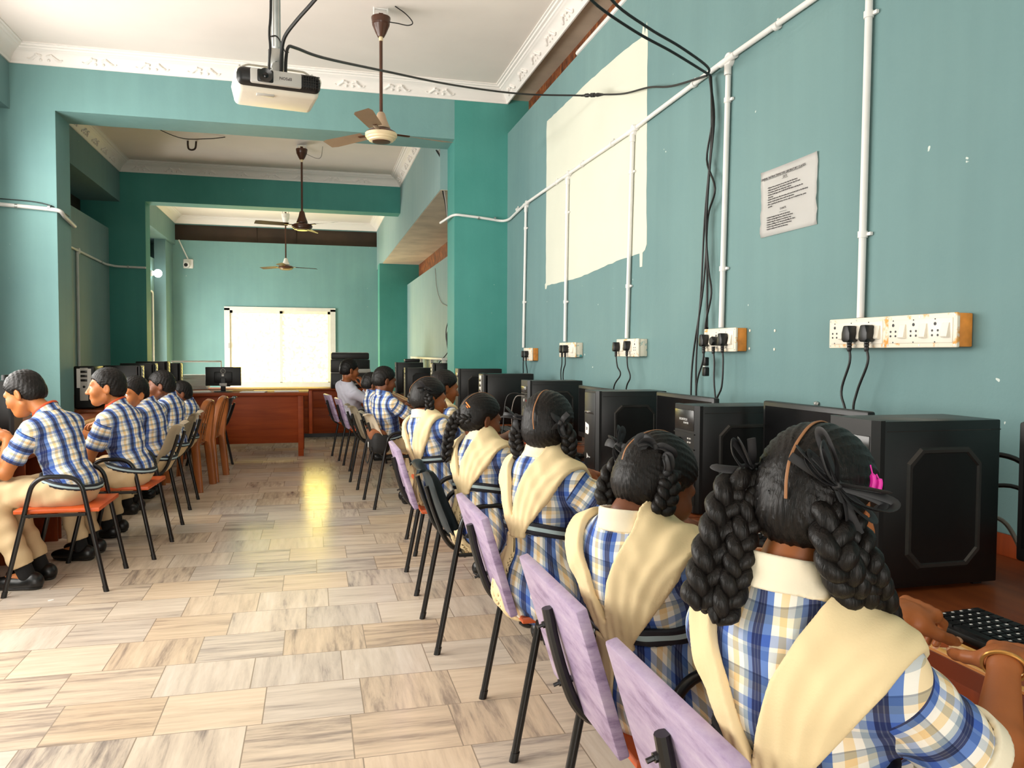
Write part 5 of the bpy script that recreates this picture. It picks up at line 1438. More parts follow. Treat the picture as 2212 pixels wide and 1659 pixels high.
def surf(f, lo, hi, h):
    lo = np.array(lo, float); hi = np.array(hi, float); q = 4
    nc = np.maximum(1, np.ceil((hi - lo) / (h * q)).astype(int))
    gx = [lo[i] + (np.arange(nc[i]) + 0.5) * h * q - h * 0.5 for i in range(3)]
    G = np.stack(np.meshgrid(*gx, indexing='ij'), -1).reshape(-1, 3)
    dc = np.concatenate([f(G[i:i + 60000]) for i in range(0, len(G), 60000)]).reshape(nc)
    act = np.abs(dc) < q * h * 1.25 + 0.004
    n = nc * q
    V = np.repeat(np.repeat(np.repeat(np.where(dc < 0, -1.0, 1.0), q, 0), q, 1), q, 2)
    am = np.repeat(np.repeat(np.repeat(act, q, 0), q, 1), q, 2)
    ix = np.argwhere(am)
    pts = lo + ix * h
    vals = np.concatenate([f(pts[i:i + 60000]) for i in range(0, len(pts), 60000)]) if len(pts) else np.zeros(0)
    V[ix[:, 0], ix[:, 1], ix[:, 2]] = vals
    V[0], V[-1], V[:, 0], V[:, -1], V[:, :, 0], V[:, :, -1] = 1, 1, 1, 1, 1, 1
    ins = V < 0
    cn = [ins[i:n[0] - 1 + i, j:n[1] - 1 + j, k:n[2] - 1 + k] for i in (0, 1) for j in (0, 1) for k in (0, 1)]
    an, al = cn[0].copy(), cn[0].copy()
    for c in cn[1:]: an |= c; al &= c
    cells = np.argwhere(an & ~al)
    if len(cells) == 0: return np.zeros((0, 3)), np.zeros((0, 4), int)
    acc = np.zeros((len(cells), 3)); cnt = np.zeros(len(cells))
    E = []
    for ax in range(3):
        o = [a for a in range(3) if a != ax]
        for u in (0, 1):
            for v in (0, 1):
                a = np.zeros(3, int); a[o[0]] = u; a[o[1]] = v; b = a.copy(); b[ax] = 1; E.append((a, b))
    for a, b in E:
        ca, cb = cells + a, cells + b
        va, vb = V[ca[:, 0], ca[:, 1], ca[:, 2]], V[cb[:, 0], cb[:, 1], cb[:, 2]]
        m = (va < 0) != (vb < 0)
        t = np.where(m, va / np.where(np.abs(va - vb) < 1e-12, 1, va - vb), 0)
        acc[m] += (ca + (cb - ca) * t[:, None])[m]; cnt[m] += 1
    vert = lo + acc / cnt[:, None] * h
    idm = -np.ones(n - 1, int); idm[cells[:, 0], cells[:, 1], cells[:, 2]] = np.arange(len(cells))
    F = []
    for ax in range(3):
        o = [(ax + 1) % 3, (ax + 2) % 3]
        sl0 = [slice(1, None)] * 3; sl1 = [slice(1, None)] * 3
        sl0[ax] = slice(0, -1); sl1[ax] = slice(1, None)
        m = ins[tuple(sl0)] != ins[tuple(sl1)]
        e = np.argwhere(m)
        base = e.copy(); base[:, o[0]] += 1; base[:, o[1]] += 1
        s = ins[base[:, 0], base[:, 1], base[:, 2]]
        def cell(du, dv):
            c = base.copy(); c[:, o[0]] += du; c[:, o[1]] += dv
            ok = np.all((c >= 0) & (c < n - 1), axis=1)
            r = -np.ones(len(c), int); r[ok] = idm[c[ok, 0], c[ok, 1], c[ok, 2]]
            return r
        qd = np.stack([cell(-1, -1), cell(0, -1), cell(0, 0), cell(-1, 0)], 1)
        ok = (qd >= 0).all(1); qd, s = qd[ok], s[ok]
        qd[~s] = qd[~s][:, ::-1]
        F.append(qd)
    F = np.concatenate(F)
    # relax a little: Laplacian smoothing, then pull back onto the surface
    for it in range(1):
        nb = np.zeros_like(vert); c2 = np.zeros(len(vert))
        for i in range(4):
            a, b = F[:, i], F[:, (i + 1) % 4]
            np.add.at(nb, a, vert[b]); np.add.at(c2, a, 1)
        vert = vert * 0.45 + nb / np.maximum(c2, 1)[:, None] * 0.55
        e = h * 0.5
        d = f(vert)
        g = np.stack([f(vert + np.eye(3)[i] * e) - d for i in range(3)], 1) / e
        g2 = np.maximum((g * g).sum(1), 0.25)
        stp = np.clip(d / g2, -h, h)
        vert = vert - g * stp[:, None] * 0.9
    return vert, F

def smesh(name, f, lo, hi, h, mat, parent, origin, attr=None, seam=None):
    v, F = surf(f, lo, hi, h)
    me = bpy.data.meshes.new(name)
    me.vertices.add(len(v)); me.vertices.foreach_set('co', (v - origin).astype(np.float32).ravel())
    me.loops.add(len(F) * 4); me.loops.foreach_set('vertex_index', F.astype(np.int32).ravel())
    me.polygons.add(len(F)); me.polygons.foreach_set('loop_start', np.arange(0, len(F) * 4, 4, dtype=np.int32))
    me.update(calc_edges=True); me.validate()
    if attr is not None and len(v):
        def put_attr(nm, typ, key, arr):
            a = me.attributes.new(nm, typ, 'POINT'); a.data.foreach_set(key, np.ascontiguousarray(arr, np.float32).ravel())
        if seam is None: put_attr('weave', 'FLOAT_VECTOR', 'vector', attr(v))
        else:       # two cloth panels (body and sleeve) that meet along a sewn seam
            g, sd = seam(v)
            put_attr('weave', 'FLOAT_VECTOR', 'vector', attr(v, 0))
            wa, wb = attr(v, 1), attr(v, 2)
            put_attr('weave_sleeve', 'FLOAT_VECTOR', 'vector', np.where((g == 1)[:, None], wa, wb)); put_attr('seam', 'FLOAT', 'value', sd)
    finish(me, None)
    me.materials.append(mat)
    o = bpy.data.objects.new(name, me); C.objects.link(o)
    if parent is not None: o.parent = parent
    return o

# ---- materials of the people
def skin_mat(name, col):
    t = NT(name)
    co = t.coord()
    n1 = t.noise(co, 9.0, 4.0)
    c = lin(col)
    r = t.ramp(n1.outputs['Fac'], [(0.3, tuple(v * 0.88 for v in c[:3]) + (1,)), (0.7, tuple(min(1, v * 1.1) for v in c[:3]) + (1,))])
    t.l(r.outputs[0], t.b.inputs['Base Color'])
    t.val('Roughness', 0.46); t.val('Specular IOR Level', 0.4)
    t.val('Subsurface Weight', 0.08); t.val('Subsurface Radius', (0.02, 0.008, 0.004)); t.val('Subsurface Scale', 0.2)
    nb = t.noise(co, 160.0, 3.0); t.bump(nb.outputs['Fac'], 0.08, 0.002)
    return t.m
M['skin_a'] = skin_mat('warm_brown_skin', (186, 116, 66))
M['skin_b'] = skin_mat('brown_skin', (150, 88, 50))
M['skin_c'] = skin_mat('deep_brown_skin', (116, 68, 42))
M['skin_d'] = skin_mat('mid_brown_skin', (168, 98, 52))
def hair_mat():
    t = NT('black_hair')
    co = t.coord()
    v = t.mapping(co, (190, 190, 14))
    n1 = t.noise(v, 1.0, 3.0, 0.6, 0.4)
    r = t.ramp(n1.outputs['Fac'], [(0.3, (0.0025, 0.002, 0.002, 1)), (0.8, (0.016, 0.012, 0.010, 1))])
    t.l(r.outputs[0], t.b.inputs['Base Color'])
    t.val('Roughness', 0.46); t.val('Specular IOR Level', 0.28)
    t.bump(n1.outputs['Fac'], 0.45, 0.004)
    return t.m
M['hair'] = hair_mat()
M['braid'] = M['hair'].copy(); M['braid'].name = 'black_braided_hair'
M['ribbon'] = pm('black_ribbon', (34, 33, 35), 0.6, var=0.2, vscale=30)
M['scalp'] = pm('scalp_skin', (152, 104, 66), 0.6, var=0.1)
M['eye_white'] = pm('eye_white', (226, 220, 212), 0.25, var=0.0)
M['iris'] = pm('dark_iris', (24, 14, 10), 0.12, var=0.0)
M['lips'] = pm('brown_lips', (136, 70, 54), 0.45, var=0.05)
M['nail'] = pm('pale_nail', (214, 158, 122), 0.3, var=0.0)

def plaid_mat():
    t = NT('blue_and_tan_checked_cotton')
    at = t.n('ShaderNodeAttribute', attribute_name='weave')
    a2 = t.n('ShaderNodeAttribute', attribute_name='weave_sleeve'); a3 = t.n('ShaderNodeAttribute', attribute_name='seam')
    mv = t.n('ShaderNodeMix', data_type='VECTOR')
    t.l(t.math('GREATER_THAN', a3.outputs['Fac'], 0.0005), mv.inputs[0]); t.l(at.outputs['Vector'], mv.inputs[4]); t.l(a2.outputs['Vector'], mv.inputs[5])
    sx = t.n('ShaderNodeSeparateXYZ'); t.l(mv.outputs[1], sx.inputs[0])
    u = t.math('FRACT', t.math('DIVIDE', sx.outputs[0], 0.083))
    v = t.math('FRACT', t.math('DIVIDE', sx.outputs[1], 0.090))
    navy, blue, pale, white, tan, grey = (62, 70, 110), (104, 136, 204), (196, 208, 226), (250, 246, 240), (246, 222, 182), (190, 200, 208)
    wu = t.ramp(u, [(0.0, navy), (0.055, (96, 104, 134)), (0.075, navy), (0.13, (96, 104, 134)), (0.15, navy), (0.20, blue), (0.37, white), (0.52, tan), (0.67, white), (0.79, grey), (0.90, (118, 140, 190))], 'CONSTANT')
    wv = t.ramp(v, [(0.0, (254, 252, 248)), (0.24, (198, 208, 220)), (0.38, (246, 242, 236)), (0.44, (156, 178, 224)), (0.60, (254, 250, 242)), (0.74, (248, 232, 204)), (0.86, (182, 190, 198)), (0.97, (150, 158, 172))], 'CONSTANT')
    m = t.mix(0.85, wu.outputs[0], wv.outputs[0], 'MULTIPLY')
    t.l(m.o, t.b.inputs['Base Color'])
    t.val('Roughness', 0.85); t.val('Specular IOR Level', 0.2)
    nb = t.noise(t.coord(), 420.0, 2.0); t.bump(nb.outputs['Fac'], 0.12, 0.002)
    return t.m
M['plaid'] = plaid_mat()
def belt_mat():
    t = NT('navy_belt_with_pale_stripe')
    at = t.n('ShaderNodeAttribute', attribute_name='weave')
    sx = t.n('ShaderNodeSeparateXYZ'); t.l(at.outputs['Vector'], sx.inputs[0])
    r = t.ramp(sx.outputs[1], [(0.0, (18, 20, 32)), (0.34, (168, 190, 196)), (0.66, (18, 20, 32))], 'CONSTANT')
    t.l(r.outputs[0], t.b.inputs['Base Color']); t.val('Roughness', 0.6)
    return t.m
M['belt'] = belt_mat()
M['cream_cloth'] = pm('cream_sash_cotton', (240, 216, 170), 0.85, var=0.04, vscale=6, bump=0.15, bscale=260, spec=0.2)
M['collar_cloth'] = pm('cream_collar_cotton', (246, 234, 208), 0.85, var=0.03, vscale=8, bump=0.12, bscale=260, spec=0.2)
M['khaki'] = pm('beige_trouser_cotton', (214, 188, 148), 0.85, var=0.06, vscale=6, bump=0.15, bscale=220, spec=0.2)
M['white_shirt'] = pm('pale_lilac_white_shirt', (214, 212, 226), 0.8, var=0.04, vscale=6, bump=0.12, bscale=200, spec=0.2)
M['dark_trouser'] = pm('slate_trousers', (70, 76, 82), 0.8, var=0.1, vscale=6)
M['shoe'] = pm('black_shoe_leather', (14, 13, 13), 0.35, var=0.2)
M['sole'] = pm('brown_rubber_sole', (92, 62, 38), 0.6, var=0.2, vscale=40, bump=0.6, bscale=90, stretch=(0.3, 1, 1))
M['sock'] = pm('black_sock', (16, 15, 16), 0.9, var=0.1)
M['lanyard'] = pm('orange_lanyard_ribbon', (196, 74, 24), 0.6, var=0.05)
M['gold'] = pm('gold_bangle_metal', (212, 156, 84), 0.3, 0.7, var=0.05)
M['pink'] = pm('pink_hair_clip', (236, 40, 170), 0.35, var=0.0)
M['clip_orange'] = pm('orange_hair_clip', (220, 130, 60), 0.3, 0.4, var=0.0)
# ------------------------------------------------------------------ people
def frame3(f, u):
    f = nrm(f); u = A3(u); r = nrm(np.cross(f, u)); u = np.cross(r, f)
    return np.stack([r, f, u])          # rows: right, forward, up

def head_fn(Hc, R, s, girl):
    h = SD()
    h.ell((0, -0.014, 0.030), (0.073, 0.091, 0.083))
    h.ell((0, 0.022, -0.030), (0.057, 0.066, 0.072), k=0.035)
    h.cap((-0.018, 0.060, -0.088), (0.018, 0.060, -0.088), 0.021, k=0.03)          # chin
    h.cap((-0.050, -0.002, -0.062), (-0.020, 0.050, -0.090), 0.017, k=0.03)        # jaw line
    h.cap((0.050, -0.002, -0.062), (0.020, 0.050, -0.090), 0.017, k=0.03)
    h.ell((0.041, 0.058, -0.030), (0.026, 0.024, 0.026), k=0.03)                   # cheeks
    h.ell((-0.041, 0.058, -0.030), (0.026, 0.024, 0.026), k=0.03)
    h.cap((-0.036, 0.074, 0.020), (0.036, 0.074, 0.020), 0.011, k=0.02)            # brow
    for sx in (-1, 1): h.ell((sx * 0.031, 0.093, 0.000), (0.017, 0.014, 0.011), k=0.012, op='s')
    h.cap((0, 0.084, 0.006), (0, 0.106, -0.034), 0.0075, 0.011, k=0.012)           # nose
    for sx in (-1, 1): h.ell((sx * 0.011, 0.096, -0.037), (0.009, 0.011, 0.008), k=0.008)
    h.cap((-0.018, 0.083, -0.058), (0.018, 0.083, -0.058), 0.0075, k=0.010)        # upper lip
    h.cap((-0.014, 0.083, -0.070), (0.014, 0.083, -0.070), 0.0080, k=0.008)        # lower lip
    h.cap((-0.020, 0.0935, -0.0635), (0.020, 0.0935, -0.0635), 0.0022, k=0.004, op='s')
    for sx in (-1, 1):                                                            # ears
        Re = Matrix.Rotation(sx * 0.35, 3, 'Z'); Rn = np.array(Re.transposed())
        h.ell((sx * 0.075, -0.010, -0.012), (0.0085, 0.019, 0.031), Rn, k=0.008)
        h.ell((sx * 0.084, -0.006, -0.008), (0.0055, 0.010, 0.018), Rn, k=0.006, op='s')
    return lambda P: h(((P - Hc) @ R.T) / s) * s

def hair_fn(Hc, R, s, girl, thick=0.012):
    h = SD()
    h.ell((0, -0.014, 0.030), (0.073 + thick, 0.091 + thick, 0.083 + thick))
    h.ell((0, -0.050, -0.020), (0.058 + thick, 0.052 + thick, 0.058), k=0.03)
    n = nrm((0, 0.74, -0.67)); p0 = np.array((0, 0.080, 0.066)) if not girl else np.array((0, 0.080, 0.072))
    h.fn(lambda P: (P - p0) @ n + 0.004 * np.sin(P[:, 0] * 90), k=0.012, op='i')
    zb = -0.062 if not girl else -0.075
    h.fn(lambda P: zb - P[:, 2] - 0.1 * np.maximum(0, -P[:, 1] - 0.05), k=0.014, op='i')
    for sx in (-1, 1): h.ell((sx * 0.085, -0.006, -0.016), (0.016, 0.024, 0.036), k=0.008, op='s')
    def f(P):
        q = ((P - Hc) @ R.T) / s
        d = h(q)
        a = np.arctan2(q[:, 0], q[:, 2] - 0.02)
        return (d + 0.0011 * np.sin(a * 34 + 22 * q[:, 1]) + 0.0008 * np.sin(a * 71 + 3) + (0 if girl else 1) * (0.0016 * np.sin(q[:, 0] * 240 + 40 * q[:, 1]) * np.sin(q[:, 1] * 260 + q[:, 2] * 120))) * s
    return f

def ik(S, W, a, b, pole):
    S, W = A3(S), A3(W); d = W - S; L = np.linalg.norm(d)
    if L > (a + b) * 0.995: k = L / ((a + b) * 0.995); a *= k; b *= k
    x = (a * a - b * b + L * L) / (2 * L); hgt = math.sqrt(max(1e-8, a * a - x * x))
    u = d / L; p = A3(pole) - u * (A3(pole) @ u); p = nrm(p)
    return S + u * x + p * hgt

def hand_ops(B, wrist, fwd, up, side, s, curl=(0.35, 0.55, 0.35), spread=0.10, nails=None, thumb=(0.62, 0.74, -0.24), jit=0.0):
    """side +1 right hand, -1 left hand; up = back of the hand"""
    f = nrm(fwd); u = A3(up); u = nrm(u - f * (u @ f)); lat = np.cross(f, u); t = -lat * side
    W = A3(wrist)
    H = SD()
    Rm = np.stack([lat, f, u])
    H.box(W + (f * 0.049 + u * 0.001) * s, np.array((0.036, 0.040, 0.0125)) * s, 0.011 * s, Rm)
    H.cap(W - f * 0.012 * s, W + f * 0.030 * s, 0.0215 * s, 0.022 * s, k=0.022 * s)
    H.ell(W + (f * 0.030 + t * 0.024 - u * 0.008) * s, np.array((0.018, 0.028, 0.014)) * s, Rm, k=0.014 * s)
    tips = []
    fing = [(0.0270, 0.084, (0.040, 0.024, 0.019), 0.0088), (0.0090, 0.089, (0.044, 0.027, 0.020), 0.0090), (-0.0095, 0.086, (0.040, 0.025, 0.019), 0.0086), (-0.0275, 0.077, (0.031, 0.019, 0.017), 0.0078)]
    for i, (o, y, ph, r) in enumerate(fing):
        p = W + (t * o + f * y + u * 0.001) * s
        H.ell(p + u * 0.004 * s, np.array((0.0095, 0.0105, 0.0095)) * s, Rm, k=0.010 * s)
        a = -0.02; sp = spread * (o / 0.027) ; dirf = nrm(f + t * sp * 0.6)
        F_ = SD()
        cs = [c * (1 + jit * math.sin(i * 2.3 + k)) for k, c in enumerate(curl)]
        for k in range(3):
            a += cs[k]
            d = dirf * math.cos(a) - u * math.sin(a)
            q = p + d * ph[k] * s
            r1 = r * (1 - 0.07 * k); r2 = r * (1 - 0.07 * (k + 1))
            F_.cap(p, q, r1 * s, r2 * s, k=0.003 * s if k else 0)
            p = q
        H.fn(F_, k=0.005 * s)
        tips.append((p, d, dirf * math.sin(a) + u * math.cos(a), r))
    T_ = SD(); p = W + (f * 0.022 + t * 0.026 - u * 0.006) * s
    dirs = [nrm(f * thumb[0] + t * thumb[1] + u * thumb[2]), nrm(f * (thumb[0] + 0.22) + t * (thumb[1] - 0.34) + u * (thumb[2] - 0.02)), nrm(f * (thumb[0] + 0.30) + t * (thumb[1] - 0.50) + u * (thumb[2] - 0.02))]
    for k, (d, L, r1, r2) in enumerate(zip(dirs, (0.040, 0.031, 0.024), (0.0135, 0.0105, 0.0098), (0.0108, 0.0098, 0.0082))):
        q = p + d * L * s; T_.cap(p, q, r1 * s, r2 * s, k=0.004 * s if k else 0); p = q
    H.fn(T_, k=0.010 * s)
    tips.append((p, d, nrm(u * 0.9 + t * 0.3 - d * (d @ (u * 0.9 + t * 0.3))), 0.0095))
    B.fn(H, k=0.010 * s)
    if nails is not None:
        for (p, d, up_, r) in tips: nails.append((p + up_ * r * 0.62 * s + d * 0.001, d, up_, r * s))
    return H

def braid(bm, path, r0, r1, turns, n=12, amp=1.0):
    """three interleaved strands along a path"""
    P = catmull(path, 14); m = len(P)
    T = [(P[min(i + 1, m - 1)] - P[max(i - 1, 0)]).normalized() for i in range(m)]
    ref = Vector((0.3, 1, 0.2)); 
    for k in range(3):
        pts, rr = [], []
        for i in range(m):
            u = i / (m - 1); r = r0 + (r1 - r0) * u
            if u > 0.93: r *= 1 - 0.6 * (u - 0.93) / 0.07
            nn = (ref - T[i] * ref.dot(T[i])).normalized(); bb = T[i].cross(nn)
            a = 2 * PI * (turns * u + k / 3)
            pts.append(P[i] + bb * math.sin(a) * r * 0.80 * amp + nn * math.sin(2 * a) * r * 0.42 * amp)
            rr.append(r * 0.70)
        tube(bm, pts, rr, n, flat=0.92)
    return bm

def bow(bm, c, axis, out, size, nloop=4, w=0.007, seed=1):
    """ribbon bow: flat loops and tails around a knot"""
    rnd = random.Random(seed)
    c = Vector(c); ax = Vector(axis).normalized(); o = Vector(out).normalized(); o = (o - ax * o.dot(ax)).normalized(); cr = ax.cross(o)
    for i in range(nloop):
        sg = 1 if i % 2 else -1
        L = size * rnd.uniform(0.8, 1.15); wd = size * rnd.uniform(0.28, 0.45); tilt = rnd.uniform(-0.7, 0.7)
        d = (ax * sg * math.cos(tilt) + cr * math.sin(tilt)).normalized(); e = (o * 0.9 + cr * rnd.uniform(-0.6, 0.6)).normalized()
        pts = [c, c + d * L * 0.45 + e * wd, c + d * L + e * wd * 0.9, c + d * L * 1.05 - e * wd * 0.1, c + d * L * 0.5 - e * wd * 0.25 + o * 0.004, c + o * 0.003]
        tube(bm, catmull(pts, 6), w, 8, flat=0.22, up=tuple(cr))
    for sg in (-1, 1):
        d = (ax * sg * 0.8 + cr * rnd.uniform(-0.8, 0.8)).normalized()
        tube(bm, catmull([c, c + d * size * 0.6 + o * 0.01, c + d * size * 1.15 + o * 0.004], 6), w, 8, flat=0.2, up=tuple(o))
    bmesh.ops.create_icosphere(bm, subdivisions=2, radius=w * 1.25, matrix=Matrix.Translation(c + o * 0.003))
    return bm

PLAID_STATS = {}
def person(label, pel, N, Hc, heading, sh, hdir, hpitch, hroll, s, skin, kind, armR, armL, legs, h, group=None, extra=None):
    """pel pelvis, N neck base, Hc head centre, heading/sh = directions (x,y) of hips and shoulders,
    arm = dict(w=wrist, f=hand forward, u=back of hand, pole=, curl=)"""
    pel, N, Hc = A3(pel), A3(N), A3(Hc)
    org = np.array((pel[0], pel[1], 0.0))
    root = thing('person', label, 'person', tuple(org), 0, group)
    girl = kind == 'girl'
    U = nrm(N - pel); fh = nrm((heading[0], heading[1], 0)); fs = nrm((sh[0], sh[1], 0))
    Rh = frame3(fh, U * 0.5 + np.array((0, 0, 1)) * 0.5); Rs = frame3(fs - U * (fs @ U), U)
    Lh, Ls, Fs = Rh[0], Rs[0], Rs[1]
    T = np.linalg.norm(N - pel)
    sw = (0.138 if girl else 0.145) * s
    dr = (extra or {}).get('drop', 0.076)
    SR, SL = N - U * dr * s + Ls * sw, N - U * dr * s - Ls * sw
    R1 = frame3(fh * 0.5 + fs * 0.5 - U * ((fh * 0.5 + fs * 0.5) @ U), U)
    def torso(k_in):
        t = SD(); g = k_in
        t.ell(pel + U * 0.015, np.array((0.150, 0.118, 0.105)) * s + g, Rh)
        t.ell(pel + U * T * 0.36 - R1[1] * 0.004, np.array((0.112, 0.086, 0.13)) * s + g, R1, k=0.06)
        t.ell(pel + U * T * 0.68 - Fs * 0.004, np.array((0.128, 0.094, 0.135)) * s + g, Rs, k=0.06)
        t.cap(SR - Ls * 0.035 * s, SL + Ls * 0.035 * s, 0.047 * s + g, k=0.05)
        t.cap(N - U * 0.05 * s - Fs * 0.006, N + U * 0.015 * s, 0.060 * s + g * 0.7, 0.046 * s + g * 0.7, k=0.05)
        return t
    yaw_f = nrm((hdir[0], hdir[1], 0)); cp_, sp_ = math.cos(hpitch), math.sin(hpitch)
    hf = yaw_f * cp_ + np.array((0, 0, sp_)); Rhd = frame3(hf, (0, 0, 1))
    if abs(hroll) > 1e-6:
        r_, u_ = Rhd[0].copy(), Rhd[2].copy(); Rhd[0] = r_ * math.cos(hroll) + u_ * math.sin(hroll); Rhd[2] = u_ * math.cos(hroll) - r_ * math.sin(hroll)
    hs = s * (0.98 if girl else 1.0)
    HF = head_fn(Hc, Rhd, hs, girl)
    hp = lambda x, y, z: Hc + (Rhd[0] * x + Rhd[1] * y + Rhd[2] * z) * hs
    # arms
    ua, fa = 0.245 * s, 0.225 * s
    arms = []
    for (Sh, A_, sd) in ((SR, armR, 1), (SL, armL, -1)):
        W = A3(A_['w']); El = ik(Sh, W, ua, fa, A_.get('pole', -np.array((0, 0, 1)) + Ls * sd * 0.35 - Fs * 0.2))
        arms.append((Sh, El, W, A_, sd))
    B = SD()
    B.fn(torso(-0.012))
    B.cap(N - U * 0.03 * s, hp(0, -0.030, -0.055), 0.046 * s, 0.045 * s, k=0.03)
    B.fn(HF, k=0.018)
    nails = [] if h < 0.0055 else None
    hands = []
    for (Sh, El, W, A_, sd) in arms:
        a = SD(); a.cap(Sh, Sh + (El - Sh) * 0.45, 0.040 * s, 0.040 * s); a.cap(Sh + (El - Sh) * 0.45, El, 0.040 * s, 0.033 * s, k=0.01)
        a.ell(El, np.array((0.034, 0.034, 0.034)) * s, k=0.012)
        fm = El + (W - El) * 0.3
        a.cap(El, fm, 0.034 * s, 0.035 * s, k=0.01); a.cap(fm, W, 0.035 * s, 0.0215 * s, k=0.01)
        B.fn(a, k=0.03)
        hands.append(hand_ops(B, W, A_['f'], A_['u'], sd, s * A_.get('hs', 0.98), A_.get('curl', (0.35, 0.55, 0.35)), A_.get('spread', 0.10), nails, A_.get('thumb', (0.62, 0.74, -0.24)), A_.get('jit', 0.12)))
    # legs
    lg = []
    for (sd, L) in ((1, legs['R']), (-1, legs['L'])):
        hip = pel + Lh * sd * 0.078 * s - np.array((0, 0, 0.012))
        kn, an, toe = A3(L['k']), A3(L['a']), nrm((L['t'][0], L['t'][1], L.get('tz', 0.0)))
        lg.append((hip, kn, an, toe, sd))
        B.cap(hip, kn, 0.072 * s, 0.048 * s, k=0.05); B.cap(kn, kn + (an - kn) * 0.35, 0.047 * s, 0.046 * s, k=0.02); B.cap(kn + (an - kn) * 0.35, an, 0.046 * s, 0.030 * s, k=0.02)
        B.cap(an, an + toe * 0.11 * s - np.array((0, 0, 0.03)) * (1 if L.get('tz', 0) > -0.3 else 0), 0.028 * s, 0.024 * s, k=0.02)
    allp = np.array([pel, N, Hc, Hc + (0, 0, 0.14), Hc + hf * 0.13, Hc - hf * 0.13] + [x for a in arms for x in a[:3]] + [a[2] + nrm(a[3]['f']) * 0.19 for a in arms] + [x for l in lg for x in l[:3]] + [l[2] + l[3] * 0.2 for l in lg])
    lo, hi = allp.min(0) - 0.17, allp.max(0) + 0.17
    lo[2] = max(lo[2], -0.02)
    smesh('body', B, lo, hi, h, M[skin], root, org)
    tlo = np.array([pel, N, SR, SL, arms[0][1], arms[1][1]]).min(0) - 0.2; thi = np.array([pel, N, SR, SL, arms[0][1], arms[1][1]]).max(0) + 0.2
    # ---- shirt
    sleeve = 0.72 if kind != 'man' else 1.0
    Tz = torso(0.012 if kind != 'man' else 0.016)
    def wr(P):                       # cloth folds
        q = P - pel; z = q @ U; x = q @ Ls; y = q @ Fs
        w = np.exp(-((z - T * 0.34) / 0.10) ** 2)
        return 0.0042 * w * np.sin(x * 62 + 3 * np.sin(z * 30) + y * 40) + 0.0022 * np.sin(z * 55 + 9 * x + 5 * np.sin(x * 17 + y * 13)) + 0.0016 * np.sin(x * 38 - z * 41 + y * 20)
    arm_f, cuts = [], []
    for (Sh, El, W, A_, sd) in arms:
        ae = nrm(El - Sh); E1 = Sh + (El - Sh) * sleeve
        if kind == 'man':
            q = SD(); q.cap(Sh, El, 0.056 * s, 0.050 * s); q.cap(El, El + (W - El) * 0.92, 0.050 * s, 0.038 * s, k=0.02)
            ew = nrm(W - El); Ew = El + (W - El) * 0.86
            f_ = (lambda q, Ew, ew: lambda P: np.maximum(q(P), (P - Ew) @ ew))(q, Ew, ew)
        else:
            f_ = (lambda Sh, El, E1, ae: lambda P: np.maximum(d_cap(P, Sh, El, 0.054 * s, 0.060 * s) + 0.0022 * np.sin((P - Sh) @ ae * 95 + 20 * (P @ Fs)), (P - E1) @ ae))(Sh, El, E1, ae)
            cuts.append((Sh + (El - Sh) * (sleeve - 0.20), El + ae * 0.1))
        arm_f.append(f_)
    zb = 0.43 * T if girl else 0.040
    zl = (lambda P: (P - pel) @ U + 0.2 * ((P - pel) @ Fs)) if girl else (lambda P: P[:, 2] - pel[2] - 0.22 * ((P - pel) @ fh))
    zhem = (zb - 0.006) if kind == 'boy' else -0.02
    def shirt(P):
        d = Tz(P) + wr(P)
        d = smin(d, arm_f[0](P), 0.035); d = smin(d, arm_f[1](P), 0.035)
        for a, b in cuts: d = smax(d, -d_cap(P, a, b, 0.044 * s, 0.054 * s), 0.004)
        d = smax(d, -d_cap(P, N + U * 0.004 * s + Fs * 0.012, N + U * 0.16 * s + Fs * 0.03, 0.056 * s, 0.075 * s), 0.008)
        d = np.maximum(d, zhem - (zl(P) if kind == 'boy' else (P - pel) @ U))
        return d
    def panel(V):
        dT = Tz(V); D = [np.minimum(dT - 0.004 - f_(V), (V - a[0]) @ nrm(a[1] - a[0]) - 0.012) for f_, a in zip(arm_f, arms)]
        return np.where(D[0] > D[1], 1, 2), np.maximum(D[0], D[1])
    def weave(V, k):
        out = np.zeros_like(V)
        q = V - pel; x = q @ Ls; y = q @ Fs; z = q @ U
        th = np.arctan2(x, -y - 0.0)
        if k == 0: out[:, 0] = np.where(y < 0.03, np.clip(x, -0.2, 0.2) * 0.85 + 0.035 * th, 0.13 * th * 0.6 + x * 0.3) + 0.006; out[:, 1] = z
        else:
            Sh, El, W, A_, sd = arms[k - 1]
            ax = nrm(El - Sh); e1 = nrm(np.cross(ax, (0.2, 0.1, 1))); e2 = np.cross(ax, e1)
            r = V - Sh; a = np.arctan2(r @ e1, r @ e2)
            out[:, 0] = r @ ax; out[:, 1] = a * 0.0573 + 0.02
        return out
    mat_s = M['plaid'] if kind != 'man' else M['white_shirt']
    smesh('dress_top' if girl else 'shirt', shirt, tlo, thi, h * 1.05, mat_s, root, org, weave if kind != 'man' else None, panel if kind != 'man' else None)
    # ---- collar
    ca, cb = N + U * 0.000 * s, N + U * 0.045 * s + Fs * 0.010
    def collar(P):
        ax = nrm(cb - ca); t = (P - ca) @ ax
        q = P - ca - t[:, None] * ax
        rr = 0.0635 * s - 0.10 * np.clip(t, -0.03, 0.06) + (0.010 if girl else 0.004) * np.clip(-(t - 0.01) / 0.03, 0, 1)
        d = np.abs(np.linalg.norm(q, axis=1) - rr + 0.001) - 0.0062
        lo_ = -0.022 * s - 0.02 * np.clip(q @ Fs / 0.06, -1, 1) * 0.6
        hi_ = 0.030 * s - 0.010 * np.clip(q @ Fs / 0.06, -1, 1)
        return smax(np.maximum(d, lo_ - t), t - hi_, 0.003)
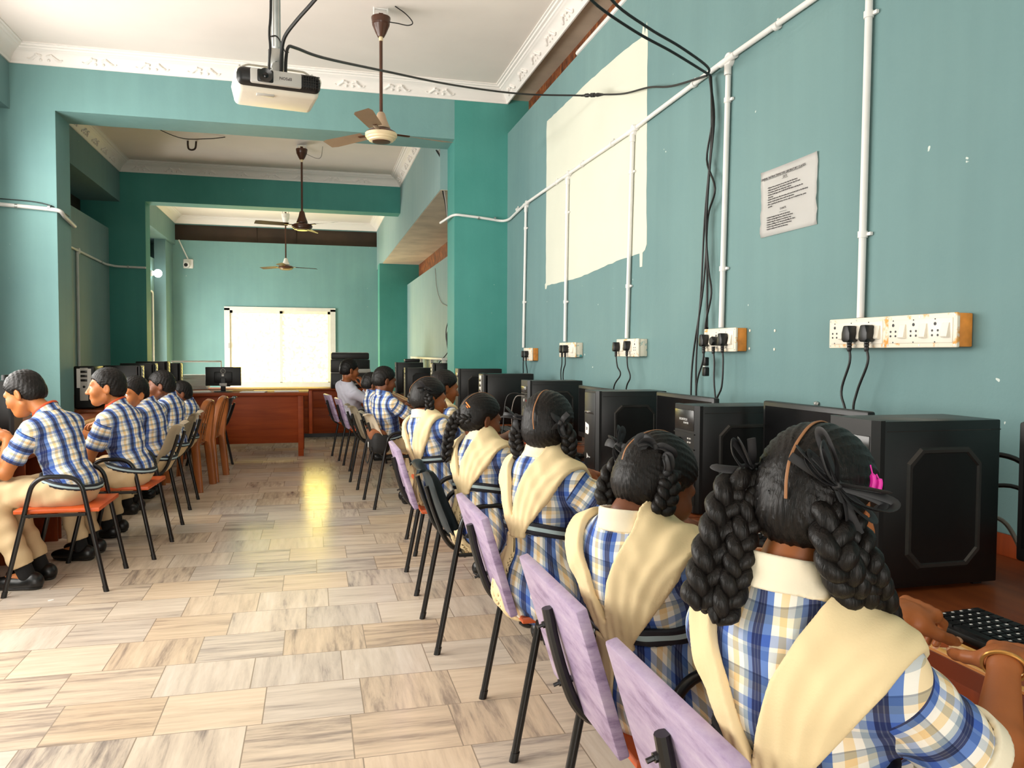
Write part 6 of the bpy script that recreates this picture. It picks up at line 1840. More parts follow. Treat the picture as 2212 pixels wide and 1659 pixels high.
    smesh('collar', collar, N - 0.14, N + 0.14, min(h, 0.005), M['collar_cloth'] if girl else mat_s, root, org, (lambda V: np.stack([(V - N) @ Ls * 1.3 + 0.03, (V - N) @ U, V[:, 0] * 0], 1)))
    # ---- belt
    Tb = torso(0.013)
    if kind != 'man':
        bw = 0.020 if girl else 0.017
        smesh('belt', lambda P: np.maximum(np.abs(Tb(P) + 0.4 * wr(P) - (0.004 if girl else 0.010)) - 0.0065, np.abs(zl(P) - zb) - bw), pel - 0.24, pel + np.array((0.24, 0.24, 0.45)), h, M['belt'], root, org,
              lambda V: np.stack([V[:, 0] * 0, (zl(V) - zb + bw) / (2 * bw), V[:, 0] * 0], 1))
    # ---- skirt or trousers
    L_ = SD()
    if girl:
        L_.ell(pel + np.array((0, 0, 0.0)) - fh * 0.005, np.array((0.172, 0.142, 0.13)) * s, Rh)
        for (hip, kn, an, toe, sd) in lg:
            L_.cap(hip, kn, 0.092 * s, 0.078 * s, k=0.07)
            L_.cap(kn + fh * 0.01, kn + (an - kn) * 0.38, 0.075 * s, 0.082 * s, k=0.05)
        mid = (lg[0][1] + lg[1][1]) / 2
        L_.cap(mid - np.array((0, 0, 0.01)), mid - np.array((0, 0, 0.12)), 0.075 * s, 0.085 * s, k=0.07)
        zc = zb - 0.004
        def skirt(P):
            q = P - pel
            d = L_(P) + 0.006 * np.sin((q @ Lh) * 70 + 5 * np.sin(q @ fh * 22)) * np.clip((0.62 - P[:, 2]) * 6, 0.15, 1) + 0.004 * np.sin(np.arctan2(q @ Lh, -(q @ fh)) * 15) * np.clip(((q @ U) + 0.06) * 8, 0, 1)
            d = smin(d, np.maximum(Tb(P) + 0.4 * wr(P) - 0.006, -(q @ U) - 0.10), 0.02)
            return np.maximum(np.maximum(d, (q @ U) - zc), 0.30 - P[:, 2])
        def wv(V):
            q = V - pel; x = q @ Lh; y = q @ fh
            return np.stack([np.where(y < 0.05, 0.15 * np.arctan2(x, -y), x + 0.25), V[:, 2] * 0.6 + y * 0.7, x * 0], 1)
        slo = np.minimum(lo, pel - 0.3); shi = np.maximum(np.array([l[1] for l in lg]).max(0), pel) + 0.22; slo[2] = 0.27
        smesh('skirt', skirt, slo, shi, h * 1.15, M['plaid'], root, org, wv)
    else:
        L_.ell(pel + np.array((0, 0, 0.005)), np.array((0.158, 0.130, 0.108)) * s, Rh)
        for (hip, kn, an, toe, sd) in lg:
            L_.cap(hip, kn, 0.088 * s, 0.066 * s, k=0.05); L_.cap(kn, an, 0.063 * s, 0.056 * s, k=0.03)
        def pants(P):
            q = P - pel
            d = L_(P) + 0.0035 * np.sin(P[:, 2] * 60 + 30 * (q @ fh)) + 0.003 * np.sin((q @ fh) * 70 + (q @ Lh) * 30)
            for (hip, kn, an, toe, sd) in lg:
                ad = nrm(an - kn); c_ = an - ad * 0.055 * s
                near = np.linalg.norm(P - an, axis=1) < 0.16
                d = np.where(near, np.maximum(d, (P - c_) @ ad), d)
            d = smin(d, np.maximum(Tb(P) - 0.002, -(q @ U) - 0.02), 0.02)
            return np.maximum(d, zl(P) - zb - 0.006)
        plo = np.array([pel] + [x for l in lg for x in l[1:3]]).min(0) - 0.2; phi = np.array([pel] + [x for l in lg for x in l[1:3]]).max(0) + 0.2
        smesh('trousers', pants, plo, phi, h * 1.15, M['khaki' if kind == 'boy' else 'dark_trouser'], root, org)
    # ---- shoes and socks
    for (hip, kn, an, toe, sd) in lg:
        k = s * 1.02
        up_ = nrm(kn - an) if abs(toe[2]) > 0.3 else np.array((0, 0, 1.0))
        Rf = frame3(toe, up_)
        base = an - Rf[2] * 0.052 * k
        sh_ = SD()
        sh_.ell(base + Rf[1] * 0.055 * k + Rf[2] * 0.012 * k, np.array((0.042, 0.125, 0.040)) * k, Rf)
        sh_.ell(base - Rf[1] * 0.035 * k + Rf[2] * 0.025 * k, np.array((0.036, 0.045, 0.045)) * k, Rf, k=0.03)
        b0 = base - Rf[2] * 0.008 * k
        up_f = (lambda sh_, b0, Rf: lambda P: np.maximum(sh_(P), -((P - b0) @ Rf[2])))(sh_, b0, Rf)
        so_f = (lambda sh_, b0, Rf: lambda P: np.maximum(sh_(P) - 0.003, np.abs((P - b0) @ Rf[2] + 0.006) - 0.0085))(sh_, b0, Rf)
        sk_f = (lambda kn, an: lambda P: np.maximum(d_cap(P, an, kn, 0.040 * k, 0.05 * k), np.linalg.norm(P - an, axis=1) - 0.13 * k))(kn, an)
        hs_ = max(h, 0.006)
        shoe = smesh('shoe', up_f, base - 0.2, base + 0.2, hs_, M['shoe'], root, org)
        smesh('sole', so_f, base - 0.22, base + 0.22, hs_ * 0.8, M['sole'] if extra and extra.get('sole') else M['shoe'], shoe, org)
        smesh('sock', sk_f, an - 0.2, an + 0.2, hs_, M['sock'], root, org)
    # ---- hair, eyes, brows
    smesh('hair', hair_fn(Hc, Rhd, hs, girl, 0.013 if girl else 0.0105), Hc - 0.16, Hc + 0.16, min(h, 0.006), M['hair'], root, org)
    g = (extra or {}).get('gaze', (0, 1, -0.2)); gv = nrm(Rhd[0] * g[0] + Rhd[1] * g[1] + Rhd[2] * g[2])
    for sx in (-1, 1):
        c = hp(sx * 0.031, 0.0735, 0.000) - org
        e = BM(); bmesh.ops.create_uvsphere(e, u_segments=14, v_segments=10, radius=0.0118 * hs, matrix=Matrix.Translation(c)); eo = obj('eye', e, M['eye_white'], root)
        e = BM(); bmesh.ops.create_uvsphere(e, u_segments=12, v_segments=8, radius=0.0062 * hs, matrix=Matrix.Translation(c + gv * 0.0070 * hs)); obj('iris', e, M['iris'], eo)
        pts = [hp(sx * x, y, z) - org for (x, y, z) in ((0.014, 0.0855, 0.021), (0.030, 0.0850, 0.025), (0.047, 0.0735, 0.019))]
        e = BM(); tube(e, catmull(pts, 5), [0.0022, 0.003, 0.0028, 0.0016], 6); obj('eyebrow', e, M['hair'], root)
    l_ = BM()
    for (z, w_, rr) in ((-0.0595, 0.017, 0.0042), (-0.0690, 0.014, 0.0050)):
        tube(l_, catmull([hp(-w_, 0.0835, z) - org, hp(-w_ * 0.4, 0.0885, z + 0.001) - org, hp(w_ * 0.4, 0.0885, z + 0.001) - org, hp(w_, 0.0835, z) - org], 5), [0.002, rr * hs, rr * hs, 0.002], 8)
    obj('lips', l_, M['lips'], root)
    if nails:
        for (p, d, u_, r) in nails:
            nb = BM()
            Rn = Matrix(np.stack([np.cross(d, u_), d, u_]).T.tolist())
            m4 = Matrix.Translation(p - org) @ Rn.to_4x4() @ Matrix.Diagonal((r * 0.72, r * 0.95, r * 0.42, 1))
            bmesh.ops.create_uvsphere(nb, u_segments=10, v_segments=6, radius=1.0, matrix=m4)
            obj('fingernail', nb, M['nail'], root)
    # ---- girl's cream sash: a V down the back, tails under the belt
    if girl:
        wR, wL = (extra or {}).get('sash', (0.052, 0.040)); tl = (extra or {}).get('tail', (0.0, 0.055)); sxr, sxl = (extra or {}).get('sx', (0.100, 0.104))
        t_ = lambda z: np.clip((z - zb) / (T * 0.93 - zb), 0, 1)
        def sash(P):
            q = P - pel; x = q @ Ls; z = q @ U; y = q @ Fs
            dd = np.abs(smin(shirt(P), Tb(P), 0.02) - 0.0045) - 0.0085 + 0.0010 * np.sin(x * 90 - z * 50) + 0.0012 * np.sin(x * 210 * (1.6 - t_(z)) )
            t = np.clip((z - zb) / (T * 0.93 - zb), 0, 1.2)
            xr = 0.012 + (sxr * s - 0.012) * t; xl = -0.010 - (sxl * s - 0.010) * t
            hw = 0.45 + 0.55 * np.clip(t * 1.4, 0, 1)
            r_ = np.minimum(np.abs(x - xr) * 0.9 - wR * hw, np.abs(x - xl) * 0.9 - wL * hw)
            r_ = np.maximum(r_, zb - 0.015 - z)
            r_ = np.maximum(r_, -(np.linalg.norm(q - (N - pel) - Fs * 0.0, axis=1) - 0.060 * s))
            return smax(dd, r_, 0.004)
        smesh('sash', sash, tlo, thi, h * 1.05, M['cream_cloth'], root, org)
        def tail(P):
            q = P - pel; x = q @ Lh; y = q @ fh; z = P[:, 2] - pel[2]
            zt = np.clip((zb - z) / (zb + 0.12), 0, 1)
            dd = np.abs(skirt_all(P) - 0.006) - 0.005 + 0.002 * np.sin(x * 150)
            return smax(smax(dd, np.abs(x - tl[0] * zt) - 0.020 - tl[1] * zt, 0.004), np.maximum(y, np.maximum(z - zb, -0.14 - z)), 0.004)
        skirt_all = skirt
        smesh('sash_tail', tail, pel - 0.3, pel + np.array((0.3, 0.3, 0.35)), h * 1.1, M['cream_cloth'], root, org)
        for (Sh, El, W, A_, sd) in arms:
            ae = nrm(El - Sh); E1 = Sh + (El - Sh) * sleeve; E0 = E1 - ae * 0.028 * s
            smesh('cuff', (lambda Sh, El, E0, E1, ae: lambda P: np.maximum(np.abs(d_cap(P, Sh, El, 0.054 * s, 0.060 * s) - 0.003) - 0.0045, np.maximum((P - E1 - ae * 0.004) @ ae, (E0 - P) @ ae)))(Sh, El, E0, E1, ae), E1 - 0.12, E1 + 0.12, h, M['collar_cloth'], root, org)
    info = dict(root=root, org=org, hp=hp, R=Rhd, N=N, U=U, Fs=Fs, Ls=Ls, arms=arms, hs=hs, s=s, pel=pel, T=T)
    return info

def part_line(I, pts, r=0.0022):
    b = BM(); tube(b, catmull([Vector(I['hp'](*p) - I['org']) for p in pts], 6), r, 6, flat=0.5); obj('parting', b, M['scalp'], I['root'])
def arc_top(y0, y1, x=0.0, n=9, lift=0.0135):
    """points over the skull from y0 (front) to y1 (nape), in head coordinates"""
    out = []
    a0, a1 = y0, y1
    for i in range(n):
        a = a0 + (a1 - a0) * i / (n - 1)
        l2 = lift + 0.010 * min(1, max(0, (-a - 0.9) / 0.6))
        rz, ry = 0.083 + l2, 0.091 + l2
        out.append((x, -0.014 + ry * math.sin(a), 0.030 + rz * math.cos(a)))
    return out
def add_braid(I, path, r0, r1, turns, world=True, name='braid', amp=1.0):
    b = BM(); braid(b, [Vector(A3(p) - I['org']) for p in path], r0, r1, turns * 0.62, 12, amp); return obj(name, b, M['braid'], I['root'], 180)
def add_bow(I, c, axis, out, size, n=4, w=0.007, seed=1):
    b = BM(); bow(b, A3(c) - I['org'], axis, out, size, n, w, seed); return obj('ribbon_bow', b, M['ribbon'], I['root'])
def add_ring(I, arm, t, r, mat, tr=0.003, name='bangle'):
    Sh, El, W, A_, sd = I['arms'][arm]
    c = El + (W - El) * t - I['org']; ax = nrm(W - El); e1 = nrm(np.cross(ax, (0.3, 0.2, 1))); e2 = np.cross(ax, e1)
    b = BM(); tube(b, [Vector(c + (e1 * math.cos(a) + e2 * math.sin(a)) * r) for a in np.linspace(0, 2 * PI, 28, endpoint=False)], tr, 8, closed=True); return obj(name, b, M[mat], I['root'])
def add_lanyard(I, r=0.066, drop=0.35):
    N, U, F, L, o, s = I['N'], I['U'], I['Fs'], I['Ls'], I['org'], I['s']
    pts = [N + L * r * s * math.cos(a) + F * (r * s * math.sin(a) + 0.008) + U * ((0.022 - 0.030 * math.sin(a)) * s) for a in np.linspace(PI * 0.15, -PI * 1.15, 18)]
    f_ = N - U * drop * s * 0.5 + F * 0.112 * s
    pts = [f_ + L * 0.02] + pts + [f_ - L * 0.02]
    b = BM(); tube(b, catmull([Vector(p - o) for p in pts], 4), 0.0065, 8, flat=0.25, up=(0, 0, 1)); obj('lanyard', b, M['lanyard'], I['root'])
    c = Vector(f_ - U * 0.05 - o); b = BM(); bx(b, c, (0.055, 0.004, 0.085), Matrix(np.stack([L, F, U]).T.tolist()), 0.002); obj('id_card', b, M['paper'], I['root'])
def seat_legs(pel, fh, s, kn_f=0.36, kn_z=0.50, ank_f=0.30, splay=0.09, dz=0.075, t=None, lift=0.0):
    f = nrm((fh[0], fh[1], 0)); r = np.array((f[1], -f[0], 0)); p = A3(pel)
    out = {}
    for nme, sd in (('R', 1), ('L', -1)):
        k = p + f * kn_f * s + r * sd * splay * s; k[2] = kn_z * s
        a = p + f * ank_f * s + r * sd * splay * s; a[2] = dz
        out[nme] = dict(k=k, a=a, t=t if t is not None else (f[0], f[1]))
    return out
TYPE = (0.30, 0.62, 0.45)
import time as _t
_t0 = _t.time()
D2 = lambda deg: (math.sin(math.radians(deg)), math.cos(math.radians(deg)))   # heading measured from +Y towards +X

# ---- the front girl
I = person('girl nearest the camera with two long looped braids, black ribbons and pink clip', (0.725, 1.00, 0.535), (0.645, 0.965, 0.990), (0.700, 0.982, 1.083), D2(76), D2(66), D2(58), -0.30, 0.0, 0.95, 'skin_d', 'girl',
           dict(w=(1.030, 0.975, 0.826), f=(0.80, 0.58, -0.08), u=(-0.05, 0.05, 1), pole=(-0.1, -0.5, -0.86), curl=(0.30, 0.55, 0.40), spread=0.30, thumb=(0.45, 0.88, -0.10), hs=1.02),
           dict(w=(1.000, 1.165, 0.838), f=(0.90, 0.40, -0.06), u=(-0.10, -0.28, 0.95), pole=(0.2, 0.5, -0.9), curl=(0.50, 0.85, 0.55), spread=0.12, thumb=(0.70, 0.66, -0.26), hs=1.04),
           seat_legs((0.725, 1.00, 0.535), D2(85), 1.0, kn_z=0.52), 0.0042, extra=dict(sash=(0.056, 0.030), tail=(0.02, 0.06), sx=(0.132, 0.128), drop=0.118))
hp = I['hp']
part_line(I, arc_top(0.55, -1.95, 0.003, 11, 0.0140), 0.0024)
add_braid(I, [hp(-0.070, -0.055, 0.010), (0.585, 1.015, 1.105), (0.560, 1.005, 1.060), (0.537, 0.995, 1.000), (0.517, 0.985, 0.945)], 0.0195, 0.0215, 4.2)
add_braid(I, [hp(-0.060, -0.070, -0.005), (0.602, 0.992, 1.080), (0.575, 0.975, 1.035), (0.560, 0.965, 0.985), (0.535, 0.965, 0.930)], 0.0150, 0.0165, 4.6)
add_braid(I, [hp(0.050, -0.080, -0.005), (0.645, 0.868, 1.050), (0.662, 0.868, 1.012), (0.692, 0.880, 0.980), (0.735, 0.905, 0.950), (0.80, 0.945, 0.900)], 0.0205, 0.0180, 4.6)
add_braid(I, [hp(0.072, -0.050, -0.020), (0.690, 0.862, 1.030), (0.715, 0.872, 0.990), (0.755, 0.905, 0.935), (0.80, 0.955, 0.870)], 0.0150, 0.0150, 4.6)
tb = tuple(I['R'][0])
add_bow(I, hp(-0.088, -0.062, 0.040), (-0.75, -0.2, 0.5), tuple(-I['R'][1]), 0.050, 7, 0.0062, 3)
add_bow(I, hp(0.062, -0.095, 0.022), (0.6, -0.35, -0.6), tuple(-I['R'][1]), 0.060, 10, 0.0060, 8)
b = BM(); 
for k in (0, 1): tube(b, catmull([Vector(hp(0.088 + 0.005 * k, -0.052 + 0.014 * k, 0.062 - 0.01 * k) - I['org']), Vector(hp(0.094 + 0.004 * k, -0.050 + 0.014 * k, 0.040) - I['org']), Vector(hp(0.093 + 0.004 * k, -0.052 + 0.014 * k, 0.020) - I['org'])], 6), [0.001, 0.0042, 0.0042, 0.001], 8)
obj('hair_clip', b, M['pink'], I['root'])
add_ring(I, 0, 0.965, 0.0300, 'gold', 0.0032)

# ---- second girl: folded braids
I = person('girl second from the camera with short folded braids, head bent in profile', (0.775, 1.665, 0.530), (0.675, 1.620, 0.928), (0.752, 1.640, 1.002), D2(76), D2(60), D2(72), -0.48, 0.0, 0.97, 'skin_c', 'girl',
           dict(w=(1.02, 1.875, 0.815), f=(0.72, 0.62, -0.16), u=(0, 0, 1), pole=(0.4, -0.5, -0.7), curl=TYPE),
           dict(w=(0.99, 2.02, 0.82), f=(0.9, 0.35, -0.16), u=(0, 0, 1), pole=(0.1, 0.5, -0.9), curl=TYPE),
           seat_legs((0.775, 1.665, 0.53), D2(85), 0.97, kn_z=0.52), 0.0050, extra=dict(sash=(0.064, 0.030), tail=(-0.05, 0.05), sole=True, sx=(0.112, 0.118)))
hp = I['hp']; R_ = I['R']
part_line(I, arc_top(0.6, -1.75, 0.0, 11, 0.0140), 0.0022)
add_braid(I, [hp(0.066, -0.050, 0.020), hp(0.088, -0.046, -0.005), hp(0.090, -0.040, -0.040), hp(0.082, -0.034, -0.070)], 0.0165, 0.0185, 2.6)
add_braid(I, [hp(-0.070, -0.055, 0.030), hp(-0.096, -0.060, 0.0), hp(-0.100, -0.058, -0.045), hp(-0.090, -0.05, -0.085)], 0.0165, 0.0185, 2.8)
add_bow(I, hp(-0.082, -0.080, 0.055), tuple(-R_[0] * 0.7 + R_[2] * 0.7), tuple(-R_[1]), 0.042, 6, 0.0095, 4)
add_bow(I, hp(0.045, -0.085, 0.062), tuple(R_[0] * 0.6 + R_[1] * 0.5), tuple(-R_[1] + R_[2]), 0.036, 5, 0.0085, 6)
add_bow(I, hp(0.080, -0.060, 0.018), tuple(R_[1] * 0.8 - R_[2] * 0.3), tuple(R_[0]), 0.034, 4, 0.0085, 9)

# ---- third girl: belt fully visible
I = person('girl with fully visible striped belt and orange lanyard, seen from behind', (0.735, 2.50, 0.540), (0.740, 2.505, 0.955), (0.765, 2.520, 1.050), D2(72), D2(64), D2(42), -0.12, 0.06, 1.0, 'skin_b', 'girl',
           dict(w=(1.00, 2.50, 0.815), f=(0.85, 0.5, -0.12), u=(0, 0, 1), pole=(0.5, -0.75, -0.55), curl=TYPE),
           dict(w=(1.00, 2.86, 0.835), f=(0.80, 0.55, -0.12), u=(0, -0.2, 1), pole=(0.2, 0.5, -0.8), curl=(0.5, 0.8, 0.5)),
           seat_legs((0.735, 2.50, 0.54), D2(85), 1.0, kn_z=0.52), 0.0055, extra=dict(sash=(0.058, 0.034), tail=(-0.06, 0.05)))
hp = I['hp']; R_ = I['R']
part_line(I, arc_top(0.6, -1.95, 0.0, 11, 0.0140), 0.0024)
add_braid(I, [hp(-0.074, -0.055, 0.015), hp(-0.096, -0.060, -0.02), hp(-0.098, -0.055, -0.06), hp(-0.085, -0.045, -0.105)], 0.017, 0.018, 3.0)
add_braid(I, [hp(0.072, -0.055, 0.005), hp(0.092, -0.050, -0.03), hp(0.090, -0.040, -0.07), hp(0.078, -0.03, -0.10)], 0.018, 0.019, 2.8)
add_bow(I, hp(-0.092, -0.070, 0.035), tuple(-R_[0] * 0.6 + R_[2] * 0.5), tuple(-R_[1]), 0.040, 4, 0.009, 5)
add_bow(I, hp(0.078, -0.080, 0.010), tuple(R_[2]), tuple(-R_[1]), 0.036, 4, 0.009, 7)
add_lanyard(I); add_ring(I, 0, 0.62, 0.0325, 'gold', 0.0025)

# ---- fourth girl: one braid, orange clip
I = person('girl with one long braid and orange hair clip, on the blue grey chair', (0.735, 3.46, 0.530), (0.728, 3.475, 0.905), (0.740, 3.500, 0.998), D2(76), D2(58), D2(72), -0.22, 0.0, 0.96, 'skin_c', 'girl',
           dict(w=(1.00, 3.80, 0.82), f=(0.7, 0.65, -0.1), u=(0, 0, 1), pole=(0.4, -0.5, -0.7), curl=TYPE),
           dict(w=(0.98, 3.93, 0.875), f=(0.75, 0.62, 0.06), u=(0, -0.3, 1), pole=(0.1, 0.5, -0.8), curl=(0.5, 0.9, 0.5)),
           seat_legs((0.735, 3.46, 0.53), D2(85), 0.96, kn_z=0.52), 0.0065, extra=dict(sash=(0.062, 0.034), tail=(0.05, 0.05)))
hp = I['hp']; R_ = I['R']
part_line(I, arc_top(0.6, -1.4, 0.012, 11, 0.0140), 0.0022)
add_braid(I, [hp(-0.020, -0.095, 0.010), hp(-0.030, -0.125, -0.03), hp(-0.035, -0.135, -0.09), hp(-0.045, -0.130, -0.16), hp(-0.050, -0.120, -0.235)], 0.021, 0.0185, 4.5)
add_braid(I, [hp(-0.060, -0.085, 0.0), hp(0.0, -0.115, -0.02), hp(0.055, -0.085, -0.01)], 0.017, 0.017, 2.2)
b = BM(); tube(b, [Vector(hp(0.020, -0.112, 0.062) - I['org']), Vector(hp(0.048, -0.100, 0.040) - I['org'])], 0.0035, 8); tube(b, [Vector(hp(0.030, -0.112, 0.045) - I['org']), Vector(hp(0.040, -0.106, 0.036) - I['org'])], 0.003, 8); obj('hair_clip', b, M['clip_orange'], I['root'])
b = BM(); bmesh.ops.create_icosphere(b, subdivisions=2, radius=0.0055, matrix=Matrix.Translation(hp(0.082, 0.0, -0.046) - I['org'])); obj('earring', b, M['gold'], I['root'])

# ---- fifth girl: profile
I = person('girl in profile with coiled side braid, on the purple chair behind the blue grey one', (0.690, 4.36, 0.530), (0.590, 4.355, 0.948), (0.632, 4.385, 1.042), D2(78), D2(62), D2(80), -0.16, 0.0, 0.97, 'skin_b', 'girl',
           dict(w=(0.93, 4.58, 0.80), f=(0.8, 0.6, -0.05), u=(0, 0, 1), pole=(0.3, -0.5, -0.8), curl=TYPE),
           dict(w=(0.95, 4.72, 0.82), f=(0.8, 0.6, 0.0), u=(0, 0, 1), pole=(0.1, 0.4, -0.9), curl=TYPE),
           seat_legs((0.69, 4.36, 0.53), D2(85), 0.97, kn_z=0.52), 0.0070, extra=dict(sash=(0.044, 0.030), tail=(0.0, 0.045)))
hp = I['hp']; R_ = I['R']
part_line(I, arc_top(0.6, -1.7, 0.0, 11, 0.0140), 0.0022)
add_braid(I, [hp(0.068, -0.040, 0.015), hp(0.090, -0.030, -0.015), hp(0.088, -0.022, -0.055), hp(0.075, -0.02, -0.085)], 0.018, 0.019, 2.4)
add_braid(I, [hp(-0.068, -0.070, 0.030), hp(-0.090, -0.080, 0.0), hp(-0.090, -0.075, -0.05)], 0.018, 0.019, 2.2)
add_bow(I, hp(0.078, -0.065, 0.055), tuple(R_[1]), tuple(R_[0]), 0.034, 4, 0.009, 2)
add_ring(I, 0, 0.80, 0.029, 'gold', 0.003)

# ---- sixth girl, mostly hidden
I = person('girl half hidden behind the girl in profile, only head and forearms showing', (0.80, 5.16, 0.530), (0.800, 5.19, 0.960), (0.850, 5.215, 1.066), D2(80), D2(66), D2(80), -0.20, 0.0, 0.97, 'skin_b', 'girl',
           dict(w=(1.06, 5.22, 0.80), f=(0.9, 0.4, -0.1), u=(0, 0, 1), curl=TYPE), dict(w=(1.06, 5.42, 0.80), f=(0.95, 0.2, -0.1), u=(0, 0, 1), curl=TYPE),
           seat_legs((0.80, 5.16, 0.53), D2(88), 0.97, kn_z=0.52), 0.0085)
hp = I['hp']
add_braid(I, [hp(0.068, -0.050, 0.010), hp(0.090, -0.045, -0.03), hp(0.080, -0.035, -0.08)], 0.018, 0.018, 2.2)
add_ring(I, 0, 0.85, 0.029, 'gold', 0.003)

# ---- boy in the right row and the boy hidden by him
I = person('boy in blue check shirt on the cream shell chair with the bag, right row', (0.640, 6.84, 0.535), (0.575, 6.78, 0.945), (0.595, 6.810, 1.058), D2(82), D2(66), D2(72), -0.22, 0.0, 0.98, 'skin_c', 'boy',
           dict(w=(0.88, 6.90, 0.80), f=(0.85, 0.5, -0.05), u=(0, 0, 1), pole=(0.6, -0.5, -0.7), curl=TYPE), dict(w=(0.92, 7.06, 0.81), f=(0.9, 0.4, 0), u=(0, 0, 1), curl=TYPE),
           seat_legs((0.64, 6.84, 0.535), D2(88), 0.98, ank_f=0.16, kn_z=0.50, t=D2(60)), 0.0085)
I = person('boy almost hidden behind the right row boy, only his dark hair showing', (0.64, 7.78, 0.535), (0.555, 7.78, 0.900), (0.560, 7.800, 0.985), D2(86), D2(80), D2(80), -0.25, 0.0, 0.95, 'skin_c', 'boy',
           dict(w=(0.90, 7.74, 0.79), f=(1, 0.2, -0.05), u=(0, 0, 1), curl=TYPE), dict(w=(0.90, 7.95, 0.79), f=(1, 0.1, -0.05), u=(0, 0, 1), curl=TYPE),
           seat_legs((0.64, 7.78, 0.535), D2(88), 0.95, kn_z=0.50), 0.010)
# ---- the man in white
I = person('man in a white shirt resting his chin on his hand, far right row', (0.46, 9.62, 0.545), (0.375, 9.46, 0.930), (0.420, 9.505, 1.086), D2(85), D2(60), D2(72), -0.15, 0.0, 1.08, 'skin_b', 'man',
           dict(w=(0.58, 9.48, 0.885), f=(-0.25, 0.10, 1.0), u=(0.75, -0.6, 0.1), pole=(0.3, -0.5, -0.9), curl=(0.7, 0.9, 0.6)), dict(w=(0.76, 9.66, 0.76), f=(0.9, 0.3, -0.1), u=(0, 0, 1), curl=TYPE),
           seat_legs((0.46, 9.62, 0.545), D2(90), 1.05, kn_z=0.50), 0.0095)

# ---- boys of the left row (facing the left wall)
I = person('boy in blue check shirt with orange lanyard, nearest on the left, looking down', (-1.305, 4.85, 0.535), (-1.435, 4.885, 0.950), (-1.560, 4.915, 1.062), D2(-80), D2(-62), D2(-74), -0.42, 0.0, 1.04, 'skin_a', 'boy',
           dict(w=(-1.72, 5.10, 0.80), f=(-0.85, 0.3, 0.1), u=(0, 0, 1), curl=TYPE), dict(w=(-1.64, 4.90, 0.815), f=(-0.75, 0.25, 0.35), u=(0.3, -0.4, 0.8), pole=(0.25, -0.75, -0.7), curl=(0.4, 0.8, 0.5)),
           seat_legs((-1.305, 4.85, 0.535), D2(-86), 1.04, kn_f=0.37, ank_f=0.20, kn_z=0.50, t=D2(-80)), 0.0065)
add_lanyard(I)
I = person('boy on the second orange seat from the camera, chin raised, left row', (-1.125, 5.43, 0.535), (-1.205, 5.445, 0.945), (-1.265, 5.440, 1.072), D2(-80), D2(-70), D2(-98), -0.02, 0.0, 1.02, 'skin_a', 'boy',
           dict(w=(-1.50, 5.60, 0.79), f=(-0.95, 0.2, 0), u=(0, 0, 1), curl=TYPE), dict(w=(-1.47, 5.47, 0.745), f=(-0.85, 0.3, 0.1), u=(0, -0.2, 1), pole=(0.2, -0.5, -0.9), curl=TYPE),
           seat_legs((-1.125, 5.43, 0.535), D2(-84), 1.04, kn_f=0.37, ank_f=0.26, kn_z=0.50, t=D2(-76)), 0.0065, extra=dict(gaze=(0.1, 1, -0.35)))
add_lanyard(I)
I = person('boy in blue check shirt leaning and glancing towards the camera, third on the left', (-1.09, 6.02, 0.535), (-1.135, 5.99, 0.930), (-1.215, 5.955, 1.010), D2(-78), D2(-72), D2(-140), -0.12, 0.18, 0.98, 'skin_a', 'boy',
           dict(w=(-1.42, 6.16, 0.79), f=(-0.95, 0.2, 0), u=(0, 0, 1), curl=TYPE), dict(w=(-1.38, 5.94, 0.80), f=(-0.9, 0.1, 0), u=(0, 0, 1), pole=(0.1, -0.4, -0.9), curl=TYPE),
           seat_legs((-1.09, 6.02, 0.535), D2(-84), 0.98, kn_z=0.50), 0.0070, extra=dict(gaze=(0.35, 1, 0)))
I = person('dark haired boy in blue check shirt in strict profile, fourth on the left', (-1.13, 6.86, 0.535), (-1.130, 6.83, 0.925), (-1.185, 6.800, 1.024), D2(-82), D2(-74), D2(-92), -0.10, 0.0, 1.0, 'skin_c', 'boy',
           dict(w=(-1.46, 7.0, 0.79), f=(-0.95, 0.2, 0), u=(0, 0, 1), curl=TYPE), dict(w=(-1.44, 6.80, 0.79), f=(-0.95, 0.1, 0), u=(0, 0, 1), curl=TYPE),
           seat_legs((-1.13, 6.86, 0.535), D2(-86), 1.0, kn_z=0.50), 0.0085)
I = person('boy mostly hidden behind the fourth boy on the left, beside the brown chairs', (-1.14, 7.55, 0.520), (-1.10, 7.56, 0.845), (-1.150, 7.52, 0.925), D2(-82), D2(-70), D2(-110), -0.05, 0.0, 0.92, 'skin_c', 'boy',
           dict(w=(-1.44, 7.66, 0.78), f=(-0.95, 0.2, 0), u=(0, 0, 1), curl=TYPE), dict(w=(-1.42, 7.48, 0.78), f=(-0.95, 0.1, 0), u=(0, 0, 1), curl=TYPE),
           seat_legs((-1.14, 7.55, 0.52), D2(-86), 0.95, kn_z=0.50), 0.010)
print('PEOPLE built in', _t.time() - _t0)
# ------------------------------------------------------------------ light
def area(name, loc, rot, sx, sy, power, col, spread=PI):
    l = bpy.data.lights.new(name, 'AREA')
    l.shape = 'RECTANGLE'; l.size = sx; l.size_y = sy; l.energy = power; l.color = col
    l.spread = spread
    o = bpy.data.objects.new(name, l); C.objects.link(o)
    o.location = loc; o.rotation_euler = rot
    return o
# daylight through the long left window of the near bay
area('left_window_daylight', (-2.9, 4.05, 1.75), (0, -PI / 2, 0), 1.6, 5.7, 240, (1.0, 0.96, 0.90))
# daylight through the doorway behind the photographer
area('rear_door_daylight', (-0.5, YB - 0.3, 1.6), (PI / 2, 0, 0), 2.8, 2.2, 110, (1.0, 0.95, 0.88))
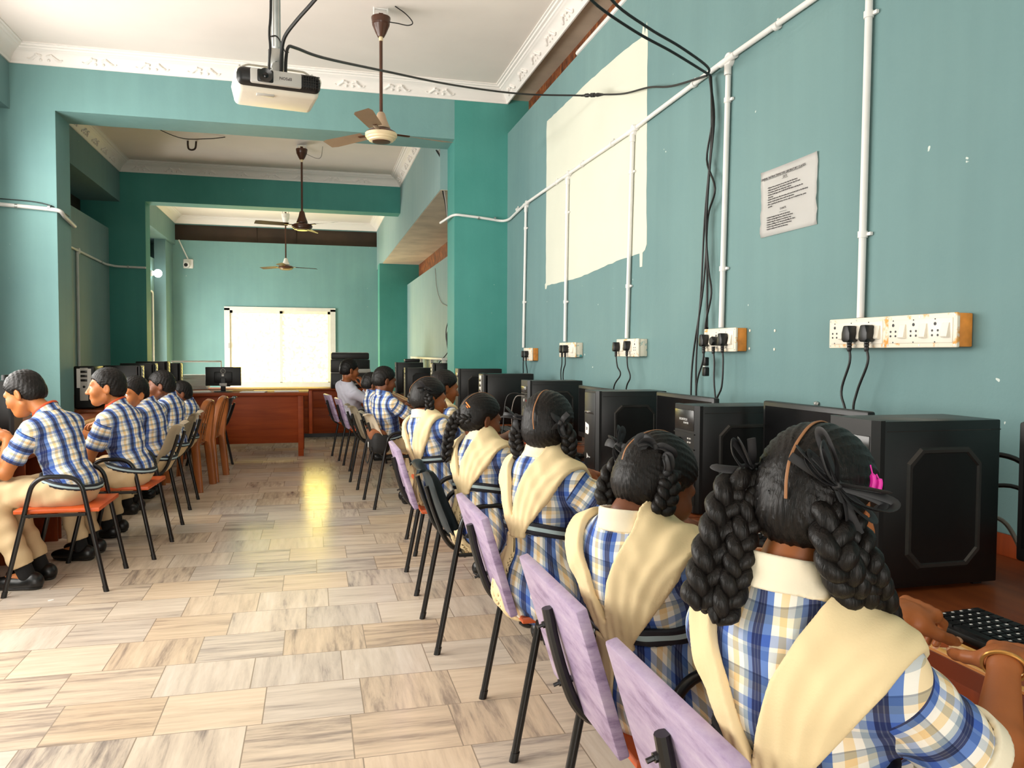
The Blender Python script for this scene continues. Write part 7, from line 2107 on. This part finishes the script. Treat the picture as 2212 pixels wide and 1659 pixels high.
# far bay doorway
area('far_door_daylight', (-2.9, 14.05, 1.3), (0, -PI / 2, 0), 2.0, 1.5, 130, (1.0, 0.97, 0.92))
# tube lamp on the left wall beside the first beam (just outside the picture)
t = thing('tube_lamp', 'white tube lamp on the left wall beside the left pillar', 'lamp', (XL, 6.45, 2.78))
b = BM(); box2(b, (0.0, -0.62, -0.025), (0.035, 0.62, 0.025), 0.004); obj('batten', b, M['pvc'], t)
b = BM(); tube(b, [(0.055, -0.59, 0), (0.055, 0.59, 0)], 0.014, 12); obj('tube', b, emit('lit_tube', (1, 0.97, 0.92, 1), 12.0), t)
area('tube_lamp_light', (XL + 0.10, 6.45, 2.78), (0, -PI / 2, 0), 0.06, 1.2, 24, (1.0, 0.96, 0.90))
w = bpy.data.worlds.new('World'); bpy.context.scene.world = w; w.use_nodes = True
w.node_tree.nodes['Background'].inputs[0].default_value = (1.0, 0.96, 0.92, 1)
w.node_tree.nodes['Background'].inputs[1].default_value = 0.5

# ------------------------------------------------------------------ camera
cam = bpy.data.cameras.new('Camera')
cam.sensor_fit = 'HORIZONTAL'; cam.sensor_width = 36.0
cam.lens = 1704.6 / 2212 * 36.0
cam.clip_start = 0.02; cam.clip_end = 100
co = bpy.data.objects.new('Camera', cam); C.objects.link(co)
yaw, pit, rol = 0.24696, -0.03989, 0.00437
cy, sy, cp, sp, cr, sr = math.cos(yaw), math.sin(yaw), math.cos(pit), math.sin(pit), math.cos(rol), math.sin(rol)
f = Vector((sy * cp, cy * cp, sp)); r = Vector((cy, -sy, 0)); u = r.cross(f)
r2 = r * cr + u * sr; u2 = u * cr - r * sr
mw = Matrix(((r2.x, u2.x, -f.x, 0), (r2.y, u2.y, -f.y, 0), (r2.z, u2.z, -f.z, 1.30), (0, 0, 0, 1)))
co.matrix_world = mw
sc = bpy.context.scene
sc.camera = co
sc.view_settings.view_transform = 'Standard'
sc.view_settings.look = 'None'
sc.view_settings.exposure = 0.34
sc.view_settings.gamma = 1.0
sc.view_settings.use_curve_mapping = False
sc.cycles.max_bounces = 8
sc.cycles.use_denoising = True
